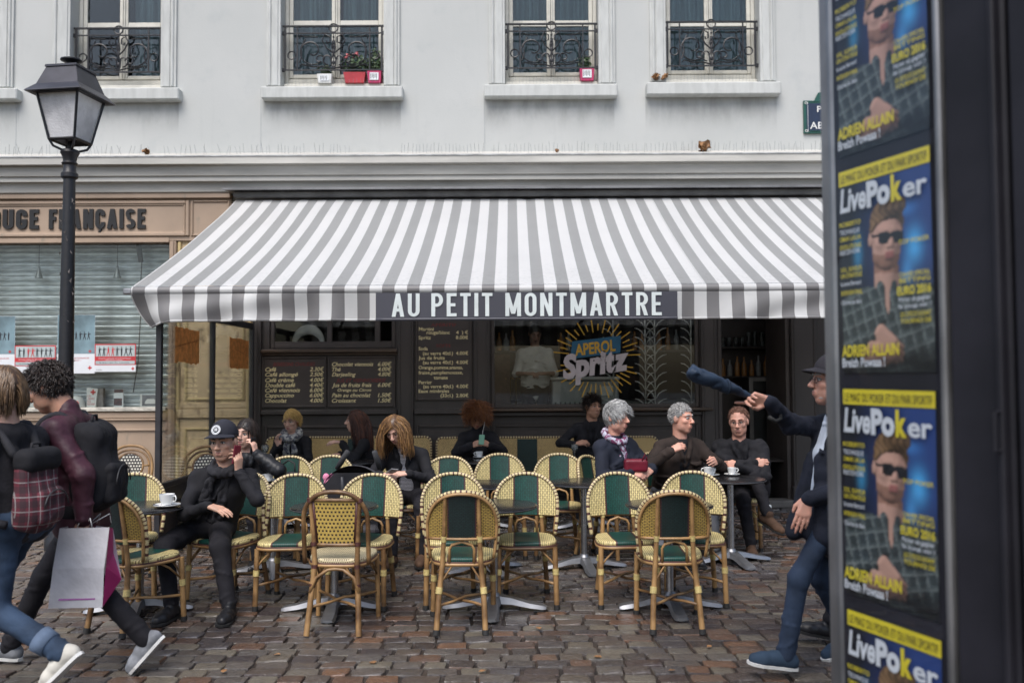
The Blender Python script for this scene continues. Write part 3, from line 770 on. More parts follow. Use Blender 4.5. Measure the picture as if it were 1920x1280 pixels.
# menu boards
def board(a, b, q0, q1, lines):
    m = MB(); x0, x1, z0, z1 = cx_(a), cx_(b), cz(q1), cz(q0)
    m.box(x0, x1, YF - .02, YF + .002, z0, z1); bo = m.build('menu_board', m_menu, cafe)
    m = MB(); m.frame(x0 - .012, x1 + .012, z0 - .012, z1 + .012, .028, YF - .034, YF - .004, .007); m.build('board_frame', m_brown2, bo)
    m = MB(); mr = MB()
    for (p0, p1, base, h, body, sh, col) in lines:
        put_text(mr if col else m, body, cx_(p0, YF - .02), cx_(p1, YF - .02), cz(base, YF - .02), cz(base - h, YF - .02) - cz(base, YF - .02), YF - .0225, bold=.012, shear=sh)
    if m.v: m.build('lettering', m_menutxt, bo)
    if mr.v: mr.build('heading', m_menured, bo)
it = .28
L1 = [(512, 591, 683.5, 6.5, 'BOISSONS CHAUDES', it, 1)]
for base, a, n, b in ((693.5, 518, 'Café', '2.30€'), (703, 559, 'Café allongé', '2.50€'), (713.5, 551, 'Café crème', '4.00€'), (723, 554, 'Double café', '4.40€'), (732.5, 563, 'Café viennois', '6.00€'), (742, 551.5, 'Cappuccino', '6.00€'), (752, 538, 'Chocolat', '4.00€')):
    L1 += [(497.5, a, base, 7.2, n, it, 0), (581, 607.5, base, 7.2, b, it, 0)]
board(493, 611, 668, 760, L1)
L2 = [(630, 724, 714.5, 6.5, 'JUS ET VIENNOISERIE', it, 1), (633, 696, 732, 5.4, 'Orange ou Citron', it, 0)]
for base, a, n, b in ((684.5, 700, 'Chocolat viennois', '6.00€'), (694, 639, 'Thé', '4.00€'), (703.5, 667, 'Darjeeling', '4.80€'), (723.5, 696.5, 'Jus de fruits frais', '6.00€'), (742.5, 695, 'Pain au chocolat', '1.50€'), (752.5, 668, 'Croissant', '1.50€')):
    L2 += [(622.5, a, base, 7.2, n, it, 0), (708.5, 734, base, 7.2, b, it, 0)]
board(617, 740, 668, 760, L2)
L3 = [(808, 856, 611, 5.5, 'APÉRITIF', 0, 1), (818, 845, 650, 5.5, 'SOFTS', 0, 1)]
for base, p0, p1, n in ((619, 785.5, 813.5, 'Martini'), (625.5, 800, 843.5, 'rouge/blanc'), (625.5, 855.5, 878, '4  ) €'), (635, 785, 808, 'Spritz'), (635, 855, 878, '8.00€'), (655.5, 785, 802, 'Soda'), (664.5, 793, 849.5, '(au verre 40cl.)'), (664.5, 855, 878, '4.00€'),
        (673, 785, 834, 'Jus de fruits'), (681.5, 793, 849.5, '(au verre 40cl.)'), (681.5, 855, 878, '4.00€'), (691, 785, 868, 'Orange,pomme,ananas,'), (700.5, 785, 868, 'fraise,pamplemousse,'), (710, 813.5, 839.5, 'tomate'),
        (718.5, 785, 810, 'Perrier'), (726.5, 793.5, 850, '(au verre 40cl.)'), (726.5, 855, 878, '4.00€'), (735, 785, 842, 'Eaux minérales'), (743.5, 826, 849.5, '(33cl.)'), (743.5, 855, 878, '2.80€')):
    L3.append((p0, p1, base, 6.2, n, 0, 0))
board(781, 884, 590, 748, L3)
# interior
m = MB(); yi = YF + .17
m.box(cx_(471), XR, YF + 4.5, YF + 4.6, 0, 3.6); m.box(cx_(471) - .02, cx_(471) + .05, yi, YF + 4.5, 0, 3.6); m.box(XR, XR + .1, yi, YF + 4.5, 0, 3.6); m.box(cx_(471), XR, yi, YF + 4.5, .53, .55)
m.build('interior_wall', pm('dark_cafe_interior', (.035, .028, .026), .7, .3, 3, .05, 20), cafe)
def ix(px, Y): return fx(px, Y, 690)
Yb = YF + 1.1
m = MB(); m.box(ix(930, Yb), ix(1330, Yb), Yb, Yb + .6, .55, fz(752, Yb), .01); m.build('bar_counter', pm('bar_zinc', (.10, .095, .09), .35, .3, 6, .05, 30, metal=.4), cafe)
m = MB(); m.box(ix(925, YF + .8), ix(956, YF + .8), YF + .7, YF + 1.0, .55, fz(665, YF + .8)); m.build('brick_pier', pm('brick_pier_paint', (.10, .052, .035), .8, .5, 16, .3, 25), cafe)
for px in (943, 957, 968, 986, 1007, 1020):
    p = at(px, 765, YF + .75); m = MB(); z1 = fz(706, YF + .75); m.tube([(p.x, p.y, p.z - .05), (p.x - .005, p.y, z1 - .08), (p.x + .01, p.y - .02, z1 - .01), (p.x + .05, p.y - .06, z1 - .03)], [.014, .013, .012, .007], 8)
    tag(m.build('beer_tap', pm('brass_tap', (.38, .25, .10), .28, .3, 9, 0, metal=.9), None, True), 'brass beer tap on the bar behind the window, ' + {943: 'leftmost', 957: 'second from left', 968: 'third from left', 986: 'fourth from left', 1007: 'fifth from left', 1020: 'rightmost'}[px], 'beer tap', 'taps on the bar')
# white display cabinet on the bar
t = thing('display_cabinet', at(1097, 765, YF + .6), 'white curved glass display cabinet on the bar behind the drink sign', 'cabinet')
m = MB(); Yk = YF + .6; m.box(ix(1034, Yk), ix(1160, Yk), Yk, Yk + .4, fz(768, Yk), fz(713, Yk), .02); m.build('cabinet_body', pm('cabinet_steel', (.36, .37, .37), .4, .25, 4, .05, 20, metal=.2), t)
m = MB(); m.box(ix(1032, Yk), ix(1162, Yk), Yk - .02, Yk + .42, fz(713, Yk), fz(707, Yk), .012); m.build('cabinet_top', m_white, t)
m = MB()
for i in range(10): 
    x = ix(1040 + i * 9, Yk); m.box(x, x + .018, Yk - .008, Yk + .002, fz(765, Yk), fz(754, Yk))
m.build('vent_slot', m_black, t)
m = MB(); m.box(ix(1127, Yk), ix(1150, Yk), Yk - .012, Yk - .002, fz(742, Yk), fz(724, Yk), .004); m.build('price_card', m_paper, t)
# shelves with glasses and bottles, seen through the door
Yq = YF + 1.5
m = MB()
for q in (652, 707): m.box(ix(1338, Yq), ix(1500, Yq), Yq - .02, Yq + .25, fz(q + 3, Yq), fz(q, Yq), .004)
m.box(ix(1338, Yq), ix(1500, Yq), Yq + .25, Yq + .28, .55, 3.4); m.build('back_bar_shelf', m_brown2, cafe)
bl_mats = [glassy('bottle_glass_%d' % i, c, 1.0, .05) for i, c in enumerate(((.75, .8, .8), (.5, .28, .12), (.3, .45, .3)))] + [pm('amber_liquor', (.34, .16, .05), .25, .3, 9, 0), pm('clear_liquor', (.30, .31, .31), .2, .3, 9, 0)]
bp = [(r_, .0) for r_ in ()]
prb = [(.0, 0), (.034, 0), (.036, .01), (.036, .15), (.03, .18), (.013, .21), (.012, .27), (.014, .275), (.0, .28)]
prg = [(.0, 0), (.028, 0), (.032, .01), (.036, .12), (.034, .125), (.03, .012), (.0, .01)]
def bm(prof, mt, nm):
    q = MB(); q.lathe(prof, 10); return q.data(nm, mt, True)
bd = [bm(prb, bl_mats[3], 'bottle'), bm(prb, bl_mats[4], 'bottle')]; gd = bm(prg, bl_mats[0], 'drinking_glass')
pos = ['first', 'second', 'third', 'fourth', 'fifth', 'sixth', 'seventh', 'eighth', 'ninth', 'tenth', 'eleventh', 'twelfth']
for i in range(9):
    o = link('bottle', bd[i % 2] if i not in (3, 6) else bd[0]); p = at(1356 + i * 13.5, 707, Yq + .05); o.location = (p.x, Yq + .06 + .02 * (i % 2), fz(707, Yq) + .001); o.scale = (1, 1, random.uniform(.8, 1.05))
    tag(o, 'bottle on the lower back bar shelf, %s from the left' % pos[i], 'bottle', 'bottles on the back bar')
for i in range(10):
    o = link('drinking_glass', gd); p = at(1356 + i * 12.2, 652, Yq + .05); o.location = (p.x, Yq + .06 + .03 * (i % 2), fz(652, Yq) + .001); o.scale = (1, 1, 1.1 if i < 4 else 1.7)
    tag(o, 'clear glass on the upper back bar shelf, %s from the left' % pos[i], 'glass', 'glasses on the back bar')
m = MB(); Yr = YF + 1.55
m.box(ix(925, Yr), ix(1300, Yr), Yr - .02, Yr + .2, fz(661, Yr), fz(657.5, Yr), .004); m.build('back_bar_shelf', m_brown2, cafe)
for i in range(11):
    o = link('bottle', bd[(i * 7 % 3) % 2]); px_ = (936, 949, 961, 1052, 1066, 1190, 1204, 1219, 1236, 1252, 1268)[i]; p = at(px_, 657, Yr + .08); o.location = (p.x, Yr + .08, fz(657.5, Yr) + .001); o.scale = (1.1, 1.1, random.uniform(.9, 1.2))
    tag(o, 'bottle on the shelf behind the wide window, %s along' % pos[i], 'bottle', 'bottles behind the wide window')
t = thing('fridge', at(1440, 930, YF + 1.0), 'low glass fronted bar fridge with pale metal frame inside the door', 'fridge')
Yk = YF + 1.0; m = MB(); m.box(ix(1404, Yk), ix(1477, Yk), Yk, Yk + .4, .56, fz(709, Yk)); m.build('fridge_body', m_black, t)
m = MB(); m.frame(ix(1403, Yk), ix(1478, Yk), .58, fz(709, Yk) - .004, .055, Yk - .03, Yk - .002, .004); m.build('door_frame', pm('dull_steel_frame', (.16, .155, .15), .45, .3, 5, 0, metal=.5), t)
m = MB(); m.box(ix(1411, Yk), ix(1470, Yk), Yk - .02, Yk - .014, .63, fz(716, Yk)); m.build('pane', m_shopglass, t)
t = link('arc_reflection', None); t.location = at(578, 650, YF + .5); tag(t, 'white arc standing in for a reflection behind the sliding window above the menu', 'chair')  # added white arc on legs, stands in for a reflection in the pane
m = MB(); Yk = YF + .5; c0 = at(578, 640, Yk); a = [(c0.x + .21 * math.cos(u), Yk, c0.z - .02 + .24 * math.sin(u)) for u in [math.pi * i / 14 for i in range(15)]]
b = [(c0.x + .15 * math.cos(u), Yk, c0.z - .02 + .11 * math.sin(u)) for u in [math.pi * i / 14 for i in range(15)]]
m.add([(x, y, z) for x, y, z in a] + [(x, y, z) for x, y, z in b] + [(x, y + .03, z) for x, y, z in a] + [(x, y + .03, z) for x, y, z in b],
      [f for i in range(14) for f in ((i, i + 1, 16 + i, 15 + i), (30 + i, 45 + i, 46 + i, 31 + i), (i, 30 + i, 31 + i, i + 1), (15 + i, 16 + i, 46 + i, 45 + i))])
m.build('backrest', m_white, t, True)
m = MB(); 
for s in (-1, 1): m.tube([(c0.x + s * .18, Yk + .015, c0.z), (c0.x + s * .18, Yk + .02, .56)], .015, 6)
m.build('leg', m_white, t)

# the drink sign stuck on the window: rays, banner, two words
sg = thing('window_sign', at(1120, 670, YF + .045), 'sunburst drink sign with blue banner and white word stuck on the window', 'sign')
Yk = YF + .044; cxn, czn = 1119, 668
def q3(px, py): p = at(px, py, Yk); return (p.x, p.z)
m_yel = pm('yellow_print', (.62, .36, .03), .5, .12, 9, 0); m_sgblue = pm('blue_print', (.012, .105, .20), .5, .2, 6, 0); m_sgwhite = pm('pale_pink_print', (.52, .47, .50), .5, .1, 9, 0)
m = MB()
for i in range(38):
    a = 2 * math.pi * (i + .3) / 38; r0 = 54 if i % 2 else 50; r1 = 78 if i % 2 == 0 else 68
    ex = 1.05; u0 = (cxn + ex * r0 * math.cos(a), czn - .9 * r0 * math.sin(a)); u1 = (cxn + ex * r1 * math.cos(a), czn - .9 * r1 * math.sin(a))
    if math.sin(a) < 0: u0 = (cxn + r0 * math.cos(a) * .9, czn + 14 - .72 * r0 * math.sin(a)); u1 = (cxn + r1 * math.cos(a), czn + 14 - .85 * r1 * math.sin(a))
    dx, dy = u1[0] - u0[0], u1[1] - u0[1]; L = math.hypot(dx, dy); nx_, ny_ = -dy / L * .75, dx / L * .75
    m.prism([q3(u0[0] + nx_, u0[1] + ny_), q3(u0[0] - nx_, u0[1] - ny_), q3(u1[0] - nx_ * 1.3, u1[1] - ny_ * 1.3), q3(u1[0] + nx_ * 1.3, u1[1] + ny_ * 1.3)], Yk - .001, Yk + .001)
m.build('rays', m_yel, sg)
m = MB(); m.prism([q3(1069, 673), q3(1163, 661), q3(1164, 629), q3(1073, 640)][::-1], Yk - .004, Yk - .002); m.build('banner', m_sgblue, sg)
m = MB(); a = q3(1078.5, 666.5); b = q3(1155, 657); put_text(m, 'APEROL', a[0], b[0], a[1], .135, Yk - .0065, bold=.03, shear=.12, rot=-math.atan2(b[1] - a[1], b[0] - a[0])); m.build('lettering', m_yel, sg)
m = MB(); a = q3(1056, 709); b = q3(1184, 690); put_text(m, 'Spritz', a[0], b[0], a[1], .27, Yk - .0065, bold=.05, shear=.22, rot=-math.atan2(b[1] - a[1], b[0] - a[0])); m.build('lettering', m_sgwhite, sg)
# silver leaf-stem ornaments behind the glass
m_silver = pm('silver_paint', (.62, .62, .60), .35, .1, 9, 0, metal=.2)
for px, lab in ((1222, 'pair of silver palm stem ornaments inside the window right of the drink sign'), (1296, 'single silver palm stem ornament inside the window, nearest the door'), (1150, 'faint silver palm stem ornament behind the drink sign')):
    Yk = YF + (.10 if px != 1150 else .40); sc_ = 1.0
    stems = ((px - 12, -1), (px + 6, 1)) if px == 1222 else ((px, -1),)
    t = thing('palm_ornament', at(px, 764, Yk), lab, 'ornament', 'palm stem ornaments in the window')
    for p0, s in stems:
        x = ix(p0, Yk); m = MB(); m.tube([(x, Yk, fz(765, Yk)), (x, Yk, fz(560, Yk))], .008, 6); m.build('stem', m_silver, t, True)
        for i in range(11):
            z = fz(766 - i * 16.5, Yk)
            for s2 in ((s, -s) if px == 1222 else (s,)):
                L = .12 if s2 == s else .10
                m = MB(); m.tube([(x, Yk - .008, z), (x + s2 * L * .35, Yk - .03, z + .07), (x + s2 * L * .75, Yk - .04, z + .105), (x + s2 * L * 1.15, Yk - .045, z + .118)], [.0065, .0065, .006, .003], 5); m.build('frond', m_silver, t, True)

# ================================================================== AWNING
YA0, YA1 = YF - .24, 7.82
XA0 = fx(437, YA0, 372); XA0 = -3.37; XA1 = 5.1
ZA0, ZA1 = fz(373, YA0), fz(537, YA1) + .02
aw = thing('awning', ((XA0 + XA1) / 2, YA0, ZA0), 'grey and white striped awning with dark name banner over the cafe terrace', 'awning')
SW = .1105
m = MB(); nx = int((XA1 - XA0) / SW * 2); ny = 14; vs = []
for i in range(nx + 1):
    x = XA0 + (XA1 - XA0) * i / nx
    for j in range(ny + 1):
        v = j / ny; sag = -.035 * math.sin(math.pi * v) + .006 * math.sin(x * 5.1 + 2 * v) * math.sin(math.pi * v) + .012 * math.sin(x * 2.2) * (1 - v) * math.sin(math.pi * min(1, v * 3))
        vs.append((x, YA0 + (YA1 - YA0) * v, ZA0 + (ZA1 - ZA0) * v + sag))
fs = []; ms = []
def stripe(x): return 1 if int(math.floor((x - XA0 - .012) / SW)) % 2 == 0 else 0
XB = [XA0, XA0 + .012]
while XB[-1] < XA1: XB.append(XB[-1] + SW)
vs = []; rg2 = random.Random(2); ph = [rg2.uniform(0, 6) for _ in range(4)]
def canvas(x, v):
    sag = -.055 * math.sin(math.pi * v) + .010 * math.sin(x * 5.1 + ph[0]) * math.sin(math.pi * v) + .006 * math.sin(x * 11 + 3 * v)* math.sin(math.pi * v) + .012 * math.sin(x * 2.2 + ph[1]) * (1 - v) * math.sin(math.pi * min(1, v * 3))
    seam = -.008 * math.exp(-((x - .2) / .06) ** 2)
    return (x, YA0 + (YA1 - YA0) * v, ZA0 + (ZA1 - ZA0) * v + sag + seam)
m = MB()
for i in range(len(XB) - 1):
    for hx in range(2):
        a = XB[i] + (XB[i + 1] - XB[i]) * hx / 2; b = XB[i] + (XB[i + 1] - XB[i]) * (hx + 1) / 2
        mt = 0 if i == 0 else (1 if i % 2 == 1 else 0)
        for j in range(ny): m.add([canvas(a, j / ny), canvas(b, j / ny), canvas(b, (j + 1) / ny), canvas(a, (j + 1) / ny)], [(0, 1, 2, 3)], mt)
o = m.build('canopy', [m_awn_w, m_awn_g], aw, True)
import bmesh
def weld(o, d=.0005):
    bm_ = bmesh.new(); bm_.from_mesh(o.data); bmesh.ops.remove_doubles(bm_, verts=bm_.verts, dist=d); bm_.to_mesh(o.data); bm_.free()
weld(o)
# front bar wrapped in canvas
m = MB()
for i in range(len(XB) - 1):
    mt = 0 if i == 0 else (1 if i % 2 == 1 else 0); m.lathe([(.043, XB[i]), (.043, XB[i + 1])], 14, (0, YA1, ZA1 - .045), mt, Matrix(((0, 0, 1), (1, 0, 0), (0, 1, 0))))
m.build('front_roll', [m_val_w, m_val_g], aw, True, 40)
m = MB(); m.box(XA0 - .085, XA0 - .001, YA1 - .025, YA1 + .025, ZA1 - .075, ZA1 - .02, .012); m.build('bar_end_cap', m_castalu, aw)
# valance
BX0, BX1 = fx(706, YA1, 570), fx(1268, YA1, 570)
def val(x, v):
    h = .245 - (.0 if x > XA0 + .5 else .0); fl = (.026 * math.sin(x * 9 + ph[2]) + .02 * math.sin(x * 17 + 1)) * v * (1 if x < BX0 else .4) * (0 if BX0 - .02 < x < BX1 + .02 else 1) + (.008 * math.sin(x * 4) if BX0 - .02 < x < BX1 + .02 else .012 * math.sin(x * 4 + 6 * v * min(1, abs(x - (BX0 if x < 0 else BX1)))))
    curl = max(0, 1 - (x - XA0) / .5) ** 2
    return (x + curl * .14 * v * v, YA1 - .045 + fl + curl * .10 * v, ZA1 - .075 - h * v - curl * .05 * v)
m = MB(); nv = 8
for i in range(len(XB) - 1):
    for hx in range(4):
        a = XB[i] + (XB[i + 1] - XB[i]) * hx / 4; b = XB[i] + (XB[i + 1] - XB[i]) * (hx + 1) / 4
        mt = 0 if i == 0 else (1 if i % 2 == 1 else 0)
        for j in range(nv): m.add([val(a, j / nv), val(b, j / nv), val(b, (j + 1) / nv), val(a, (j + 1) / nv)], [(0, 1, 2, 3)], mt)
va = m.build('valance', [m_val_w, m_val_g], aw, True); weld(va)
m = MB()
for i in range(len(XB) - 1):
    a, b = XB[i], XB[i + 1]; mt = 0 if i == 0 else (1 if i % 2 == 1 else 0)
    p, q = val(a, 1), val(b, 1); m.tube([(p[0], p[1] - .002, p[2] + .008), (q[0], q[1] - .002, q[2] + .008)], .011, 6, mat=mt)
m.build('valance_hem', [m_val_w, m_val_g], va, True, 50)
m = MB(); nb = 60
for i in range(nb):
    a = BX0 + (BX1 - BX0) * i / nb; b = BX0 + (BX1 - BX0) * (i + 1) / nb
    for j in range(nv):
        P = [val(a, j / nv), val(b, j / nv), val(b, (j + 1) / nv), val(a, (j + 1) / nv)]
        m.add([(x, y - .007, z - (.006 if (j == nv - 1 and k > 1) else 0)) for k, (x, y, z) in enumerate(P)], [(0, 1, 2, 3)])
P = [val(BX0 + (BX1 - BX0) * i / 30, 1) for i in range(31)]
m.tube([(x, y - .004, z + .008) for x, y, z in P], .014, 6)
bn = m.build('name_banner', m_navy, va, True); weld(bn)
def drape(v):
    p = val(v[0], min(1, max(0, (ZA1 - .075 - v[2]) / .245))); return (v[0], p[1] - .015 + (v[1] - (YA1 - .056)), v[2])
zb0 = fz(592.5, YA1 - .05, 990); zb1 = fz(549, YA1 - .05, 990)
for body, a, b in (('AU', 734.5, 787), ('PETIT', 809, 923.5), ('MONTMARTRE', 947.5, 1240)):
    block_letters(body, fx(a, YA1 - .05, 570), fx(b, YA1 - .05, 570), zb0, zb1 - zb0, YA1 - .056, .5, .165, .155, 0, m_bannertxt, bn, drape)

# cassette, hood, side arm
m = MB(); m.box(XA0 - .03, XA1, YA0 - .03, YF - .06, ZA0 + .03, ZA0 + .115, .02); m.build('cassette', pm('weathered_grey_cassette', (.15, .15, .152), .5, .3, 4, .1, 30), aw)
m = MB(); m.profile([(YF - .0, ZA0 + .15), (YA0 - .14, ZA0 + .10), (YA0 - .14, ZA0 + .125), (YF - .0, ZA0 + .175)], XA0 - .12, XA1 + .1); m.build('rain_hood', pm('zinc_hood', (.19, .19, .195), .5, .3, 4, .1, 30, metal=.4), aw)
for x in (XA0 + .6, 1.0, XA1 - .6):
    m = MB(); m.tube([(x, YF - .06, ZA0 - .02), (x + .55, (YF + YA1) / 2, (ZA0 + ZA1) / 2 - .16), (x, YA1 + .05, ZA1 - .06)], .022, 8); m.build('folding_arm', m_darkgrey, aw, True)

# ================================================================== GLASS SCREEN AT THE TERRACE SIDE
XS = -3.2
def sy(px): return XS * F / (px - 960)                # depth on the screen's plane
scn = thing('glass_screen', (XS, 9.4, 0), 'black framed glass wind screen with orange stickers at the terrace side', 'wind screen')
zt_, zb_ = fz(571, 8.02, 305), .66
for y0, w_ in ((8.0, .05), (9.42, .05), (10.84, .045)):
    m = MB(); m.box(XS - .025, XS + .025, y0 - w_ / 2, y0 + w_ / 2, 0, zt_ + (.02 if y0 < 8.5 else 0), .004); m.build('post', m_black, scn)
for a, b in ((8.026, 9.394), (9.446, 10.817)):
    m = MB(); m.box(XS - .023, XS + .023, a, b, zt_ - .075, zt_ - .002, .004); m.build('top_rail', m_black, scn)
    m = MB(); m.box(XS - .02, XS + .02, a, b, zb_ - .05, zb_, .004); m.build('bottom_rail', m_black, scn)
    m = MB(); m.box(XS - .003, XS + .003, a, b, zb_, zt_ - .076); m.build('pane', m_screenglass, scn)
    m = MB(); m.box(XS - .012, XS + .012, a, b, .06, zb_ - .051); m.build('lower_panel', m_black, scn)
m_orange = pm('orange_sticker', (.62, .25, .07), .6, .35, 18, 0); m_dkred = pm('dark_red_print', (.20, .03, .03), .6, .2, 9, 0)
for px0, px1, q0, q1, q2, q3_, sl1, ws in ((327, 372, 613, 619, 678, 683, (650, 638), ('PETIT MONTMARTRE', 'SNACKING')), (429.5, 465, 631, 639, 689, 692, (648, 669), ('PETIT MONTMARTRE', 'SNACKING'))):
    ya, yb = sy(px0), sy(px1); za, zb2 = at(px0, q0, ya).z, at(px1, q1, yb).z; zc, zd = at(px0, q2, ya).z, at(px1, q3_, yb).z
    rr = random.Random(int(px0)); top = [(ya + (yb - ya) * i / 14, za + (zb2 - za) * i / 14 + rr.uniform(-.012, .012)) for i in range(15)]; bot = [(ya + (yb - ya) * i / 14, zc + (zd - zc) * i / 14 + rr.uniform(-.014, .014)) for i in range(15)]
    m = MB(); m.prism(top + bot[::-1], -.002, .0); m.xf(Matrix(((0, -1, 0, XS + .0045), (1, 0, 0, 0), (0, 0, 1, 0), (0, 0, 0, 1)))); st = m.build('sticker', m_orange, scn)
    m = MB(); zs1, zs2 = at(px0, sl1[0], ya).z, at(px1, sl1[1], yb).z
    m.prism([(ya, zs1 - .008), (yb, zs2 - .008), (yb, zs2 + .008), (ya, zs1 + .008)], 0, .002)
    H1 = ((za - zs1) + (zb2 - zs2)) / 2; H2 = ((zs1 - zc) + (zs2 - zd)) / 2; ang = math.atan2(zs2 - zs1, yb - ya)
    k1 = ws[0].split()
    put_text(m, ws[0], ya + .03, yb - .03, max(zs1, zs2) + .02, min(za - zs1, zb2 - zs2) - .07, .001, bold=-.005)
    put_text(m, ws[1], ya + .03, yb - .03, (zc + zd) / 2 + .05, min(zs1 - zc, zs2 - zd) - .09, .001, bold=.0)
    m.xf(Matrix(((0, -1, 0, XS + .0065), (1, 0, 0, 0), (0, 0, 1, 0), (0, 0, 0, 1)))); m.build('lettering', m_dkred, st)
# ================================================================== STREET LAMP
YL = 8.5; bx = fx(119, YL, 900)
lampo = thing('street_lamp', (bx, YL, 0), 'black cast iron street lamp with four sided frosted lantern', 'street lamp')
def lz(py): return fz(py, YL, 127)
top_x = fx(131, YL, 300); 
def lx(z): return bx + (top_x - bx) * z / 3.8
zc = lz(288)
m = MB(); prof = [(.16, 0), (.16, .10), (.13, .14), (.12, .5), (.135, .54), (.095, .62), (.088, 1.0), (.078, 2.2), (.066, zc - .35), (.064, zc - .25)]
m.lathe([(r_ * (.84 if z_ > .55 else 1), z_) for r_, z_ in prof], 16); m.v = [(lx(v[2]) + v[0], YL + v[1], v[2]) for v in m.v]; m.build('post', m_iron, lampo, True, 40)
m = MB(); m.lathe([(.064, zc - .25), (.078, zc - .235), (.078, zc - .20), (.06, zc - .18), (.058, zc - .12), (.075, zc - .10), (.06, zc - .08), (.065, zc - .04), (.088, zc + .005), (.08, zc + .03), (.03, zc + .05), (.02, zc + .12), (.0, zc + .125)], 16)
m.v = [(lx(v[2]) + v[0], YL + v[1], v[2]) for v in m.v]; m.build('capital', m_iron, lampo, True, 40)
# torn tape and poster remnants round the post
m = MB(); rr = random.Random(8)
for i in range(46):
    z = rr.uniform(.9, 3.4); a = rr.uniform(math.pi, 2 * math.pi); r = .07 + .012 * (3.4 - z) / 3
    x, y = lx(z) + r * math.cos(a), YL + r * math.sin(a); d = rr.uniform(.02, .05)
    m.add([(x, y, z), (x + rr.uniform(-.02, .02), y - rr.uniform(.004, .02), z + d), (x + rr.uniform(-.02, .02), y - rr.uniform(.0, .012), z + d * .4)], [(0, 1, 2)])
m.build('torn_tape', pm('pale_torn_tape', (.20, .18, .17), .6, .4, 9, 0), lampo)
th = R(-8); cxl = lx(4.2)
def fr(w0, z0, w1, z1, mb, ca=True, mat=0):
    vs = []
    for w_, z_ in ((w0, z0), (w1, z1)):
        for k in range(4):
            a = th + math.pi / 4 + k * math.pi / 2; vs.append((cxl + w_ / math.sqrt(2) * math.cos(a), YL + w_ / math.sqrt(2) * math.sin(a), z_))
    fs = [(k, (k + 1) % 4, 4 + (k + 1) % 4, 4 + k) for k in range(4)]
    if ca: fs += [(3, 2, 1, 0), (4, 5, 6, 7)]
    mb.add(vs, fs, mat); return vs
zg1, zg0 = lz(179), lz(266); W1, W0 = .43, .265
m = MB(); fr(.58, lz(184), .56, lz(181), m); fr(.56, lz(181), .43, lz(168), m); fr(.43, lz(168), .31, lz(134), m); fr(.33, lz(134), .325, lz(130), m); fr(.325, lz(130), .12, lz(124), m); m.build('lantern_roof', pm('dark_zinc_roof', (.045, .045, .055), .38, .3, 6, .1, 40, metal=.3), lampo)
m = MB(); m.lathe([(.06, lz(126)), (.04, lz(121)), (.045, lz(119)), (.10, lz(115)), (.10, lz(113)), (.05, lz(109.5)), (.03, lz(108)), (.0, lz(106))], 18, (cxl, YL, 0)); m.build('finial', m_iron, lampo, True, 40)
m = MB()
for k in range(4):
    a = th + math.pi / 4 + k * math.pi / 2; c, s = math.cos(a), math.sin(a)
    m.tube([(cxl + W1 / 1.414 * c, YL + W1 / 1.414 * s, zg1), (cxl + W0 / 1.414 * c, YL + W0 / 1.414 * s, zg0)], .014, 4)
    m.tube([(cxl + (W0 / 1.414) * c, YL + (W0 / 1.414) * s, zg0), (cxl + .15 * c, YL + .15 * s, zg0 - .06), (cxl + .07 * c, YL + .07 * s, zg0 - .09), (cxl + .055 * c, YL + .055 * s, zc + .0)], .012, 6)
    a2 = a + math.pi / 2; c2, s2 = math.cos(a2), math.sin(a2)
    for W_, z_ in ((W1, zg1 - .015), (W0, zg0)): m.tube([(cxl + W_ / 1.414 * c, YL + W_ / 1.414 * s, z_), (cxl + W_ / 1.414 * c2, YL + W_ / 1.414 * s2, z_)], .015, 4)
fr(.475, zg1 - .0, .49, lz(185), m); m.build('lantern_frame', m_iron, lampo)
FG = Mat('frosted_lantern_glass', .35); FG.color(FG.mix(FG.noise(4, 3).sm(.3, .7), (.36, .36, .375), (.60, .60, .61))); FG.bump(FG.noise(55, 3), .6, .01)
for k in range(4):
    m = MB(); vs = []
    for W_, z_ in ((W0 - .02, zg0), (W1 - .02, zg1)):
        for q in (k, k + 1):
            a = th + math.pi / 4 + q * math.pi / 2; vs.append((cxl + W_ / 1.414 * math.cos(a), YL + W_ / 1.414 * math.sin(a), z_))
    n_ = Vector((-math.cos(th + math.pi / 2 + k * math.pi / 2), -math.sin(th + math.pi / 2 + k * math.pi / 2), 0)) * .004
    m.add(vs + [tuple(Vector(v) + n_) for v in vs], [(0, 1, 3, 2), (4, 6, 7, 5), (0, 4, 5, 1), (2, 3, 7, 6), (0, 2, 6, 4), (1, 5, 7, 3)]); m.build('pane', FG.m, lampo)

# ================================================================== STREET NAME PLATE
Yk = YF - .03; p = at(1560, 220, Yk)
t = thing('street_sign', (p.x, Yk, p.z), 'dark blue and green enamel street name plate on the wall above the awning', 'street sign')
x0, x1 = fx(1507, Yk, 220), fx(1614, Yk, 220); z0, z1 = fz(250, Yk, 1521), fz(189, Yk, 1521); cx = (x0 + x1) / 2
m_sgreen = pm('green_enamel', (.012, .075, .055), .3, .2, 6, .03, 20); m_sblue = pm('blue_enamel', (.014, .025, .06), .3, .2, 6, .03, 20)
m = MB(); m.prism([(x0, z0), (x1, z0), (x1, z1), (cx + .22, z1), (cx + .17, z1 + .10), (cx, z1 + .13), (cx - .17, z1 + .10), (cx - .22, z1), (x0, z1)], Yk, YF - .004); m.build('plate', m_sgreen, t)
m = MB(); m.box(x0 + .035, x1 - .035, Yk - .003, Yk - .0005, z0 + .035, z1 - .035); m.build('blue_field', m_sblue, t)
m = MB(); m.frame(x0 + .05, x1 - .05, z0 + .016, z1 - .016, .004, Yk - .004, Yk - .001)
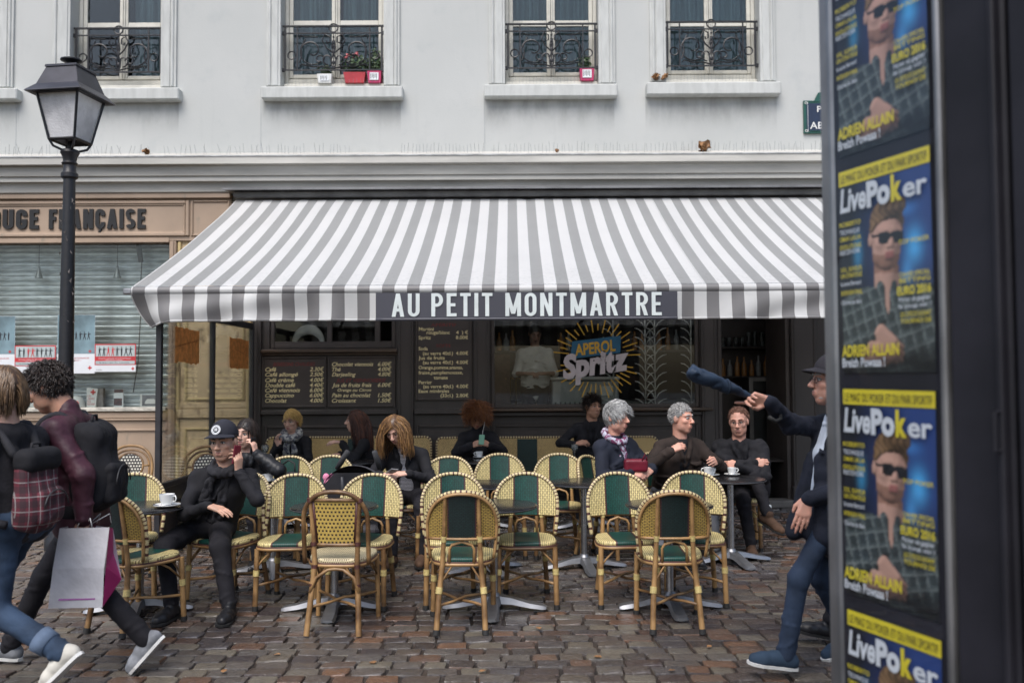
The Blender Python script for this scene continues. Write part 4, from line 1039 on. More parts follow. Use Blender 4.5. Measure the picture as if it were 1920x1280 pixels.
for q in (x0 + .03, x1 - .03):
    for r_ in (z0 + .03, z1 - .03): m.tube([(q + .014 * math.cos(a), Yk - .006, r_ + .014 * math.sin(a)) for a in [k * math.pi / 5 for k in range(10)]], .004, 4, closed=True)
put_text(m, 'PLACE', cx - .19, cx + .19, z1 - .145, .075, Yk - .006, bold=.01); put_text(m, 'DES', cx - .06, cx + .06, z0 + .165, .04, Yk - .006); put_text(m, 'ABBESSES', x0 + .075, x1 - .075, z0 + .055, .085, Yk - .006, bold=.01); put_text(m, '18e Arr.', cx - .1, cx + .1, z1 + .02, .045, Yk - .003)
m.build('lettering', m_white, t)

def ell2(cx, cz, rx, rz, n=22, a0=0, a1=2 * math.pi): return [(cx + rx * math.cos(a0 + (a1 - a0) * i / n), cz + rz * math.sin(a0 + (a1 - a0) * i / n)) for i in range(n)]
# ================================================================== THINGS IN AND ON THE SHOP WINDOW
Yv = YF + .022
def person_sil(m, x, z, h, y, rr, mat=0):      # tiny printed figure
    m.prism(ell2(x, z + h * .92, h * .06, h * .08, 8), y, y + .0006, mat)
    s = rr.uniform(-.12, .12) * h
    m.prism([(x - h * .1, z + h * .82), (x + h * .1, z + h * .82), (x + h * .08, z + h * .45), (x + h * .12 + s, z), (x + h * .04 + s, z), (x, z + h * .4), (x - h * .06 - s, z), (x - h * .13 - s, z), (x - h * .08, z + h * .45)], y, y + .0006, mat)
    if rr.random() < .7: m.prism([(x + h * .08, z + h * .8), (x + h * .3, z + h * .72), (x + h * .3, z + h * .66), (x + h * .08, z + h * .7)], y - .0002, y + .0004, mat)
def redcross(m, cx, cz, s, y, mat=0):
    m.box(cx - s, cx + s, y, y + .0008, cz - s / 3, cz + s / 3, 0, mat); m.box(cx - s / 3, cx + s / 3, y - .0003, y + .0005, cz - s, cz + s, 0, mat)
for i, (a, b, q0, q1, q2, lab) in enumerate(((-43, 28, 592, 663, 700, 'tall poster with grey sky and figures, leftmost on the shutter'), (107, 178, 590, 663, 700, 'tall poster with grey sky and figures right behind the lamp post'))):
    x0, x1, z1, zm, z0 = fx(a, Yv, 650), fx(b, Yv, 650), fz(q0, Yv, 140), fz(q1, Yv, 140), fz(q2, Yv, 140)
    t = thing('tall_poster', ((x0 + x1) / 2, Yv, z0), lab, 'poster', 'posters in the shop window'); rr = random.Random(i)
    m = MB(); m.box(x0, x1, Yv, Yv + .002, z0, z1); m.build('sheet', m_paper, t)
    m = MB(); m.box(x0 + .002, x1 - .002, Yv - .001, Yv - .0002, zm, z1 - .002); m.build('sky_print', m_bluegrey, t)
    m = MB(); zf = fz(637, Yv, 140)
    for k in range(7): person_sil(m, x0 + .08 + k * .052, zf, .10, Yv - .002, rr, 0 if k not in (1,) else 1)
    put_text(m, 'SEMAINE', x0 + .03, x0 + .12, zm - .035, .012, Yv - .0012, 1); put_text(m, 'JOURNÉES NATIONALES', x0 + .03, x1 - .07, zm - .062, .016, Yv - .0012, 1, bold=.01); put_text(m, 'RECRUTEMENT !', x0 + .03, x1 - .17, zm - .09, .016, Yv - .0012, 1)
    redcross(m, x1 - .06, z0 + .07, .024, Yv - .0012, 1); redcross(m, x1 - .06, zm + .03, .018, Yv - .0022, 1); m.build('print', [m_blackprint, m_red], t)
for i, (a, b, q0, q1, lab) in enumerate(((28, 105, 647, 698, 'small red bordered poster with figures between the two tall posters'), (178, 255, 645, 697, 'small red bordered poster with figures beside the hanging cable'))):
    x0, x1, z1, z0 = fx(a, Yv, 650), fx(b, Yv, 650), fz(q0, Yv, 140), fz(q1, Yv, 140); H = z1 - z0
    t = thing('small_poster', ((x0 + x1) / 2, Yv, z0), lab, 'poster', 'posters in the shop window'); rr = random.Random(i + 9)
    m = MB(); m.box(x0, x1, Yv - .002, Yv, z0, z1); m.build('sheet', m_paper, t)
    m = MB(); m.box(x0, x1, Yv - .003, Yv - .0022, z0 + H * .24, z1); m.build('red_print', m_red, t)
    m = MB(); m.box(x0 + .012, x1 - .012, Yv - .004, Yv - .0032, z0 + H * .55, z1 - .014); m.box(x0 + .012, x1 - .012, Yv - .004, Yv - .0032, z0 + H * .27, z0 + H * .39); m.build('picture', pm('pale_grey_print', (.46, .52, .52), .6, .2, 5, 0), t)
    m = MB()
    for k in range(8): person_sil(m, x0 + .06 + k * .055, z0 + H * .565, .115, Yv - .005, rr, 1 if k in (2, 3) else 0)
    put_text(m, 'Semaine nationale de la Croix Rouge', x0 + .05, x1 - .06, z0 + H * .46, .014, Yv - .0042, 2); put_text(m, 'Nos 150 ans à partager', x0 + .14, x1 - .16, z0 + H * .41, .012, Yv - .0042, 2); put_text(m, 'la journée du sourire', x0 + .06, x1 - .08, z0 + H * .31, .016, Yv - .0046, 0)
    redcross(m, x1 - .035, z0 + H * .11, .018, Yv - .0042, 1); put_text(m, 'secourisme', x0 + .02, x0 + .09, z0 + H * .06, .014, Yv - .0042, 0); m.build('print', [m_blackprint, m_red, m_paper], t)
Yn = YF + .14
for i, px in enumerate((73, 220)):
    x, zl = fx(px, Yn, 510), fz(521, Yn, 150)
    t = thing('pendant_lamp', (x, Yn, zl), 'small grey metal pendant lamp in the shop window, ' + ('left of the lamp post' if i == 0 else 'right of the lamp post'), 'pendant lamp', 'pendant lamps in the shop window')
    m = MB(); m.lathe([(.046, zl), (.044, zl + .012), (.028, zl + .07), (.018, zl + .11), (.014, zl + .15), (.0, zl + .155)], 16, (x, Yn, 0)); m.build('lamp_shade', pm('grey_lamp_metal', (.22, .235, .23), .35, .2, 9, 0, metal=.6), t, True, 40)
    m = MB(); m.tube([(x, Yn, zl + .15), (x, Yn, fz(452, Yn))], .004, 5); m.build('cord', m_black, t)
t = thing('door_closer', at(262, 474, YF + .1), 'short black metal arm hanging at the top right of the shutter', 'bracket')
m = MB(); p = at(262, 474, YF + .1); m.box(-.028, .028, -.02, .02, -.12, .12, .006); m.xf(Matrix.Translation(p) @ Matrix.Rotation(R(-8), 4, 'Y')); m.build('arm', m_black, t)
m = MB(); pts = [at(px, py, YF + .1) for px, py in ((266, 490), (264, 530), (264, 590), (261, 640), (259, 680), (253, 715), (250, 735))]; m.tube(pts, .006, 5)
tag(m.build('cable', m_black, None, True), 'thin black cable hanging down the shutter beside the small poster', 'cable')
Yh = YF - .0 + .12; zsill = fz(764, YF, 160) + .001
def shelf_thing(nm, px, lab, cat): p = at(px, 762, Yh); return thing(nm, (p.x, Yh, zsill), lab, cat), p.x
t, x = shelf_thing('helmet', 143, 'white rescue helmet with a small red cross on the sill', 'helmet')
m = MB(); m.lathe([(.105, 0), (.12, .004), (.105, .012), (.10, .06), (.075, .115), (.035, .14), (0, .145)], 20, (x, Yh, zsill)); m.build('shell', m_white, t, True)
m = MB(); redcross(m, x + .055, zsill + .06, .022, Yh - .094); m.xf(Matrix.Identity(4)); m.build('cross_mark', m_red, t)
t, x = shelf_thing('leaflet_holder', 178, 'white leaflet holder with a red cross on the sill', 'leaflet holder')
m = MB(); m.prism([(x - .09, zsill), (x + .02, zsill), (x + .045, zsill + .23), (x - .09, zsill + .245)], Yh - .03, Yh + .06); m.build('holder', m_white, t)
m = MB(); m.box(x + .03, x + .10, Yh, Yh + .06, zsill, zsill + .235); m.build('leaflets', pm('grey_leaflets', (.20, .18, .17), .6, .4, 9, 0), t)
m = MB(); redcross(m, x - .01, zsill + .19, .032, Yh - .032)
for k, b in enumerate(('LES', 'GESTES', 'QUI', 'SAUVENT')): put_text(m, b, x - .08, x - .08 + .014 * len(b), zsill + .13 - .034 * k, .022, Yh - .0315)
m.build('print', m_red, t)
t, x = shelf_thing('booklet', 222, 'standing booklet with dark cover picture on the sill', 'booklet')
m = MB(); m.box(x - .06, x + .06, Yh, Yh + .012, zsill, zsill + .225); m.build('cover', m_paper, t)
m = MB(); m.box(x - .058, x + .058, Yh - .001, Yh - .0002, zsill + .18, zsill + .222); m.box(x - .058, x + .045, Yh - .001, Yh - .0002, zsill + .02, zsill + .11); m.build('cover_print', pm('dark_cover_print', (.10, .045, .045), .5, .8, 25, 0, col2=(.03, .03, .04)), t)
t, x = shelf_thing('photo_print', 279, 'white bordered photo of a van standing on the sill', 'photo')
m = MB(); m.box(x - .11, x + .10, Yh, Yh + .004, zsill, zsill + .155); m.build('card', m_white, t)
m = MB(); m.box(x - .085, x + .096, Yh - .001, Yh - .0002, zsill + .012, zsill + .15); m.build('picture', pm('grey_photo_print', (.22, .22, .24), .5, .5, 6, 0), t)
m = MB(); m.prism([(x - .05, zsill + .04), (x + .08, zsill + .04), (x + .08, zsill + .09), (x + .06, zsill + .10), (x - .02, zsill + .10), (x - .045, zsill + .07)], Yh - .002, Yh - .0012); m.build('van_print', m_white, t)
t, x = shelf_thing('card_box', 70, 'pale card box on the sill behind the walking man', 'box')
m = MB(); m.box(x - .08, x + .08, Yh - .03, Yh + .05, zsill, zsill + .10, .004); m.build('carton', m_white, t)

# ================================================================== POTS ON THE UPPER SILLS, LEAVES
def leaf_cloud(m, c, rad, n, rr, size=.028, mat=0, squash=1.0):
    for i in range(n):
        d = Vector((rr.gauss(0, 1), rr.gauss(0, 1), rr.gauss(0, 1))).normalized() * rr.uniform(.25, 1.0) ** .6
        p = Vector(c) + Vector((d.x * rad[0], d.y * rad[1], d.z * rad[2]))
        nrm = (d + Vector((rr.uniform(-.6, .6), rr.uniform(-1, .2), rr.uniform(-.2, .9)))).normalized(); u = nrm.orthogonal().normalized(); v = nrm.cross(u); a = rr.uniform(0, 6.28)
        u, v = u * math.cos(a) + v * math.sin(a), v * math.cos(a) - u * math.sin(a); s = size * rr.uniform(.6, 1.3)
        m.add([p - u * s, p - v * s * .45, p + u * s, p + v * s * .45 + nrm * s * .2], [(0, 1, 2, 3)], mat)
def sillz(k, Y): return opens[k][2] + .068
Yz = YF + .12; rr = random.Random(4)
def pot(nm, px, wpx, hpx, k, mt, lab, plant=None, flower=False, mark=False, cat='planter'):
    z0 = sillz(k, Yz); x = fx(px, Yz, 140); w_ = wpx / 151 / 2; h = hpx / 151
    t = thing(nm, (x, Yz, z0), lab, cat)
    m = MB(); vs = []
    for s, z_ in ((.86, 0), (1.0, h), (.92, h), (.9, h * .8)):
        for a, b in ((-1, -1), (1, -1), (1, 1), (-1, 1)): vs.append((x + a * w_ * s, Yz + b * .065 * s, z0 + z_))
    m.add(vs, [(3, 2, 1, 0)] + [(4 * r_ + i, 4 * r_ + (i + 1) % 4, 4 * r_ + 4 + (i + 1) % 4, 4 * r_ + 4 + i) for r_ in range(3) for i in range(4)] + [(12, 13, 14, 15)])
    m.build('pot', mt, t)
    if mark:
        m = MB(); m.box(x - w_ * .62, x + w_ * .62, Yz - .068, Yz - .064, z0 + h * .2, z0 + h * .85); m.build('label_print', m_paper, t)
        m = MB()
        for i in range(5): m.box(x - w_ * .5 + i * w_ * .2, x - w_ * .42 + i * w_ * .2, Yz - .0695, Yz - .0685, z0 + h * (.3 + .1 * (i % 2)), z0 + h * .75)
        m.build('label_marks', m_blackprint, t)
    if plant:
        c = (x + plant[0], Yz, z0 + h + plant[2] * .9); m = MB(); leaf_cloud(m, c, (plant[1], .07, plant[2]), plant[3], rr)
        for i in range(7): m.tube([(x + rr.uniform(-w_, w_) * .5, Yz, z0 + h * .8), (c[0] + rr.uniform(-.8, .8) * plant[1], Yz + rr.uniform(-.04, .04), c[2])], .004, 4)
        m.build('foliage', m_leaf, t)
        if flower:
            m = MB(); leaf_cloud(m, (c[0] - plant[1] * .6, Yz - .05, c[2] + plant[2] * .5), (.05, .03, .04), 22, rr, .018); leaf_cloud(m, (c[0] + plant[1] * .0, Yz - .05, c[2] + plant[2] * .55), (.05, .03, .04), 22, rr, .018); m.build('flowers', m_flower, t)
pot('planter', 610, 28, 17, 2, m_white, 'small white plant pot with printed oval behind the second window railing', (.0, .10, .07, 60), mark=True)
pot('flower_trough', 666, 42, 20, 2, m_plast, 'red flower trough with pink geraniums in the second window', (.02, .19, .15, 220), True)
pot('planter', 703, 27, 22, 2, m_pink, 'pink pot with printed label and leafy plant in the second window corner', (.0, .11, .17, 170), mark=True)
pot('planter', 1100, 28, 24, 3, m_pink, 'magenta pot with printed label in the third window corner', (-.02, .08, .11, 70), mark=True)
def crumple(px, py, Y, r, lab, seed, z0):
    q = random.Random(seed); p = at(px, py, Y); m = MB()
    for i in range(5):
        a = q.uniform(0, 6.28); vs = []; N = 6
        c = Vector((p.x + q.uniform(-.4, .4) * r, Y + q.uniform(-.3, .3) * r, z0 + r * q.uniform(.5, .9)))
        u = Vector((q.gauss(0, 1), q.gauss(0, 1), q.gauss(0, 1))).normalized(); v = u.orthogonal().normalized()
        for iy in range(N + 1):
            for ixx in range(N + 1):
                s, t_ = ixx / N * 2 - 1, iy / N * 2 - 1; wdt = math.sqrt(max(.05, 1 - t_ * t_))
                vs.append(c + u * (s * r * wdt * .8) + v * (t_ * r * .9) + u.cross(v) * r * (.4 * s * s + .12 * math.sin(5 * s + a) + .1 * math.cos(7 * t_ + a)))
        m.add(vs, [(iy * (N + 1) + ixx, iy * (N + 1) + ixx + 1, (iy + 1) * (N + 1) + ixx + 1, (iy + 1) * (N + 1) + ixx) for iy in range(N) for ixx in range(N)])
    zmin = min(v[2] for v in m.v); m.v = [(x, y, z - zmin + z0) for x, y, z in m.v]
    tag(m.build('dead_leaf', m_deadleaf, None, True), lab, 'dead leaf')
YC_ = YF - .2
crumple(1323, 283, YC_, .085, 'large crumpled brown plane leaf on the cornice ledge', 3, fz(287, YC_))
crumple(1246, 150, YF - .06, .05, 'crumpled brown leaf on the left end of the fourth window sill', 5, opens[4][2] + .002)
crumple(1229, 150, YF - .06, .05, 'dark shrivelled leaf beside the brown one on the fourth window sill', 8, opens[4][2] + .002)
crumple(274, 286, YC_, .04, 'small dark leaf on the cornice ledge below the first window', 12, fz(287, YC_))
crumple(1044, 284, YC_, .025, 'tiny leaf on the cornice ledge below the third window', 14, fz(287, YC_))
# ================================================================== CHAIRS
def yb(x, z): return .185 + (z - .45) * .17 - 1.05 * x * x
def arch(n=44, w=.232, zt=.885, zs=.665, w0=.212, z0=.455):
    pts = []
    k = 6
    for i in range(k): z = z0 + (zs - z0) * i / k; pts.append((-(w0 + (w - w0) * math.sin(math.pi / 2 * i / k)), z))
    for i in range(n + 1):
        a = math.pi - math.pi * i / n; c, s_ = math.cos(a), math.sin(a)
        pts.append((w * math.copysign(abs(c) ** .86, c), zs + (zt - zs) * abs(s_) ** .92))
    for i in range(k - 1, -1, -1): z = z0 + (zs - z0) * i / k; pts.append((w0 + (w - w0) * math.sin(math.pi / 2 * i / k), z))
    return pts
def halfw(z, zt=.885, zs=.665, w=.232):
    if z <= zs: return w - .01 * (zs - z) / .2
    q = min(1, (z - zs) / (zt - zs)); s_ = q ** (1 / .92); return w * math.sqrt(max(0, 1 - s_ * s_)) ** .86
def leg(root, pts, r, band=None, cap=True):
    m = MB(); m.tube(pts, r, 8); l = m.build('leg', m_rattan, root, True, 50)
    if isinstance(r, list): r = r[0]
    if band is not None:
        a, b = Vector(band[0]), Vector(band[1]); m = MB(); m.tube([a, b], r + .004, 8); m.build('cane_band', m_pale, l, True, 50)
    if cap:
        p = Vector(pts[0]); d = (Vector(pts[1]) - p).normalized(); m = MB(); m.tube([p - d * .001, p + d * .03], [r + .004, r + .003], 8); m.build('foot_cap', m_rubber, l, True, 50)
    return l
def lerp(a, b, t): return tuple(a[i] + (b[i] - a[i]) * t for i in range(3))
def seat_outline(n=36, wf=.225, wr=.185, d0=-.215, d1=.195, p=3.4):
    pts = []
    for i in range(n):
        a = 2 * math.pi * i / n; c, s_ = math.cos(a), math.sin(a)
        u = math.copysign(abs(c) ** (2 / p), c); v = math.copysign(abs(s_) ** (2 / p), s_)
        y = (d0 + d1) / 2 + v * (d1 - d0) / 2; w_ = wf + (wr - wf) * (v + 1) / 2; pts.append((u * w_, y))
    return pts
def seat_mesh(root, mats, rim_mat):
    o = seat_outline(); n = len(o); m = MB(); vs = []
    rings = ((.97, .428), (1.0, .438), (1.0, .452), (.97, .461), (.80, .462), (.4, .457))
    for k, z in rings:
        for (x, y) in o: vs.append((x * k, y * k, z + (.0 if k > .9 else 0)))
    vs.append((0, 0, .455)); fs = []
    for r_ in range(len(rings) - 1): fs += [(r_ * n + i, r_ * n + (i + 1) % n, (r_ + 1) * n + (i + 1) % n, (r_ + 1) * n + i) for i in range(n)]
    fs += [((len(rings) - 1) * n + i, (len(rings) - 1) * n + (i + 1) % n, len(rings) * n) for i in range(n)] + [tuple(range(n))[::-1]]
    m.add(vs, fs); m.build('seat', mats, root, True, 60)
    m = MB(); m.tube([(x * .985, y * .985, .418) for x, y in o], .0125, 7, closed=True); m.build('seat_ring', m_rattan, root, True)
    m = MB(); m.tube([(x * 1.0, y * 1.0, .431) for x, y in o], .0055, 5, closed=True); m.build('seat_edging', rim_mat, root, True)
def under(root, b=.17):
    fl, fr_, rl, rr_ = (-.195, -.185, .17), (.195, -.185, .17), (-.155, .235, .17), (.155, .235, .17)
    for a, b_ in ((fl, rr_), (fr_, rl)):
        mid = lerp(a, b_, .5); m = MB(); m.tube([a, lerp(a, b_, .25), (mid[0], mid[1], mid[2] + (.012 if a is fl else -.012)), lerp(a, b_, .75), b_], .0095, 7); m.build('stretcher', m_rattan, root, True)
    for s in (-1, 1):
        m = MB(); m.tube([(s * .197, -.185, .29), (s * .16, -.185, .34), (s * .10, -.185, .40), (s * .085, -.185, .415)], .007, 6); m.build('brace', m_rattan, root, True)
        m = MB(); m.tube([(s * .148, .225, .27), (s * .11, .20, .34), (s * .07, .19, .40), (s * .06, .188, .415)], .007, 6); m.build('brace', m_rattan, root, True)
        m = MB(); m.tube([(s * .196, -.17, .29), (s * .19, -.08, .37), (s * .18, .0, .415)], .007, 6); m.build('brace', m_rattan, root, True)
def chairA():
    root = bpy.data.objects.new('bistro_chair', None); COL.objects.link(root)
    seat_mesh(root, m_weaves, m_maroon)
    # woven panel, a thin curved sheet with two faces
    m = MB(); nz, nx = 14, 16; zlo, zhi = .588, .876; F_ = []; B_ = []
    for j in range(nz + 1):
        z = zlo + (zhi - zlo) * j / nz; w_ = max(.012, halfw(z) - .006)
        for i in range(nx + 1):
            x = -w_ + 2 * w_ * i / nx; F_.append((x, yb(x, z) - .006, z)); B_.append((x, yb(x, z) + .006, z))
    fs = [(j * (nx + 1) + i, j * (nx + 1) + i + 1, (j + 1) * (nx + 1) + i + 1, (j + 1) * (nx + 1) + i) for j in range(nz) for i in range(nx)]
    m.add(F_, fs, 0); m.add(B_, [f[::-1] for f in fs], 1); m.build('backrest', [m_weave, m_weaveb], root, True)
    P = arch(); Q = []
    for i in range(len(P) - 1):
        for k in range(2): Q.append((P[i][0] + (P[i + 1][0] - P[i][0]) * k / 2, P[i][1] + (P[i + 1][1] - P[i][1]) * k / 2))
    Q.append(P[-1])
    m = MB(); m.tube([(x, yb(x, z) - .004, z) for x, z in Q], .0135, 7, alt=[0, 0, 1]); m.build('edge_braid', [m_palelt, m_maroon], root, True)
    m = MB(); m.tube([(x * .955, yb(x, z) + .014, z - (.012 if z > .7 else 0)) for x, z in P], .0105, 7); m.build('back_hoop', m_rattan, root, True)
    m = MB(); m.tube([(x, yb(x, .585) + .012, .584) for x in [-.215 + .043 * i for i in range(11)]], .0095, 7); m.build('back_rail', m_rattan, root, True)
    m = MB(); m.tube([(-.078, .192, .43), (-.078, .196, .52), (-.062, .2, .545), (0, .205, .566), (.062, .2, .545), (.078, .196, .52), (.078, .192, .43)], .0095, 7); m.build('back_arch', m_rattan, root, True)
    for s in (-1, 1):
        top = [(s * .155, .265, 0), (s * .142, .225, .22), (s * .122, .195, .43), (s * .112, yb(.112, .61) + .014, .62), (s * .106, yb(.106, .82) + .016, .80 + .05)]
        leg(root, top, [.0185, .018, .017, .014, .012], ((s * .1425, .2235, .245), (s * .1385, .217, .285)))
        m = MB(); q = lerp(top[2], top[3], .72); q2 = lerp(top[2], top[3], .9); m.tube([q, q2], .0175, 8); m.build('cane_band', m_pale, root, True, 50)
        leg(root, [(s * .205, -.2, 0), (s * .195, -.18, .42)], .0185, ((s * .1995, -.189, .235), (s * .1985, -.187, .275)))
    under(root); return root
def chairB():
    root = bpy.data.objects.new('cane_chair', None); COL.objects.link(root)
    seat_mesh(root, m_checks, m_maroon)
    P = arch(36, .205, .895, .70, .205, .43)
    m = MB(); m.tube([(x, yb(x * .6, z), z) for x, z in P], .015, 8); m.build('back_hoop', m_rattan, root, True)
    m = MB(); nz = 6; V_ = []; V2 = []
    for j in range(nz + 1):
        z = .565 + (.83 - .565) * j / nz; w_ = .112 + .018 * j / nz
        for i in range(9): x = -w_ + 2 * w_ * i / 8; V_.append((x, yb(x, z) - .006, z)); V2.append((x, yb(x, z) + .005, z))
    fs = [(j * 9 + i, j * 9 + i + 1, (j + 1) * 9 + i + 1, (j + 1) * 9 + i) for j in range(nz) for i in range(8)]
    m.add(V_, fs); m.add(V2, [f[::-1] for f in fs]); m.build('backrest', m_check, root, True)
    m = MB(); m.tube([(x, yb(x, .555) + .002, .553) for x in [-.13 + .026 * i for i in range(11)]], .013, 8); m.build('back_rail', m_rattan, root, True)
    m = MB(); m.tube([(x, yb(x, .84) + .002, .842) for x in [-.15 + .03 * i for i in range(11)]], .012, 8); m.build('back_rail', m_rattan, root, True)
    m = MB()
    for s in (-1, 1): m.tube([(s * .122, yb(.12, .56), .555), (s * .14, yb(.13, .84), .845)], .011, 7)
    m.build('panel_frame', m_maroon, root, True)
    for s in (-1, 1):
        pts = [(s * .165, .27, 0), (s * .15, .225, .22), (s * .135, .19, .43), (s * .142, yb(.14, .62) + .01, .62), (s * .16, yb(.15, .84) + .012, .85)]
        l = leg(root, pts, [.019, .0185, .017, .0145, .012], None, False)
        for q in (.30, .415, .56, .84):
            k = 1 if q < .43 else (2 if q < .62 else 3); t_ = (q - pts[k][2]) / (pts[k + 1][2] - pts[k][2]); a = lerp(pts[k], pts[k + 1], t_); m = MB(); m.tube([(a[0], a[1], a[2] - .012), (a[0], a[1], a[2] + .012)], .0195, 8); m.build('cane_band', m_maroon, l, True, 50)
        l = leg(root, [(s * .205, -.2, 0), (s * .195, -.18, .42)], .0165, None, False)
    m = MB(); m.tube([(-.155, .23, .26), (-.12, .215, .35), (-.05, .20, .395), (0, .195, .40), (.05, .20, .395), (.12, .215, .35), (.155, .23, .26)], .011, 7); m.build('back_arch', m_rattan, root, True)
    under(root); return root
def chairC():
    root = bpy.data.objects.new('medallion_chair', None); COL.objects.link(root)
    seat_mesh(root, m_checks, m_rattan)
    for k, (w_, zt, off) in enumerate(((.225, .93, .0), (.19, .885, .012))):
        P = arch(36, w_, zt, .70, w_ * .9, .43); m = MB(); m.tube([(x, yb(x * .5, z) + off, z) for x, z in P], .0145 if k == 0 else .0105, 8); m.build('back_hoop', m_rattan, root, True)
    m = MB(); pts = ell2(0, .73, .135, .125, 28); V_ = [(x, yb(x, z) - .004, z) for x, z in pts] + [(x, yb(x, z) + .006, z) for x, z in pts]
    m.add(V_, [tuple(range(28)), tuple(range(55, 27, -1))]); m.build('backrest', m_medal, root)
    m = MB(); m.tube([(x, yb(x, z), z) for x, z in pts], .011, 7, closed=True); m.build('medallion_ring', m_rattan, root, True)
    for s in (-1, 1):
        m = MB(); m.tube([(s * .13, yb(.13, .73), .73), (s * .19, yb(.1, .73), .735)], .009, 6); m.build('spacer', m_rattan, root, True)
        leg(root, [(s * .165, .27, 0), (s * .15, .225, .22), (s * .14, .19, .43)], .016); leg(root, [(s * .205, -.2, 0), (s * .195, -.18, .42)], .0165)
    under(root); return root
PA, PB, PC_ = chairA(), chairB(), chairC()
usedp = set()
def place(proto, X_, Y_, deg, label, group='bistro chairs on the terrace', tilt=0):
    if proto.name in usedp: o = copy_tree(proto)
    else: usedp.add(proto.name); o = proto
    o.location = (X_, Y_, .004); o.rotation_euler = (R(random.uniform(-.5, .5)), R(random.uniform(-.5, .5)), R(deg + random.uniform(-3, 3))); tag(o, label, 'chair', group); return o
g = 'green striped woven bistro chair '
CH = [(-2.47, 5.86, 155, g + 'with its back to the street, leftmost in the front row'), (-2.82, 6.52, 12, g + 'facing the street behind the leftmost cup table'),
      (-2.08, 6.50, -24, g + 'under the man in the cap on the phone'), (-1.60, 6.40, 4, g + 'empty, facing the street left of the checkered back chair'),
      (-1.075, 6.40, -7, g + 'empty, facing the street right of the checkered back chair'), (-.425, 6.42, 3, g + 'facing the street behind the middle front chair'),
      (-.335, 5.85, 183, g + 'with its back to the street at the middle front table'), (.098, 6.40, -3, g + 'empty, facing the street right of the middle front table'),
      (.80, 6.40, 3, g + 'empty, facing the street left of the right front table'), (1.315, 6.44, -7, g + 'facing the street, behind the front right chair'),
      (1.035, 5.85, 177, g + 'with its back to the street at the right front table'), (-2.06, 7.92, 0, g + 'with a dark bag on its back'),
      (-1.70, 7.98, 0, g + 'half hidden behind the stroller'), (-.60, 7.80, -4, g + 'second row, beside the woman reading her phone'),
      (-.105, 8.05, 2, g + 'second row, in front of the curly haired woman'), (.42, 8.05, -2, g + 'second row, in front of the dark haired man'),
      (.86, 7.92, 52, g + 'under the grey haired woman'), (1.45, 8.16, 38, g + 'under the grey haired man in brown jacket'),
      (2.14, 8.42, -18, g + 'under the man with glasses and crossed legs'), (-1.04, 8.14, 0, g + 'under the woman with wavy brown hair'), (-2.34, 7.86, 8, g + 'under the phoning woman behind the man in the cap')]
for x_, y_, d_, l_ in CH: place(PA, x_, y_, d_, l_)
place(PB, -1.125, 5.85, 181, 'cane chair with yellow checkered woven back with its back to the street')
gc = 'cane chairs with round woven medallion backs'
place(PC_, -3.86, 8.75, 3, 'cane chair with black and white medallion back by the peach shop wall', gc)
place(PC_, -3.22, 7.15, 62, 'cane chair turned sideways in front of the peach shop wall', gc)
place(PC_, -2.98, 8.6, 14, 'cane chair with medallion back inside the glass screen behind the man in the cap', gc)

# ================================================================== BENCHES
def bench(px0, px1, lab, bands):
    Yb = YF - .40; x0, x1 = fx(px0, Yb, 820), fx(px1, Yb, 820); zt = fz(821, Yb, (px0 + px1) / 2); cx = (x0 + x1) / 2
    t = thing('woven_bench', (cx, Yb, 0), lab, 'bench', 'woven benches along the cafe wall')
    m = MB(); r = .07; P = [(x0, .47)] + [(x0 + r - r * math.cos(a), zt - r + r * math.sin(a)) for a in [math.pi / 2 * i / 6 for i in range(7)]] + [(x1 - r + r * math.sin(a), zt - r + r * math.cos(a)) for a in [math.pi / 2 * i / 6 for i in range(7)]] + [(x1, .47)]
    m.prism(P, Yb + .14, Yb + .165); b = m.build('backrest', m_bench, t)
    m = MB(); Q = []
    for i in range(len(P) - 1):
        d = math.dist(P[i], P[i + 1]); n = max(1, int(d / .016)); Q += [lerp((P[i][0], 0, P[i][1]), (P[i + 1][0], 0, P[i + 1][1]), k / n) for k in range(n)]
    m.tube([(q[0], Yb + .145, q[2]) for q in Q], .014, 6, alt=[0, 1]); m.build('edge_braid', [m_palelt, m_maroon], t, True)
    for (a, c) in bands:
        m = MB(); m.box(fx(a, Yb, 840), fx(c, Yb, 840), Yb + .132, Yb + .139, .48, zt - .018); m.build('colour_band', m_benchg, b)
    m = MB(); m.box(x0, x1, Yb - .3, Yb + .13, .42, .462, .015); m.build('seat', m_bench, t)
    n = max(2, int((x1 - x0) / .7) + 1)
    for i in range(n):
        x = x0 + .04 + (x1 - x0 - .08) * i / (n - 1)
        for yy in (Yb - .27, Yb + .12): m = MB(); m.tube([(x, yy, 0.004), (x, yy, .425)], .016, 7); m.build('leg', m_rattan, t, True)
bench(494, 806, 'woven cane bench along the wall behind the blonde woman, left one', [(648, 690)])
bench(817, 1236, 'woven cane bench along the wall behind the curly haired woman, right one', [(970, 1008), (1150, 1190)])

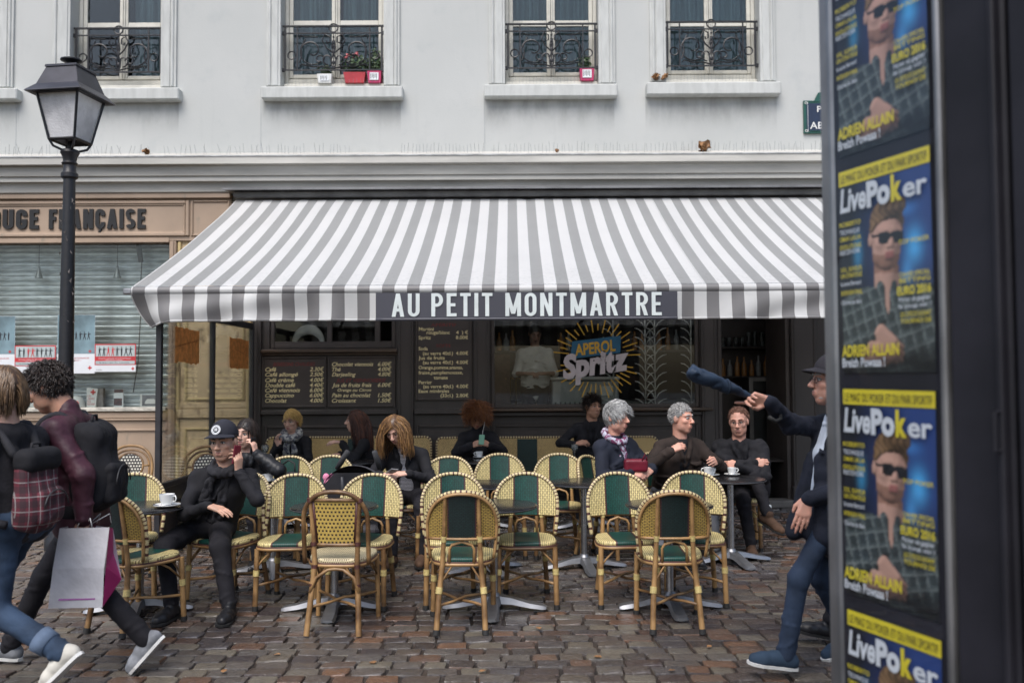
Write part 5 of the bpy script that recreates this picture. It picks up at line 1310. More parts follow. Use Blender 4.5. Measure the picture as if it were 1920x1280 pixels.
# ================================================================== TABLES
def table(kind=0):
    t = bpy.data.objects.new('bistro_table', None); COL.objects.link(t)
    m = MB(); m.lathe([(.0, .70), (.285, .70), (.297, .704), (.30, .712), (.297, .722), (.285, .7245), (.0, .7245)], 40); m.build('table_top', m_tabletop, t, True, 40)
    m = MB(); m.tube([(.3015 * math.cos(a), .3015 * math.sin(a), .711) for a in [2 * math.pi * i / 40 for i in range(40)]], .0045, 5, closed=True); m.build('rim', m_darkgrey, t, True)
    m = MB(); m.lathe([(.027, .09), (.027, .69)], 16); m.lathe([(.09, .685), (.09, .70)], 16); m.build('column', m_chrome, t, True, 40)
    m = MB(); m.lathe([(.034, .12), (.04, .105), (.062, .075), (.07, .05), (.06, .045)], 16)
    for k in range(4):
        a = math.pi / 2 * k; c, s = math.cos(a), math.sin(a); vs = []
        for (d, w_, z0, z1) in ((.03, .05, .05, .10), (.12, .042, .045, .085), (.25, .05, .022, .05), (.335, .048, .012, .036), (.36, .036, .012, .026)):
            for (sw, z_) in ((-1, z0), (-.75, z1), (.75, z1), (1, z0)): vs.append((d * c - sw * w_ * s, d * s + sw * w_ * c, z_))
        fs = [(4 * i + j, 4 * i + (j + 1) % 4, 4 * i + 4 + (j + 1) % 4, 4 * i + 4 + j) for i in range(4) for j in range(4)] + [(0, 1, 2, 3), (19, 18, 17, 16)]
        m.add(vs, fs); m.lathe([(.022, .004), (.022, .016)], 8, (.33 * c, .33 * s, 0))
    m.build('base', m_castalu, t, True, 45); return t
PT = table(); first = [True]
def put_table(X_, Y_, deg, lab):
    o = PT if first[0] else copy_tree(PT); first[0] = False
    o.location = (X_, Y_, .002); o.rotation_euler.z = R(deg); tag(o, 'round black bistro table ' + lab, 'table', 'round bistro tables'); return o
TB = {'T1': (-2.60, 6.2, 10, 'beside the man in the cap'), 'T2': (-1.245, 6.2, 4, 'behind the checkered back chair'), 'T3': (-.131, 6.2, -3, 'in the middle of the front row'), 'T4': (1.09, 6.2, 3, 'at the right of the front row'),
      'T5': (-2.0, 7.42, 20, 'with one cup right of the man in the cap'), 'T6': (-2.5, 9.55, 10, 'with food in front of the blonde woman'), 'T7': (-.36, 9.5, 0, 'with a cup in front of the curly haired woman'), 'T8': (.80, 9.5, 15, 'with a wine glass in front of the dark haired man'),
      'T9': (.60, 7.5, 8, 'empty, left of the grey haired woman'), 'T9b': (-.25, 7.42, 30, 'empty, behind the middle front chairs'), 'T10': (1.89, 7.7, 14, 'with three cups before the older men'), 'T11': (-1.75, 9.45, 20, 'in front of the woman in profile')}
for k_, v_ in TB.items(): put_table(*v_)
ZTB = .7265
# ================================================================== TABLEWARE
def cup_proto():
    t = bpy.data.objects.new('coffee_cup', None); COL.objects.link(t)
    m = MB(); m.lathe([(.0, .012), (.022, .012), (.024, .016), (.036, .04), (.0405, .07), (.0385, .07), (.034, .04), (.02, .02), (.0, .019)], 22); m.build('bowl', m_china, t, True, 50)
    m = MB(); m.tube([(.037, 0, .06), (.052, 0, .062), (.058, 0, .048), (.05, 0, .034), (.034, 0, .032)], .004, 6); m.build('handle', m_china, t, True)
    m = MB(); m.lathe([(.0, .0335), (.033, .0345)], 16); m.lathe([(0, .055), (.0365, .055)], 16); m.build('coffee', pm('coffee', (.03, .014, .007), .15, .2, 9, 0), t); 
    m = MB(); m.lathe([(.0, .002), (.04, .002), (.066, .012), (.07, .014), (.07, .0165), (.05, .011), (.03, .0115), (.0, .0115)], 26); m.build('saucer', m_china, t, True, 50)
    m = MB(); m.tube([(.055, -.02, .0165), (.0, -.055, .016), (-.045, -.05, .018)], [.003, .002, .006], 6); m.build('spoon', m_chrome, t, True)
    return t
CP = cup_proto(); cf = [True]
def cup(px, py, tb, lab, deg=0, sc_=1.0):
    o = CP if cf[0] else copy_tree(CP); cf[0] = False
    p = on(px, py, ZTB); c = Vector(TB[tb][:2]); d = Vector((p.x, p.y)) - c
    if d.length > .21: d = d.normalized() * .21
    o.location = (c.x + d.x, c.y + d.y, ZTB); o.rotation_euler.z = R(deg); o.scale = (sc_,) * 3
    tag(o, lab, 'cup', 'coffee cups'); return o
cup(328, 951, 'T1', 'large white cup on saucer in front of the man in the cap', -15, 1.3)
cup(497, 899, 'T5', 'white espresso cup on the table right of the man in the cap', 190)
cup(899, 852, 'T7', 'white espresso cup in front of the curly haired woman', 190)
cup(1298, 890, 'T10', 'white cup at the left of the three on the older men\'s table', 180, 1.15)
cup(1326, 891, 'T10', 'white cup in the middle of the three on the older men\'s table', 185)
cup(1373, 890, 'T10', 'white cup at the right of the three on the older men\'s table', 0)
def wineglass(x, y, z, s, lab):
    m = MB(); m.lathe([(.0, .0), (.034, .001), (.034, .003), (.006, .006), (.004, .07), (.012, .085), (.034, .11), (.038, .135), (.032, .165), (.030, .165), (.035, .135), (.031, .112), (.008, .09), (.0, .088)], 18); m.v = [(x + a * s, y + b * s, z + c * s) for a, b, c in m.v]
    tag(m.build('wine_glass', glassy('clear_stemware', (.86, .88, .88), 1.4, .06), None, True), lab, 'wine glass', 'wine glasses')
p = at(1067, 840, 9.38); wineglass(TB['T8'][0] - .14, 9.42, ZTB, 1.0, 'stemmed wine glass in front of the dark haired man')
wineglass(TB['T6'][0] - .14, 9.45, ZTB, 1.05, 'stemmed wine glass in front of the blonde woman')
t = thing('plate', (TB['T6'][0] + .12, 9.5, ZTB), 'white plate with bread and salad in front of the blonde woman', 'plate')
m = MB(); m.lathe([(.0, .003), (.07, .003), (.115, .016), (.115, .019), (.07, .008), (.0, .008)], 26, t.location); m.build('dish', m_china, t, True, 50)
m = MB(); m.ell(Vector(t.location) + Vector((.02, -.02, .03)), (.07, .04, .025), 14); m.build('bread', pm('bread_crust', (.40, .20, .07), .7, .4, 30, .3, 60), t, True)
m = MB(); leaf_cloud(m, Vector(t.location) + Vector((-.05, -.03, .03)), (.05, .03, .025), 60, random.Random(2), .016); m.build('salad', pm('salad_green', (.14, .24, .04), .5, .4, 20, 0), t)
for dx, lab in ((-.07, 'small white salt shaker beside the wine glass'), (.0, 'small dark pepper shaker beside the plate')):
    m = MB(); m.lathe([(.0, 0), (.016, 0), (.017, .05), (.012, .062), (.014, .075), (.0, .085)], 12, (TB['T6'][0] + dx, 9.40, ZTB)); tag(m.build('shaker', m_white if dx < -.05 else pm('pepper_glass', (.12, .09, .07), .3, .3, 9, 0), None, True, 50), lab, 'shaker')
m = MB(); m.box(TB['T8'][0] - .2, TB['T8'][0] + .0, 9.27, 9.36, ZTB + .001, ZTB + .016, .003); tag(m.build('folded_newspaper', pm('newsprint', (.30, .24, .24), .8, .5, 25, 0), None), 'folded paper on the table before the dark haired man', 'paper')
t = thing('small_plate', (TB['T8'][0] + .18, 9.4, ZTB), 'small white plate on the table right of the wine glass', 'plate'); m = MB(); m.lathe([(.0, .003), (.06, .003), (.085, .012), (.085, .015), (.06, .007), (.0, .007)], 22, t.location); m.build('dish', m_china, t, True, 50)
# ================================================================== STROLLER
sp = at(668, 900, 7.25); sx, syy = sp.x, 7.25
st = thing('stroller', (sx, syy, 0), 'dark grey stroller with padded handles parked beside the wavy haired woman', 'stroller')
m_strol = cloth('stroller_fabric', (.05, .05, .058), .25, .25, 90); m_foam = pm('foam_grip', (.035, .036, .04), .8, .3, 20, .15, 80)
m = MB(); n1, n2 = 16, 10; V_ = []
for j in range(n2 + 1):
    b = math.pi / 2 * j / n2
    for i in range(n1 + 1):
        a = math.pi * i / n1; V_.append((sx - .26 * math.cos(a) * math.cos(b * .55) , syy + .02 - .16 + .34 * math.sin(b) * 1.0, .62 + .24 * math.sin(a) * (1 - .35 * (j / n2) ** 2) + .05 * math.cos(b)))
m.add(V_, [(j * (n1 + 1) + i, j * (n1 + 1) + i + 1, (j + 1) * (n1 + 1) + i + 1, (j + 1) * (n1 + 1) + i) for j in range(n2) for i in range(n1)]); m.build('canopy', m_strol, st, True)
m = MB(); m.prism([(sx - .245, .60), (sx + .245, .60), (sx + .235, .76), (sx + .15, .85), (sx - .15, .85), (sx - .235, .76)], syy - .14, syy - .125); m.build('rear_panel', cloth('stroller_dark_fabric', (.022, .022, .026), .2, .2, 90), st)
for s in (-1, 1):
    hx = fx(640 if s < 0 else 705, syy - .25, 870)
    m = MB(); m.tube([(hx, syy - .02, .30), (hx - s * .0, syy - .16, .62), (hx, syy - .22, .83)], .013, 8); m.build('frame_tube', m_darkgrey, st, True)
    m = MB(); a = at(632 if s < 0 else 712, 878, syy - .22); b_ = at(652 if s < 0 else 702, 846, syy - .30); m.tube([a, lerp(a, b_, .4), b_], [.019, .023, .021], 10); m.build('grip', m_foam, st, True)
    m = MB(); m.tube([(hx, syy - .02, .45), (hx, syy + .42, .12)], .012, 7); m.build('frame_tube', m_darkgrey, st, True); m = MB(); m.tube([(hx, syy + .05, .45), (hx, syy - .18, .10)], .012, 7); m.build('frame_tube', m_darkgrey, st, True)
    for yy in (syy + .42, syy - .18):
        m = MB(); m.tube([(hx + s * .02, yy + .075 * math.cos(a), .088 + .075 * math.sin(a)) for a in [2 * math.pi * i / 20 for i in range(20)]], .013, 6, closed=True); w_ = m.build('wheel', m_rubber, st, True); m = MB(); m.lathe([(.05, -.01), (.05, .01)], 12, (hx + s * .02, yy, .088), 0, Matrix(((0, 0, 1), (1, 0, 0), (0, 1, 0)))); m.build('hub', m_darkgrey, w_, True, 40)
m = MB(); m.box(sx - .2, sx + .2, syy - .10, syy + .3, .34, .42, .03); m.build('seat', m_strol, st)
m = MB(); q = at(616, 905, syy - .1); m_toy = cloth('pink_plush', (.62, .22, .34), .2, .3, 60)
for (dx, dz, r_) in ((0, 0, .04), (.028, -.02, .03), (-.02, .045, .028), (.03, .05, .024)): m.ell((q.x + dx, q.y, q.z + dz), (r_, r_, r_ * 1.2), 12)
tag(m.build('plush_toy', m_toy, None, True), 'pink plush toy hanging at the left side of the stroller', 'toy')
# bag on the chair back
b0 = at(548, 882, 8.0); t = thing('handbag', (b0.x, b0.y, b0.z), 'dark shoulder bag hanging on a chair back near the blonde woman', 'bag')
m = MB(); m.tube([at(px, py, 7.98 - .02 * i) for i, (px, py) in enumerate(((528, 888), (531, 870), (541, 862), (552, 868), (553, 885)))], .008, 6); m.build('strap', m_rubber, t, True)
m = MB(); p = at(538, 893, 7.9); m.box(p.x - .11, p.x + .11, p.y - .05, p.y + .05, p.z - .10, p.z + .04, .03); m.build('pouch', cloth('black_bag_cloth', (.022, .022, .026), .2, .2, 60), t)
# ================================================================== SMOOTH BODIES (distance fields meshed by surface nets)
class Sdf:
    def __init__(s): s.p = []; s.cuts = []
    def cap(s, a, b, ra, rb=None, k=.02):
        a, b = np.array(a, float), np.array(b, float); rb = ra if rb is None else rb
        s.p.append(('c', a, b, ra, rb, k, np.minimum(a - ra, b - rb), np.maximum(a + ra, b + rb), False)); return s
    def ell(s, c, r, M=None, k=.02, sub=False):
        c = np.array(c, float); r = np.array(r, float); M = np.eye(3) if M is None else np.array(M)
        e = np.abs(M) @ r; s.p.append(('e', c, r, M, 0, k, c - e, c + e, sub)); return s
    def box(s, c, r, M=None, rd=.03, k=.02):
        c = np.array(c, float); r = np.array(r, float); M = np.eye(3) if M is None else np.array(M)
        e = np.abs(M) @ r; s.p.append(('b', c, r, M, rd, k, c - e, c + e, False)); return s
    def cut(s, p, n): s.cuts.append((np.array(p, float), np.array(n, float))); return s
    def mesh(s, h, fold=None):
        lo = np.min([q[6] for q in s.p], 0) - 5 * h; hi = np.max([q[7] for q in s.p], 0) + 5 * h
        n = np.ceil((hi - lo) / h).astype(int) + 1; d = np.full(n, 1.0, np.float32)
        ax = [(lo[i] + h * np.arange(n[i])).astype(np.float32) for i in range(3)]
        for q in s.p:
            k = q[5]; pad = k + 3 * h
            i0 = np.maximum(0, np.floor((q[6] - pad - lo) / h).astype(int)); i1 = np.minimum(n, np.ceil((q[7] + pad - lo) / h).astype(int) + 1)
            sl = tuple(slice(a, b) for a, b in zip(i0, i1))
            x = ax[0][sl[0]][:, None, None]; y = ax[1][sl[1]][None, :, None]; z = ax[2][sl[2]][None, None, :]
            if q[0] == 'c':
                a, b, ra, rb = q[1:5]; ab = b - a; L = max(1e-9, ab @ ab)
                t = np.clip(((x - a[0]) * ab[0] + (y - a[1]) * ab[1] + (z - a[2]) * ab[2]) / L, 0, 1)
                e = np.sqrt((x - a[0] - t * ab[0]) ** 2 + (y - a[1] - t * ab[1]) ** 2 + (z - a[2] - t * ab[2]) ** 2) - (ra + t * (rb - ra))
            else:
                c, r, M = q[1], q[2], q[3]; u = [(x - c[0]) * M[0, i] + (y - c[1]) * M[1, i] + (z - c[2]) * M[2, i] for i in range(3)]
                if q[0] == 'e':
                    k0 = np.sqrt(sum((u[i] / r[i]) ** 2 for i in range(3))); k1 = np.sqrt(sum((u[i] / r[i] ** 2) ** 2 for i in range(3))) + 1e-9
                    e = k0 * (k0 - 1) / k1
                else:
                    rd = q[4]; v = [np.abs(u[i]) - (r[i] - rd) for i in range(3)]
                    e = np.sqrt(sum(np.maximum(w_, 0) ** 2 for w_ in v)) + np.minimum(np.maximum(np.maximum(v[0], v[1]), v[2]), 0) - rd
            D = d[sl]
            if q[8]:
                e = -e; g = np.clip(.5 - .5 * (D - e) / k, 0, 1); d[sl] = D * (1 - g) + e * g + k * g * (1 - g)
            else:
                g = np.clip(.5 + .5 * (e - D) / k, 0, 1); d[sl] = e * (1 - g) + D * g - k * g * (1 - g)
        if fold is not None: d += fold(ax[0][:, None, None], ax[1][None, :, None], ax[2][None, None, :])
        for p, nn in s.cuts:
            d = np.maximum(d, (ax[0][:, None, None] - p[0]) * nn[0] + (ax[1][None, :, None] - p[1]) * nn[1] + (ax[2][None, None, :] - p[2]) * nn[2])
        d = d.astype(np.float32); ins = d < 0
        c = np.zeros(np.array(ins.shape) - 1, np.int8)
        for a in (0, 1):
            for b in (0, 1):
                for e in (0, 1): c += ins[a:ins.shape[0] - 1 + a, b:ins.shape[1] - 1 + b, e:ins.shape[2] - 1 + e]
        act = (c > 0) & (c < 8); ids = np.argwhere(act); idx = np.full(act.shape, -1, np.int64); idx[act] = np.arange(len(ids))
        acc = np.zeros((len(ids), 3)); cnt = np.zeros(len(ids)); I, J, K = ids.T
        cor = [(a, b, e) for a in (0, 1) for b in (0, 1) for e in (0, 1)]
        for A in cor:
            for ax_ in range(3):
                if A[ax_]: continue
                B = list(A); B[ax_] = 1
                v0 = d[I + A[0], J + A[1], K + A[2]]; v1 = d[I + B[0], J + B[1], K + B[2]]; mm = (v0 < 0) != (v1 < 0)
                t = np.where(mm, v0 / np.where(mm, v0 - v1, 1), 0); pt = np.array(A, float)[None, :].repeat(len(ids), 0); pt[:, ax_] += t
                acc[mm] += pt[mm]; cnt[mm] += 1
        V = lo + h * (ids + acc / np.maximum(cnt, 1)[:, None]); Q = []
        for a in range(3):
            u, v = (a + 1) % 3, (a + 2) % 3
            s0 = [slice(None)] * 3; s1 = [slice(None)] * 3; s0[a] = slice(0, -1); s1[a] = slice(1, None)
            ch = ins[tuple(s0)] != ins[tuple(s1)]; g = np.argwhere(ch); sg_ = ins[tuple(s0)][ch]
            ok = (g[:, u] > 0) & (g[:, v] > 0) & (g[:, u] < act.shape[u]) & (g[:, v] < act.shape[v]); g = g[ok]; sg_ = sg_[ok]
            def cell(du, dv):
                q = g.copy(); q[:, u] -= du; q[:, v] -= dv; return idx[q[:, 0], q[:, 1], q[:, 2]]
            qd = np.stack([cell(0, 0), cell(1, 0), cell(1, 1), cell(0, 1)], 1); qd[~sg_] = qd[~sg_][:, ::-1]; Q.append(qd)
        return V, np.concatenate(Q)
    def build(s, name, mat, parent, h, fold=None):
        V, Q = s.mesh(h, fold); off = np.array(parent.location) if parent is not None else np.zeros(3)
        me = bpy.data.meshes.new(name); me.vertices.add(len(V)); me.vertices.foreach_set('co', (V - off).astype(np.float32).ravel())
        me.loops.add(Q.size); me.loops.foreach_set('vertex_index', Q.astype(np.int32).ravel())
        me.polygons.add(len(Q)); me.polygons.foreach_set('loop_start', np.arange(0, Q.size, 4, dtype=np.int32)); me.polygons.foreach_set('loop_total', np.full(len(Q), 4, np.int32))
        me.update(calc_edges=True); me.polygons.foreach_set('use_smooth', np.ones(len(Q), bool))
        for mm in (mat if isinstance(mat, (list, tuple)) else [mat]): me.materials.append(mm)
        me.validate(); return link(name, me, parent)
def folds(amp, seed=0, sc_=1.0):
    rg = np.random.RandomState(seed); W = rg.normal(0, 1, (7, 3)) * np.array([22, 22, 20]) * sc_; ph_ = rg.uniform(0, 6.28, 7)
    def f(x, y, z):
        o = 0
        wx = .25 * np.sin(9 * z + 5 * x); 
        for i in range(7): o = o + np.sin(W[i, 0] * (x + .03 * wx) + W[i, 1] * y + W[i, 2] * z + ph_[i] + 1.5 * wx)
        return (amp * (1 - np.abs(o) / 2.2)).astype(np.float32)
    return f
def V3(*a): return Vector(a)
def wrinkle(S_, a, b, ra, rb, n, seed, th=.008, ends=True):
    """raised cloth folds: short arcs wrapped round a limb, gathered towards its ends"""
    rg = random.Random(seed); d = (b - a).normalized(); o = d.orthogonal().normalized(); q = d.cross(o); L = (b - a).length
    for i in range(n):
        t = rg.random(); t = (t * t * .5 if rg.random() < .5 else 1 - t * t * .5) if ends else t
        a0 = rg.uniform(0, 6.28); sp = rg.uniform(.9, 2.2); tl = rg.uniform(-.22, .22); r = ra + (rb - ra) * t; pts = []
        for k in range(4):
            an = a0 + sp * k / 3; tt = t + tl * (k / 3 - .5); pts.append(a + (b - a) * min(1.02, max(-.02, tt)) + (o * math.cos(an) + q * math.sin(an)) * (r - th * .35))
        w = th * rg.uniform(.7, 1.3)
        for k in range(3): S_.cap(pts[k], pts[k + 1], w * (.45 if k == 0 else 1), w * (.45 if k == 2 else 1), .012)
def ik(a, c, l1, l2, pole):
    d = c - a; L = d.length
    if L > (l1 + l2) * .999: k = L / ((l1 + l2) * .999); l1 *= k; l2 *= k
    if L < abs(l1 - l2) * 1.05: L = abs(l1 - l2) * 1.05
    u = d.normalized(); x = (l1 * l1 - l2 * l2 + L * L) / (2 * L); hh = math.sqrt(max(0, l1 * l1 - x * x))
    p = pole - u * pole.dot(u); p = p.normalized() if p.length > 1e-6 else u.orthogonal().normalized()
    return a + u * x + p * hh
def frame_of(yaw, pitch=0, roll=0):
    y = R(yaw); f = V3(math.sin(y), -math.cos(y), 0); l = V3(math.cos(y), math.sin(y), 0); u = V3(0, 0, 1)
    if pitch: q = Matrix.Rotation(R(pitch), 3, l); f, u = q @ f, q @ u       # positive looks down
    if roll: q = Matrix.Rotation(R(roll), 3, f); l, u = q @ l, q @ u
    return f, l, u
def flu(fr_, v): return fr_[0] * v[0] + fr_[1] * v[1] + fr_[2] * v[2]
def M3(fr_): return np.array([list(fr_[0]), list(fr_[1]), list(fr_[2])]).T

def head_sdf(S_, c, fr_, hs, fem, N, open_mouth=0):
    A = M3(fr_); w = lambda a, b, e: c + flu(fr_, (a * hs, b * hs, e * hs)); k = .02
    S_.ell(w(-.012, 0, .032), np.array((.097, .076, .092)) * hs, A, k)
    S_.ell(w(.028, 0, -.04), np.array((.066, .056 if fem else .060, .075)) * hs, A, .03)
    S_.ell(w(.055, 0, -.098), np.array((.026, .024 if fem else .032, .021)) * hs, A, .03)
    for s in (-1, 1):
        S_.ell(w(.020, s * .047, -.065), np.array((.035, .014, .03)) * hs, A, .03)
        S_.ell(w(.058, s * .043, -.016), np.array((.026, .022, .02)) * hs, A, .02)
        S_.cap(w(.083, s * .012, .034), w(.068, s * .050, .032), .011 * hs, .010 * hs, .014)
        S_.ell(w(.096, s * .031, .012), np.array((.018, .017, .0115)) * hs, A, .010, True)
        S_.ell(w(-.010, s * .077, -.002), np.array((.023, .011, .031)) * hs, A, .006)
        S_.ell(w(.106, s * .012, -.026), np.array((.011, .010, .009)) * hs, A, .008)
    S_.cap(w(.088, 0, .018), w(.117, 0, -.021), .0085 * hs, .0125 * hs, .012)
    S_.cap(w(.091, -.016, -.056), w(.091, .016, -.056), .0085 * hs, None, .01); S_.cap(w(.088, -.013, -.069), w(.088, .013, -.069), .0095 * hs, None, .01)
    S_.cap(w(-.025, 0, -.045), N + (c - N) * .12, (.048 if fem else .056) * hs, (.052 if fem else .062) * hs, .02)

def hand_sdf(S_, wr, d, n, side, curl, sc_=1.0, spread=.10, point=False):
    """wr wrist, d finger direction, n palm normal (away from the palm's face), side +1/-1 puts the thumb"""
    d = d.normalized(); n = (n - d * n.dot(d)).normalized(); t = d.cross(n) * side
    w = lambda a, b, e: wr + (d * a + t * b - n * e) * sc_
    for b0, b1, L in ((.016, .030, .088), (.005, .011, .092), (-.007, -.009, .088), (-.018, -.028, .080)): S_.cap(w(.0, b0 * .8, 0), w(L, b1, 0), .0145 * sc_, .0125 * sc_, .012)
    knuck = []
    for i, (b, L0, l1, l2, l3) in enumerate(((.030, .088, .042, .026, .021), (.010, .094, .047, .030, .023), (-.010, .089, .043, .028, .022), (-.028, .080, .034, .021, .019))):
        c_ = curl if not isinstance(curl, (list, tuple)) else curl[i]
        if point and i == 0: c_ = .08
        a1, a2, a3 = 1.25 * c_, 2.75 * c_, 3.6 * c_; sp_ = (b / .03) * spread * (1 - c_)
        p0 = (L0, b, 0.0); p1 = (p0[0] + l1 * math.cos(a1), b + l1 * sp_, p0[2] + l1 * math.sin(a1)); p2 = (p1[0] + l2 * math.cos(a2), p1[1] + l2 * sp_ * .6, p1[2] + l2 * math.sin(a2)); p3 = (p2[0] + l3 * math.cos(a3), p2[1], p2[2] + l3 * math.sin(a3))
        r = .0092 if i < 3 else .0082
        S_.cap(w(*p0), w(*p1), r * sc_ * 1.08, r * sc_, .004); S_.cap(w(*p1), w(*p2), r * sc_, r * .93 * sc_, .003); S_.cap(w(*p2), w(*p3), r * .93 * sc_, r * .8 * sc_, .003)
    c0 = curl if not isinstance(curl, (list, tuple)) else curl[1]
    S_.cap(w(.015, .024, .006), w(.052, .050 - .010 * c0, .016 + .014 * c0), .0145 * sc_, .0115 * sc_, .010); S_.cap(w(.052, .050 - .010 * c0, .016 + .014 * c0), w(.083, .054 - .030 * c0, .022 + .030 * c0), .0112 * sc_, .0092 * sc_, .004)

m_eyew = pm('eye_white', (.55, .53, .50), .25, .05, 5, 0); m_iris = pm('dark_iris', (.028, .018, .012), .12, .1, 9, 0); m_brow0 = {}
def face_bits(root, c, fr_, hs, browm, lipm, brow_t=.0042, lid=.0):
    A = Matrix((fr_[0], fr_[1], fr_[2])).transposed()
    for s in (-1, 1):
        m = MB(); e = c + flu(fr_, (.0765 * hs, s * .031 * hs, .0105 * hs)); m.ell(e, (.0125 * hs, .0155 * hs, .0085 * hs), 12, 0, A); m.ell(e + flu(fr_, (.0085 * hs, 0, -.0005)), (.0055 * hs, .0068 * hs, .0068 * hs), 10, 1, A); m.build('eye', [m_eyew, m_iris], root, True)
        m = MB(); pts = [c + flu(fr_, tuple(q * hs for q in (x_, s * y_, z_))) for x_, y_, z_ in ((.0945, .012, .034), (.0915, .026, .040), (.082, .042, .039), (.071, .052, .033))]; m.tube(pts, [brow_t * hs, brow_t * 1.15 * hs, brow_t * hs, brow_t * .4 * hs], 6); m.build('eyebrow', browm, root, True)
        m = MB(); pts = [c + flu(fr_, tuple(q * hs for q in (x_, s * y_, z_))) for x_, y_, z_ in ((.0855, .017, .013), (.0895, .027, .0195), (.0865, .038, .0185), (.077, .047, .011))]; m.tube(pts, .0026 * hs, 5); m.build('eyelid', browm, root, True)
    m = MB(); m.ell(c + flu(fr_, (.0955 * hs, 0, -.0545 * hs)), (.0065 * hs, .0225 * hs, .0048 * hs), 12, 0, A); m.ell(c + flu(fr_, (.0945 * hs, 0, -.0665 * hs)), (.0065 * hs, .0185 * hs, .0058 * hs), 12, 0, A); m.build('lips', lipm, root, True)

def strands(root, c, fr_, hs, mat, style, n=420, length=.1, seed=1, width=.0045, part=0.0, hairline=(.085, .07), down=V3(0, 0, -1), curl=.0, vol=1.06, name='hair', back=.4, scalp=1.055):
    rg = random.Random(seed); f, l, u = fr_
    ctr = c + flu(fr_, (-.012 * hs, 0, .032 * hs)); rad = (.097 * hs, .076 * hs, .094 * hs)
    def loc(p): q = p - ctr; return (q.dot(f), q.dot(l), q.dot(u))
    # scalp shell under the strands, one mesh with them
    m = MB(); NU, NV = 26, 16; vs = []; keep = []
    hn = (.70, -.72)
    for j in range(NV + 1):
        for i in range(NU):
            a = 2 * math.pi * i / NU; b = math.pi * j / NV; d = (math.sin(b) * math.cos(a), math.sin(b) * math.sin(a), math.cos(b)); sc_ = scalp + .02 * rg.uniform(-1, 1)
            q = (d[0] * rad[0] * sc_, d[1] * rad[1] * sc_, d[2] * rad[2] * sc_); vs.append(ctr + flu(fr_, q))
            x_, z_ = (q[0] - .012 * hs) / hs, (q[2] + .032 * hs) / hs
            keep.append((x_ - hairline[0]) * hn[0] + (z_ - hairline[1]) * hn[1] < .004)
    m.add(vs, [(j * NU + i, (j + 1) * NU + i, (j + 1) * NU + (i + 1) % NU, j * NU + (i + 1) % NU) for j in range(NV) for i in range(NU) if sum(keep[q] for q in (j * NU + i, j * NU + (i + 1) % NU, (j + 1) * NU + i, (j + 1) * NU + (i + 1) % NU)) >= 3])
    cnt = 0; n = int(n * 2.3)
    while cnt < n:
        d = V3(rg.gauss(0, 1), rg.gauss(0, 1), rg.gauss(0, 1)).normalized(); q = (d.x * rad[0] * 1.02, d.y * rad[1] * 1.02, d.z * rad[2] * 1.02)
        x_, z_ = (q[0] - .012 * hs) / hs, (q[2] + .032 * hs) / hs
        if (x_ - hairline[0]) * hn[0] + (z_ - hairline[1]) * hn[1] > -.004: continue
        cnt += 1; p = ctr + flu(fr_, q); nrm = flu(fr_, (d.x / rad[0], d.y / rad[1], d.z / rad[2])).normalized()
        side = 1 if q[1] - part * hs > 0 else -1
        L = length * rg.uniform(.75, 1.2); steps = 7 if length > .12 else 5; st_ = L / steps; pts = [p]; h1 = rg.uniform(0, 6.28); h2 = rg.uniform(14, 24)
        if style == 'short': dr = (nrm * .35 - f * back + u * .25 + l * side * .15 + V3(rg.uniform(-1, 1), rg.uniform(-1, 1), rg.uniform(-1, 1)) * .35).normalized(); g = .25
        elif style == 'swept': dr = (nrm * .25 + l * .9 + f * .35 - u * .1).normalized(); g = .30
        elif style == 'tousled': dr = (nrm * .8 - f * back + V3(rg.uniform(-1, 1), rg.uniform(-1, 1), rg.uniform(-1, 1)) * .6).normalized(); g = .12
        elif style == 'curly': dr = (nrm * 1.0 + V3(rg.uniform(-1, 1), rg.uniform(-1, 1), rg.uniform(-1, 1)) * .5).normalized(); g = .22
        else: dr = (l * side * .45 - f * back + nrm * .12 + down * .35).normalized(); g = 1.0
        for i in range(steps):
            dr = (dr + down * g * (.6 + .4 * i / steps) + V3(math.cos(h1 + i * 2.1), math.sin(h1 + i * 2.1), math.cos(h1 * 1.7 + i * 1.6)) * curl).normalized(); p = p + dr * st_
            x1, y1, z1 = loc(p); k0 = math.sqrt((x1 / rad[0]) ** 2 + (y1 / rad[1]) ** 2 + (z1 / rad[2]) ** 2)
            if k0 < vol and z1 > -.06 * hs: p = ctr + (p - ctr) * (vol / max(k0, .2))
            x1, y1, z1 = loc(p)
            if style in ('long', 'swept') and z1 < (.03 if style == 'long' else .0) * hs and x1 > .03 * hs and abs(y1) < .062 * hs: p = p + l * (math.copysign(.064 * hs, y1) - y1)
            pts.append(p)
        w_ = width * .5 * rg.uniform(.6, 1.4); m.tube(pts, [w_ * q for q in ([1.0] + [1.1] * (steps - 2) + [.8, .25])], 3, caps=False)
    return m.build(name, mat, root, True)

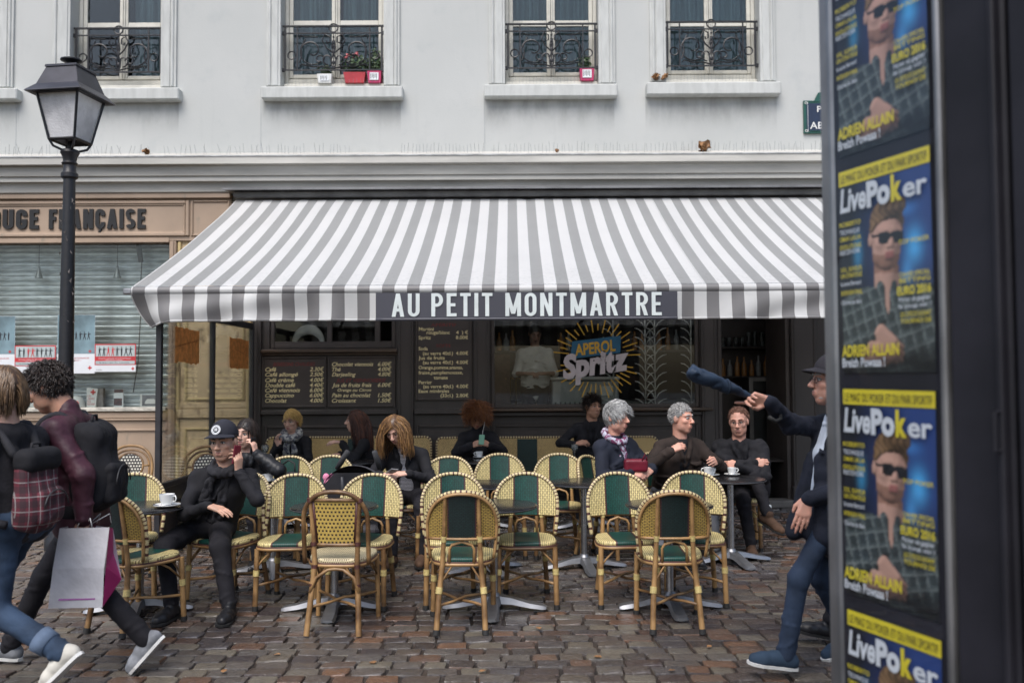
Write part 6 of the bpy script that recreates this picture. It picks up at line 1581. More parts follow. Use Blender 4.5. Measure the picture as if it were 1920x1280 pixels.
SKIN = {k: skin_mat('skin_' + k, c) for k, c in {'fair': (.58, .37, .29), 'light': (.52, .32, .235), 'warm': (.46, .26, .18), 'ruddy': (.56, .31, .235), 'dark': (.30, .18, .13)}.items()}
LIP = {k: skin_mat('lip_' + k, c) for k, c in {'m': (.40, .18, .15), 'f': (.42, .13, .13), 'd': (.08, .04, .035)}.items()}
def person(label, H, P, yaw, hyaw, hpitch=0, hroll=0, fem=False, hs=1.0, skin='light', N=None, hands=None, feet=None, knee=None, elbow=None, jacket=None, trousers=None, shoes=None, sole=None, h=.0085, hb=.007,
           hem=.03, girth=1.0, thick=.0, leglen=1.0, sleeve=1.0, flap=False, straight=False, lapel=True, shirt=None, brow=None, group=None, collar=.0, foldamp=.0048, lips=None, bald=False, lift=.0, seated=True, sw=None, puff=0.0, legr=1.0):
    root = thing('person', (P.x, P.y, 0), label, 'person', group)
    fr_ = frame_of(yaw); f, l, u = fr_; hf = frame_of(hyaw, hpitch, hroll)
    if N is None: N = H + V3(0, 0, -.195) * hs - f * .035 - hf[2] * .0 + (V3(0, 0, 0))
    t = (N - P).normalized(); sw = sw or (.155 if fem else .18)
    sh = {s: N + l * s * sw - t * .055 for s in (-1, 1)}; hip = {s: P + l * s * .088 for s in (-1, 1)}
    el = {}; kn = {}
    for s, k in ((1, 'L'), (-1, 'R')):
        pole = flu(fr_, elbow[k]) if elbow and k in elbow else (l * s * .6 - u * .8 - f * .35)
        el[s] = ik(sh[s], hands[k][0], .285, .25, pole)
        kp = flu(fr_, knee[k]) if knee and k in knee else (f * .8 + u * .9)
        kn[s] = ik(hip[s], feet[k][0], .43 * leglen, .41 * leglen, kp)
    # ---- body: head, neck, slim trunk and limbs inside the clothes, hands
    B = Sdf(); head_sdf(B, H, hf, hs, fem, N)
    B.cap(N, P, .05, .05, .02); B.cap(sh[-1], sh[1], .035, .035, .02)
    for s, k in ((1, 'L'), (-1, 'R')):
        hd = hands[k]; B.cap(sh[s], el[s], .03, .03, .01); B.cap(el[s], hd[0], .032, .0235, .01)
        if len(hd) > 1: hand_sdf(B, hd[0], flu(fr_, hd[1]), flu(fr_, hd[2]), hd[4] if len(hd) > 4 else s, hd[3], (.92 if fem else 1.0), point=(len(hd) > 5 and hd[5]))
        B.cap(P, hip[s], .05, .05, .02); B.cap(hip[s], kn[s], .04, .035, .01); B.cap(kn[s], feet[k][0], .035, .028, .01)
    B.build('body', SKIN[skin], root, hb)
    face_bits(root, H, hf, hs, brow or m_iris, LIP[lips or ('f' if fem else 'm')], .0046 if not fem else .003)
    # ---- jacket
    if jacket:
        J = Sdf(); r0, r1 = (.098 if fem else .112) * girth + thick, (.094 if fem else .112) * girth + thick
        for s in (-1, 1):
            J.cap(P + l * s * (.075) - t * hem, N + l * s * .085 - t * .15, r0, r1, .05)
            J.cap(N + l * s * .03 - t * .02, sh[s], .062 + thick, .066 + thick, .04)
            ew = sh[s] + (el[s] - sh[s]) * 1.0; wr_ = hands['L' if s > 0 else 'R'][0]; wr2 = el[s] + (wr_ - el[s]) * (.97 * sleeve)
            J.cap(sh[s], el[s], .058 + thick + puff, .049 + thick + puff, .03); J.cap(el[s], wr2, .049 + thick + puff, .038 + thick * .8 + puff * .5, .02)
            if sleeve > .5: wrinkle(J, sh[s], el[s], .058 + thick + puff, .049 + thick + puff, 9, int(P.x * 99) + s); wrinkle(J, el[s], wr2, .049 + thick + puff, .038 + thick * .8 + puff * .5, 10, int(P.x * 77) + s)
            wrinkle(J, P + l * s * .085 + f * .02, N + l * s * .085 - t * .15 + f * .02, r0, r1, 12, int(P.x * 55) + s, .010, False)
        if fem:
            for s in (-1, 1): J.ell(N - t * .20 + f * (r1 * .75) + l * s * .062, (.058, .058, .062), None, .04)
        J.cap(N - t * .03, N + t * collar + f * .01, .075, .066, .03)
        if flap:
            for s, k_ in ((-1, 1.0), (1, .55)): J.cap(N - t * .22 + f * .11 + l * s * .06, P + f * .17 * k_ + l * s * .10 - u * .16, .035, .05, .04)
            J.cap(P - f * .05 - l * .08 - u * .2, P - f * .05 + l * .08 - u * .2, .11, .11, .05)
        if lapel:
            for s in (-1, 1):
                lp = [N - f * .055 + t * .045, N + l * s * .066 - f * .01 + t * .045, N + l * s * .070 + f * .05 + t * .005, N + l * s * .052 + f * (.085 + thick) - t * .06, N + l * s * .030 + f * (r1 * .98) - t * .15, N + l * s * .012 + f * (r1 * 1.0) - t * .24]
                for k_ in range(5): J.cap(lp[k_], lp[k_ + 1], (.017, .019, .022, .024, .02)[k_], (.019, .022, .024, .02, .008)[k_], .010)
            J.cap(N + f * (r1 * 1.0) - t * .22, P + f * (r0 * 1.02) + t * .02, .008, .008, .006)
        J.build('jacket', jacket, root, h, folds(foldamp, hash(label) % 1000 if False else len(label)))
    if shirt:
        J = Sdf(); rr_ = (.094 if fem else .112) * girth + thick
        
        for s in (-1, 1): J.cap(N + f * (.050) - t * .0 + l * s * .02, N + f * (rr_ * .60) - t * .20 + l * s * .032, .030, .050, .02); J.cap(N + f * (rr_ * .60) - t * .20 + l * s * .032, P + f * (rr_ * .62) + t * .02 + l * s * .03, .050, .052 if fem else .047, .03)
        J.build('shirt', shirt, root, h * .9, folds(.003, 3))
    # ---- trousers
    if trousers:
        T = Sdf(); T.cap(hip[-1], hip[1], .118 * girth, .118 * girth, .03)
        if seated: T.cap(P - u * .0 - f * .05, P + f * .02, .11, .11, .03)
        for s, k in ((1, 'L'), (-1, 'R')):
            an = feet[k][0]; T.cap(hip[s], kn[s], .089 * girth * legr, (.066 if not straight else .076) * legr, .03); T.cap(kn[s], kn[s] + (an - kn[s]) * (.94 if not straight else 1.02), (.064 if not straight else .074) * legr, (.05 if not straight else .066) * legr, .03)
        for s, k in ((1, 'L'), (-1, 'R')):
            an = feet[k][0]; wrinkle(T, hip[s], kn[s], .089 * girth * legr, .068 * legr, 10, int(P.x * 33) + s, .009); wrinkle(T, kn[s], kn[s] + (an - kn[s]) * .94, (.064 if not straight else .074) * legr, (.05 if not straight else .066) * legr, 12, int(P.x * 44) + s, .008)
        T.build('trousers', trousers, root, h, folds(foldamp * .4, 5, 1.4))
    # ---- shoes
    if shoes:
        for s, k in ((1, 'L'), (-1, 'R')):
            an, td = feet[k][0], flu(fr_, feet[k][1]).normalized(); upv = feet[k][2] if len(feet[k]) > 2 else None
            fu = (u - td * u.dot(td)).normalized(); fl = td.cross(fu)
            Q = Sdf(); hh = .078; A = lambda a, b, e: an + td * a + fl * b + fu * (e - hh)
            Q.cap(A(-.035, 0, .038), A(.06, 0, .042), .040, .044, .02); Q.cap(A(.06, 0, .04), A(.165, 0, .028), .042, .034, .02); Q.cap(A(-.02, 0, .05), A(0, 0, .10), .042, .042, .02); Q.cap(A(.12, .012, .03), A(.12, -.012, .03), .04, .04, .02)
            Q.cut(A(0, 0, .012), -fu); Q.build('shoe', shoes, root, min(h, .008))
            m = MB(); ol = [(-.078, -.0), (-.065, .03), (-.02, .04), (.06, .044), (.13, .054), (.175, .044), (.203, .012), (.203, -.012), (.175, -.044), (.13, -.054), (.06, -.044), (-.02, -.04), (-.065, -.03)]; n_ = len(ol)
            vs = [A(a, b, 0.0) for a, b in ol] + [A(a * 1.01, b * 1.03, .016) for a, b in ol]; m.add(vs, [tuple(range(n_))[::-1], tuple(range(n_, 2 * n_))] + [(i, (i + 1) % n_, n_ + (i + 1) % n_, n_ + i) for i in range(n_)]); m.build('sole', sole or m_rubber, root)
    return dict(root=root, H=H, hf=hf, N=N, P=P, t=t, fr=fr_, sh=sh, el=el, kn=kn, hs=hs)
def cap_hat(pr, mat, brim_mat=None, emblem=False):
    H, hf, hs, root = pr['H'], pr['hf'], pr['hs'], pr['root']; A = M3(hf)
    C_ = Sdf(); c = H + flu(hf, (-.012 * hs, 0, .050 * hs)); C_.ell(c, np.array((.108, .089, .106)) * hs, A, .01); C_.cut(H + flu(hf, (.09 * hs, 0, .066 * hs)), (-hf[2] + hf[0] * .22).normalized()); C_.build('cap_crown', mat, root, .006)
    m = MB(); n = 12; vs = []
    for th_ in (0, .006):
        for j in range(5):
            for i in range(n + 1):
                a = math.pi * (i / n - .5) * .78; e_ = max(0, math.cos(a * 1.18)) ** .6; rr_ = (.100 + .068 * j / 4 * e_) * hs
                vs.append(H + flu(hf, (-.012 * hs + rr_ * math.cos(a), rr_ * .86 * math.sin(a), (.070 - .016 * j / 4 - .022 * (math.sin(a)) ** 2) * hs + th_)))
    W_ = n + 1; fs = []
    for k in (0, 1):
        for j in range(4):
            for i in range(n): q = (k * 5 * W_ + j * W_ + i, k * 5 * W_ + j * W_ + i + 1, k * 5 * W_ + (j + 1) * W_ + i + 1, k * 5 * W_ + (j + 1) * W_ + i); fs.append(q if k else q[::-1])
    fs += [(4 * W_ + i, 4 * W_ + i + 1, 9 * W_ + i + 1, 9 * W_ + i) for i in range(n)]; m.add(vs, fs); m.build('cap_brim', brim_mat or mat, root, True, 40)
    if emblem:
        m = MB(); e = H + flu(hf, (.088 * hs, 0, .098 * hs)); tu = (hf[2] * .92 - hf[0] * .40).normalized(); nn = hf[1].cross(tu); nn = nn if nn.dot(hf[0]) > 0 else -nn
        Pt = lambda r_, a: e + nn * .010 + (hf[1] * math.cos(a) + tu * math.sin(a)) * r_
        for r0, r1 in ((.030, .034), (.021, .026)):
            for i in range(24): a, b = 2 * math.pi * i / 24, 2 * math.pi * (i + 1) / 24; m.add([Pt(r0, a), Pt(r0, b), Pt(r1, b), Pt(r1, a)], [(0, 1, 2, 3)])
        for i in range(16): a = 2 * math.pi * i / 16; m.add([Pt(.026, a - .08), Pt(.026, a + .08), Pt(.030, a + .08), Pt(.030, a - .08)], [(0, 1, 2, 3)])
        for zz_ in (-.008, .004): m.add([e + nn * .011 + hf[1] * a + tu * b for a, b in ((-.011, zz_), (.011, zz_), (.011, zz_ + .007), (-.011, zz_ + .007))], [(0, 1, 2, 3)])
        m.build('emblem', pm('white_thread', (.66, .68, .70), .7, .05, 9, 0), root)
def glasses(pr, mat):
    H, hf, hs, root = pr['H'], pr['hf'], pr['hs'], pr['root']; m = MB(); w = lambda a, b, e: H + flu(hf, (a * hs, b * hs, e * hs))
    for s in (-1, 1):
        m.tube([w(.101 - .25 * abs(.020 * math.cos(a)) , s * .033 + .021 * math.cos(a), .008 + .016 * math.sin(a)) for a in [2 * math.pi * i / 16 for i in range(16)]], .0016, 5, closed=True); m.tube([w(.092, s * .054, .013), w(.04, s * .074, .012), w(-.005, s * .08, .008)], .0015, 5)
    m.tube([w(.102, -.013, .011), w(.106, 0, .013), w(.102, .013, .011)], .0016, 5); m.build('glasses', mat, root, True)
def scarf(pr, mat, ends=True, r=.034, drop=.42, spread=.06):
    N, t, fr_, root = pr['N'], pr['t'], pr['fr'], pr['root']; f, l, u = fr_; G = Sdf(); n = 14; ring = []
    for i in range(n): a = 2 * math.pi * i / n; ring.append(N + t * (.045 - .05 * math.cos(a)) + f * (.015 + .085 * math.cos(a)) + l * .088 * math.sin(a))
    for i in range(n): G.cap(ring[i], ring[(i + 1) % n], r, r, .02)
    if ends:
        for s in (-1, 1): 
            a = N + f * .085 + l * s * spread * .6 - t * .02; b = N + f * .118 + l * s * spread - t * drop * .5; c = N + f * .120 + l * s * spread * 1.15 - t * drop * (1 if s > 0 else .8)
            for o_ in (-.022, .0, .022): G.cap(a + l * o_ * .6, b + l * o_, .017, .017, .012); G.cap(b + l * o_, c + l * o_ * 1.3, .017, .019, .012)
    G.build('scarf', mat, root, .0075, folds(.007, 11, 2.0))
def phone(lab, c, M, size=(.036, .005, .07), mat=None):
    m = MB(); m.box(-size[0], size[0], -size[1], size[1], -size[2], size[2], .004); m.xf(Matrix.Translation(c) @ M.to_4x4())
    tag(m.build('phone', mat or m_black), lab, 'phone')
def orient(d, n): # matrix with local z along d and local y along n
    d = d.normalized(); n = (n - d * n.dot(d)).normalized(); x = n.cross(d); return Matrix((x, n, d)).transposed()
# ================================================================== THE PEOPLE
c_black = cloth('black_cloth', (.011, .011, .014)); c_black2 = cloth('charcoal_knit', (.014, .0135, .017), .3, .5, 70); c_leather = cloth('black_leather', (.011, .012, .015), .3, .5, 30, .42)
c_navy = cloth('navy_wool', (.012, .015, .026)); c_brown = cloth('dark_brown_suede', (.026, .018, .015), .25, .3, 60); c_jeans = cloth('blue_denim', (.028, .048, .085), .35, .35, 160); c_jeansd = cloth('dark_denim', (.021, .034, .062), .3, .35, 160); c_grey = cloth('grey_trouser_cloth', (.14, .145, .16), .15)
c_burg = cloth('burgundy_leather', (.052, .018, .028), .3, .4, 40, .5); c_dark = cloth('dark_trouser_cloth', (.012, .0115, .015), .25); c_scarf = cloth('black_scarf_cloth', (.020, .020, .024), .3, .5, 60)
c_shirt = cloth('pale_blue_shirt', (.50, .56, .66), .1); c_tee = cloth('white_tshirt', (.50, .50, .49), .15); c_stripe = stripe_mat('navy_striped_jersey', (.40, .40, .43), (.035, .035, .06), .0125)
SCF = Mat('grey_patterned_scarf', .9); SCF.color(SCF.mix(SCF.noise(28, 4).sm(.46, .56), (.42, .42, .40), (.10, .10, .13))); c_scarf2 = SCF.m
SC3 = Mat('purple_and_white_scarf', .8); SC3.color(SC3.mix(SC3.noise(30, 3).sm(.48, .54), (.16, .04, .10), (.42, .42, .50))); c_scarf3 = SC3.m
m_shoeblk = cloth('black_leather_shoe', (.016, .016, .018), .2, .2, 50, .35); m_shoebrn = cloth('brown_suede_shoe', (.08, .045, .028), .3, .3, 60); m_shoewht = cloth('white_canvas_shoe', (.50, .48, .43), .15, .2, 80); m_shoegry = cloth('grey_sneaker', (.22, .23, .25), .5, .3, 25); m_shoenvy = cloth('navy_sneaker', (.025, .045, .075), .2, .2, 80)
h_dark = hair_mat('near_black_hair', (.012, .009, .008), (.035, .022, .017)); h_brown = hair_mat('brown_hair', (.045, .026, .015), (.13, .075, .038)); h_blond = hair_mat('blond_hair', (.42, .26, .08), (.66, .46, .17)); h_auburn = hair_mat('auburn_hair', (.035, .012, .010), (.13, .045, .022))
h_honey = hair_mat('honey_brown_hair', (.075, .036, .016), (.28, .15, .055)); h_red = hair_mat('red_curly_hair', (.10, .032, .012), (.26, .10, .032)); h_grey = hair_mat('grey_hair', (.20, .20, .20), (.52, .52, .51)); h_white = hair_mat('short_grey_hair', (.24, .235, .23), (.46, .45, .44)); h_redbr = hair_mat('reddish_grey_hair', (.12, .055, .035), (.22, .11, .075)); h_bob = hair_mat('light_brown_bob', (.06, .033, .018), (.19, .115, .058)); h_beard = hair_mat('white_stubble', (.36, .34, .33), (.5, .49, .48))
GS = 'seated cafe guests'; CR = lambda x: V3(*x)

# --- man in the cap, on the phone
H = at(420, 829, 6.32); P = V3(at(392, 985, 6.5).x, 6.50, .545)
p1 = person('seated man in black with dark cap and scarf talking on a red phone', H, P, 0, -8, 6, 3, hs=1.06, skin='light', h=.009, hb=.0066, jacket=c_black, trousers=c_dark, shoes=m_shoeblk,
    hands={'L': (at(447, 884, 6.22), (.05, .02, 1), (.45, 1, 0), [.25, .42, .52, .6]), 'R': (at(392, 948, 6.12), (.35, 1.0, -.22), (.25, .1, 1), .16)}, elbow={'L': (.2, .8, -1), 'R': (-.4, -1, -.5)},
    feet={'R': (V3(at(322, 1120, 5.98).x, 5.98, .085), (1, -.22, 0)), 'L': (V3(at(430, 1120, 5.97).x, 5.97, .085), (1, .05, 0))}, knee={'R': (1, -.5, .9), 'L': (1, .1, .9)}, group=GS, brow=h_dark, hem=.06)
cap_hat(p1, cloth('dark_navy_cap_cloth', (.022, .023, .032), .2, .2, 120), None, True); scarf(p1, c_scarf, True, .036, .46, .075)
strands(p1['root'], H, p1['hf'], 1.06, h_dark, 'short', 160, .022, 3, .003, hairline=(.05, .05)); 
phone('red phone held to the ear of the man in the cap', at(443.5, 852, 6.22), orient(V3(.12, .05, 1), V3(.9, -.45, 0)), (.034, .005, .066), pm('dark_red_phone', (.16, .012, .03), .35, .2, 9, 0))
# stubble
m = Sdf(); m.ell(H + flu(p1['hf'], (.030 * 1.06, 0, -.048 * 1.06)), np.array((.0655, .0615, .074)) * 1.06, M3(p1['hf']), .03); m.cut(H + flu(p1['hf'], (0, 0, -.058)), (p1['hf'][2] * 1.0 + p1['hf'][0] * .28)); m.build('beard_stubble', pm('short_dark_stubble', (.20, .12, .09), .8, .45, 180, .3, 220), p1['root'], .006)

# --- woman on the phone behind him
H = at(462, 813, 7.66); P = V3(H.x + .02, 7.9, .55)
q = person('seated woman in black leather jacket frowning into a phone behind the man in the cap', H, P, -4, -14, 4, -4, True, 1.03, 'fair', h=.0105, hb=.008, jacket=c_leather, trousers=c_dark, shoes=m_shoeblk, puff=.012,
    hands={'L': (at(480, 850, 7.52), (-.05, -.25, 1), (.2, 1, 0), .42), 'R': (V3(H.x - .12, 7.55, .76), (.9, .5, 0), (0, 0, 1), .3)}, elbow={'L': (.3, 1, -.6)}, feet={'L': (V3(H.x + .15, 7.5, .085), (1, 0, 0)), 'R': (V3(H.x - .1, 7.45, .085), (1, 0, 0))}, group=GS, brow=h_dark)
strands(q['root'], H, q['hf'], 1.03, h_dark, 'long', 330, .11, 8, .0055, part=.03, hairline=(.088, .075), back=.5)
phone('dark phone in the hand of the woman behind the man in the cap', at(474, 835, 7.54), orient(V3(.05, 0, 1), V3(1, -.3, 0)))

# --- blonde woman with scarf
H = at(546, 788, 10.02); P = V3(H.x + .01, 10.22, .56)
q = person('seated blonde woman with short swept hair and grey patterned scarf', H, P, -6, -12, 16, 0, True, 1.0, 'fair', h=.0125, hb=.0085, jacket=c_black, trousers=c_dark, shoes=m_shoeblk,
    hands={'R': (at(523, 836, 9.72), (.25, -.3, 1), (-.2, -1, .2), .5), 'L': (V3(H.x + .12, 9.68, .755), (.8, -.5, 0), (0, 0, 1), .35)}, feet={'L': (V3(H.x + .1, 9.75, .085), (1, 0, 0)), 'R': (V3(H.x - .1, 9.75, .085), (1, 0, 0))}, group=GS, brow=h_brown)
scarf(q, c_scarf2, True, .042, .34, .05); strands(q['root'], H, q['hf'], 1.0, h_blond, 'swept', 420, .07, 4, .0042, hairline=(.094, .086), vol=1.07, curl=.15)

# --- woman in profile
H = at(667, 789, 9.92); P = V3(H.x + .16, 10.05, .56)
q = person('seated woman with long auburn hair in profile, talking with raised hand', H, P, -72, -82, 2, 0, True, 1.0, 'fair', h=.0125, hb=.0085, jacket=c_black, trousers=c_dark, shoes=m_shoeblk, N=H + V3(.05, .01, -.20),
    hands={'L': (at(640, 829, 9.66), (1, .1, .12), (-.1, .3, 1), .3), 'R': (at(638, 851, 9.80), (1, .1, -.05), (0, 0, 1), .3)}, elbow={'L': (-.2, .6, -1), 'R': (-.2, -.4, -1)}, feet={'L': (V3(H.x - .1, 9.72, .085), (1, 0, 0)), 'R': (V3(H.x - .2, 9.95, .085), (1, 0, 0))}, group=GS, brow=h_dark)
strands(q['root'], H, q['hf'], 1.0, h_auburn, 'long', 420, .34, 6, .0055, hairline=(.082, .072), back=.75, vol=1.08, curl=.16)

# --- wavy haired woman with striped top, looking at her phone
H = at(741, 805, 7.86); P = V3(at(768, 930, 8.14).x, 8.14, .55)
q = person('seated woman with wavy brown hair, striped top and black jacket reading her phone', H, P, -4, -12, 36, 4, True, 1.0, 'fair', h=.0105, hb=.0078, jacket=c_black, trousers=c_dark, shoes=m_shoebrn, N=at(757, 842, 8.0), shirt=c_stripe,
    hands={'L': (at(764, 887, 7.70), (.35, -1, -.05), (.5, .1, .9), .42), 'R': (at(716, 890, 7.72), (.35, .8, -.05), (.5, 0, .9), .45)}, elbow={'L': (-.2, 1, -.8), 'R': (-.2, -1, -.8)}, feet={'L': (V3(at(790, 1000, 7.66).x, 7.66, .085), (1, .1, 0)), 'R': (V3(at(735, 1000, 7.60).x, 7.60, .085), (1, -.1, 0))}, knee={'L': (1, .25, .9), 'R': (1, -.1, .9)}, group=GS, brow=h_brown)
strands(q['root'], H, q['hf'], 1.0, h_honey, 'long', 640, .26, 7, .0055, part=.025, hairline=(.090, .082), back=.30, vol=1.08, curl=.5)
phone('pale phone in the hands of the woman with wavy brown hair', at(735, 883, 7.62), orient(V3(.5, -.75, .35), V3(0, .3, 1)), (.033, .004, .064), pm('silver_phone', (.42, .42, .44), .3, .2, 9, 0))

# --- curly red hair
H = at(895, 781, 10.04); P = V3(H.x + .0, 10.22, .56)
q = person('seated woman with curly red hair in black looking down at a green phone', H, P, 2, 10, 34, -4, True, 1.02, 'warm', h=.0125, hb=.0085, jacket=c_black2, trousers=c_dark, shoes=m_shoeblk, N=H + V3(-.0, .09, -.20), thick=.012, collar=.07, lapel=False,
    hands={'R': (at(884, 836, 9.74), (.4, .7, .35), (.7, -.5, .3), .5), 'L': (at(919, 835, 9.74), (.4, -.7, .35), (.7, .5, .3), .5)}, elbow={'L': (-.1, 1, -.8), 'R': (-.1, -1, -.8)}, feet={'L': (V3(H.x + .12, 9.75, .085), (1, 0, 0)), 'R': (V3(H.x - .12, 9.75, .085), (1, 0, 0))}, group=GS, brow=h_brown)
strands(q['root'], H, q['hf'], 1.02, h_red, 'curly', 800, .15, 9, .0052, hairline=(.082, .070), vol=1.22, curl=.75)
phone('pale green phone in the hands of the curly haired woman', at(903, 824, 9.70), orient(V3(.1, .35, 1), V3(0, -1, .3)), (.030, .005, .056), pm('mint_phone_case', (.16, .36, .25), .5, .1, 9, 0))
m = MB(); m.tube([at(904, 818, 9.71), at(906, 806, 9.76), at(909, 790, 9.92), H + flu(q['hf'], (.0, .078, -.02))], .0018, 4); tag(m.build('earphone_wire', m_white), 'thin white earphone wire of the curly haired woman', 'earphones')

# --- dark haired man
H = at(1111, 763, 10.10); P = V3(H.x - .05, 10.22, .57)
q = person('seated dark haired man in dark shirt looking right, one hand raised', H, P, 10, 30, 2, 0, False, 1.0, 'warm', h=.0125, hb=.0085, jacket=c_black2, trousers=c_dark, shoes=m_shoeblk,
    hands={'R': (at(1078, 833, 9.78), (.4, 1, .3), (.6, -.3, .8), .4), 'L': (V3(H.x + .22, 9.8, .76), (1, -.3, 0), (0, 0, 1), .3)}, elbow={'R': (-.1, -1, -.5)}, feet={'L': (V3(H.x + .15, 9.75, .085), (1, 0, 0)), 'R': (V3(H.x - .2, 9.75, .085), (1, 0, 0))}, group=GS, brow=h_dark)
strands(q['root'], H, q['hf'], 1.0, h_dark, 'tousled', 420, .055, 12, .0045, hairline=(.088, .068), vol=1.08, back=-.2)
m = Sdf(); m.ell(H + flu(q['hf'], (.030, 0, -.048)), np.array((.066, .062, .074)), M3(q['hf']), .03); m.cut(H + flu(q['hf'], (0, 0, -.058)), (q['hf'][2] + q['hf'][0] * .28)); m.build('beard_stubble', bpy.data.materials['short_dark_stubble'], q['root'], .007)

# --- grey haired woman
H = at(1156, 783, 7.72); P = V3(at(1166, 915, 7.86).x, 7.86, .56)
q = person('seated elderly woman with fluffy grey hair and navy jacket, hands folded', H, P, 34, 52, 4, 0, True, 1.04, 'ruddy', h=.0105, hb=.0078, jacket=c_navy, trousers=c_grey, shoes=m_shoeblk, girth=1.16, thick=.008,
    hands={'R': (at(1184, 886, 7.52), (.7, .75, -.2), (.5, -.5, .7), .45), 'L': (at(1222, 880, 7.62), (.4, -1, -.15), (.5, .4, .8), .5)}, elbow={'R': (-.3, -1, -.7), 'L': (-.2, 1, -.7)}, feet={'L': (V3(at(1275, 1000, 7.55).x, 7.55, .085), (1, 0, 0)), 'R': (V3(at(1240, 1000, 7.42).x, 7.42, .085), (1, 0, 0))}, group=GS, brow=h_grey)
strands(q['root'], H, q['hf'], 1.04, h_grey, 'swept', 700, .085, 14, .0045, hairline=(.078, .064), vol=1.20, curl=.55); scarf(q, c_scarf3, True, .026, .40, .03)
t = thing('red_handbag', at(1195, 876, 7.50), 'small dark red handbag on the lap of the elderly woman', 'handbag')
m = Sdf(); m.box(at(1192, 872, 7.54), (.10, .05, .055), None, .025, .01); m.build('bag_body', cloth('dark_red_leather', (.14, .012, .025), .25, .25, 50, .4), t, .008)
m = MB(); m.tube([at(1203, 866, 7.50), at(1210, 850, 7.50), at(1213, 862, 7.50)], .008, 6); m.build('handle', bpy.data.materials['dark_red_leather'], t, True)

# --- grey haired man in brown jacket
H = at(1278, 785, 7.98); P = V3(at(1262, 920, 8.16).x, 8.16, .56)
q = person('seated elderly man with short grey hair and dark brown jacket gesturing with one hand', H, P, 22, 46, 2, 0, False, 1.05, 'ruddy', h=.0105, hb=.0078, jacket=c_brown, trousers=c_grey, shoes=m_shoeblk, girth=1.12, thick=.008, shirt=c_black,
    hands={'R': (at(1258, 845, 7.72), (.35, .8, .45), (.6, -.5, .6), .52), 'L': (at(1340, 864, 7.82), (.7, -.45, .1), (.2, .9, .4), .40)}, elbow={'R': (-.1, -1, -.8), 'L': (-.2, 1, -.7)}, feet={'L': (V3(at(1340, 1000, 7.8).x, 7.80, .085), (1, .3, 0)), 'R': (V3(at(1295, 1000, 7.6).x, 7.60, .085), (1, 0, 0))}, group=GS, brow=h_grey)
strands(q['root'], H, q['hf'], 1.05, h_white, 'short', 520, .022, 15, .0038, hairline=(.080, .074), vol=1.05)

# --- man with glasses, legs crossed
H = at(1385, 791, 8.22); P = V3(at(1400, 915, 8.46).x, 8.46, .56)
q = person('seated man with glasses in black padded jacket with crossed legs', H, P, -10, -22, 8, 3, False, 1.04, 'ruddy', h=.0105, hb=.0078, jacket=c_black, trousers=c_dark, shoes=m_shoebrn, girth=1.14, thick=.016, puff=.012, foldamp=.010,
    hands={'R': (at(1412, 868, 8.10), (.15, 1, .05), (1, 0, .3), .5), 'L': (at(1385, 872, 8.06), (.15, -1, .05), (1, 0, .3), .6)}, elbow={'R': (.0, -1, -.9), 'L': (.0, 1, -.9)}, feet={'L': (at(1440, 968, 7.92), (.55, .65, -.35)), 'R': (V3(at(1408, 1010, 7.98).x, 7.98, .085), (1, .0, 0))}, knee={'L': (1, -.35, 1.2), 'R': (1, -.1, .9)}, group=GS, brow=h_redbr)
strands(q['root'], H, q['hf'], 1.04, h_redbr, 'short', 380, .024, 16, .0038, hairline=(.045, .085), vol=1.04); glasses(q, m_darkgrey)
m = MB(); m.tube([at(1437, 948, 7.96), at(1440, 968, 7.92)], [.045, .04], 10); m.build('sock', cloth('grey_sock', (.30, .33, .35), .15), q['root'], True)

# --- man pointing with the umbrella
H = at(1560, 716, 4.82); P = V3(at(1558, 960, 4.86).x, 4.86, .905)
q = person('walking man in cap, navy jacket and jeans pointing with a folded umbrella', H, P, -86, -88, -2, 0, False, 1.04, 'ruddy', h=.009, hb=.0068, jacket=c_navy, trousers=c_jeansd, shoes=m_shoenvy, sole=m_white, N=H + V3(.04, .0, -.20), shirt=c_shirt, hem=.16, seated=False, thick=.004, flap=True, straight=True, foldamp=.005, girth=.90, legr=.73, lapel=False,
    hands={'R': (at(1440, 752, 4.72), (1, .0, .18), (.1, -.9, .45), [.05, .62, .66, .68], 1, True), 'L': (at(1514, 935, 4.72), (.35, .15, -1), (.2, 1, .1), .15)}, elbow={'R': (-.1, -.3, -1), 'L': (-1, .5, -.2)},
    feet={'L': (at(1474, 1225, 4.78), (1, 0, .16)), 'R': (V3(at(1600, 1190, 5.05).x, 5.10, .13), (1, 0, -.35))}, knee={'L': (1, 0, .2), 'R': (1, 0, .1)}, brow=h_beard, sw=.185)
cap_hat(q, cloth('black_cap_cloth', (.028, .026, .032), .2, .2, 120)); glasses(q, m_darkgrey); strands(q['root'], H, q['hf'], 1.04, h_grey, 'short', 120, .02, 31, .003, hairline=(.02, .03))
m = Sdf(); m.ell(H + flu(q['hf'], (.030, 0, -.05)), np.array((.0685, .062, .076)) * 1.04, M3(q['hf']), .03); m.cut(H + flu(q['hf'], (0, 0, -.062)), (q['hf'][2] + q['hf'][0] * .28)); m.build('beard_stubble', pm('white_beard_stubble', (.38, .34, .32), .8, .25, 180, .3, 220), q['root'], .006)
G = Sdf()
for s in (-1, 1): G.cap(q['N'] + q['fr'][0] * .07 + q['fr'][1] * s * .02 - V3(0, 0, .03), q['N'] + q['fr'][1] * s * .068 + V3(0, 0, .055), .022, .018, .015); G.cap(q['N'] + q['fr'][1] * s * .068 + V3(0, 0, .055), q['N'] - q['fr'][0] * .06 + V3(0, 0, .07), .018, .018, .015)
G.build('shirt_collar', c_shirt, q['root'], .007)
m_strapn = cloth('navy_strap', (.016, .028, .05), .2)
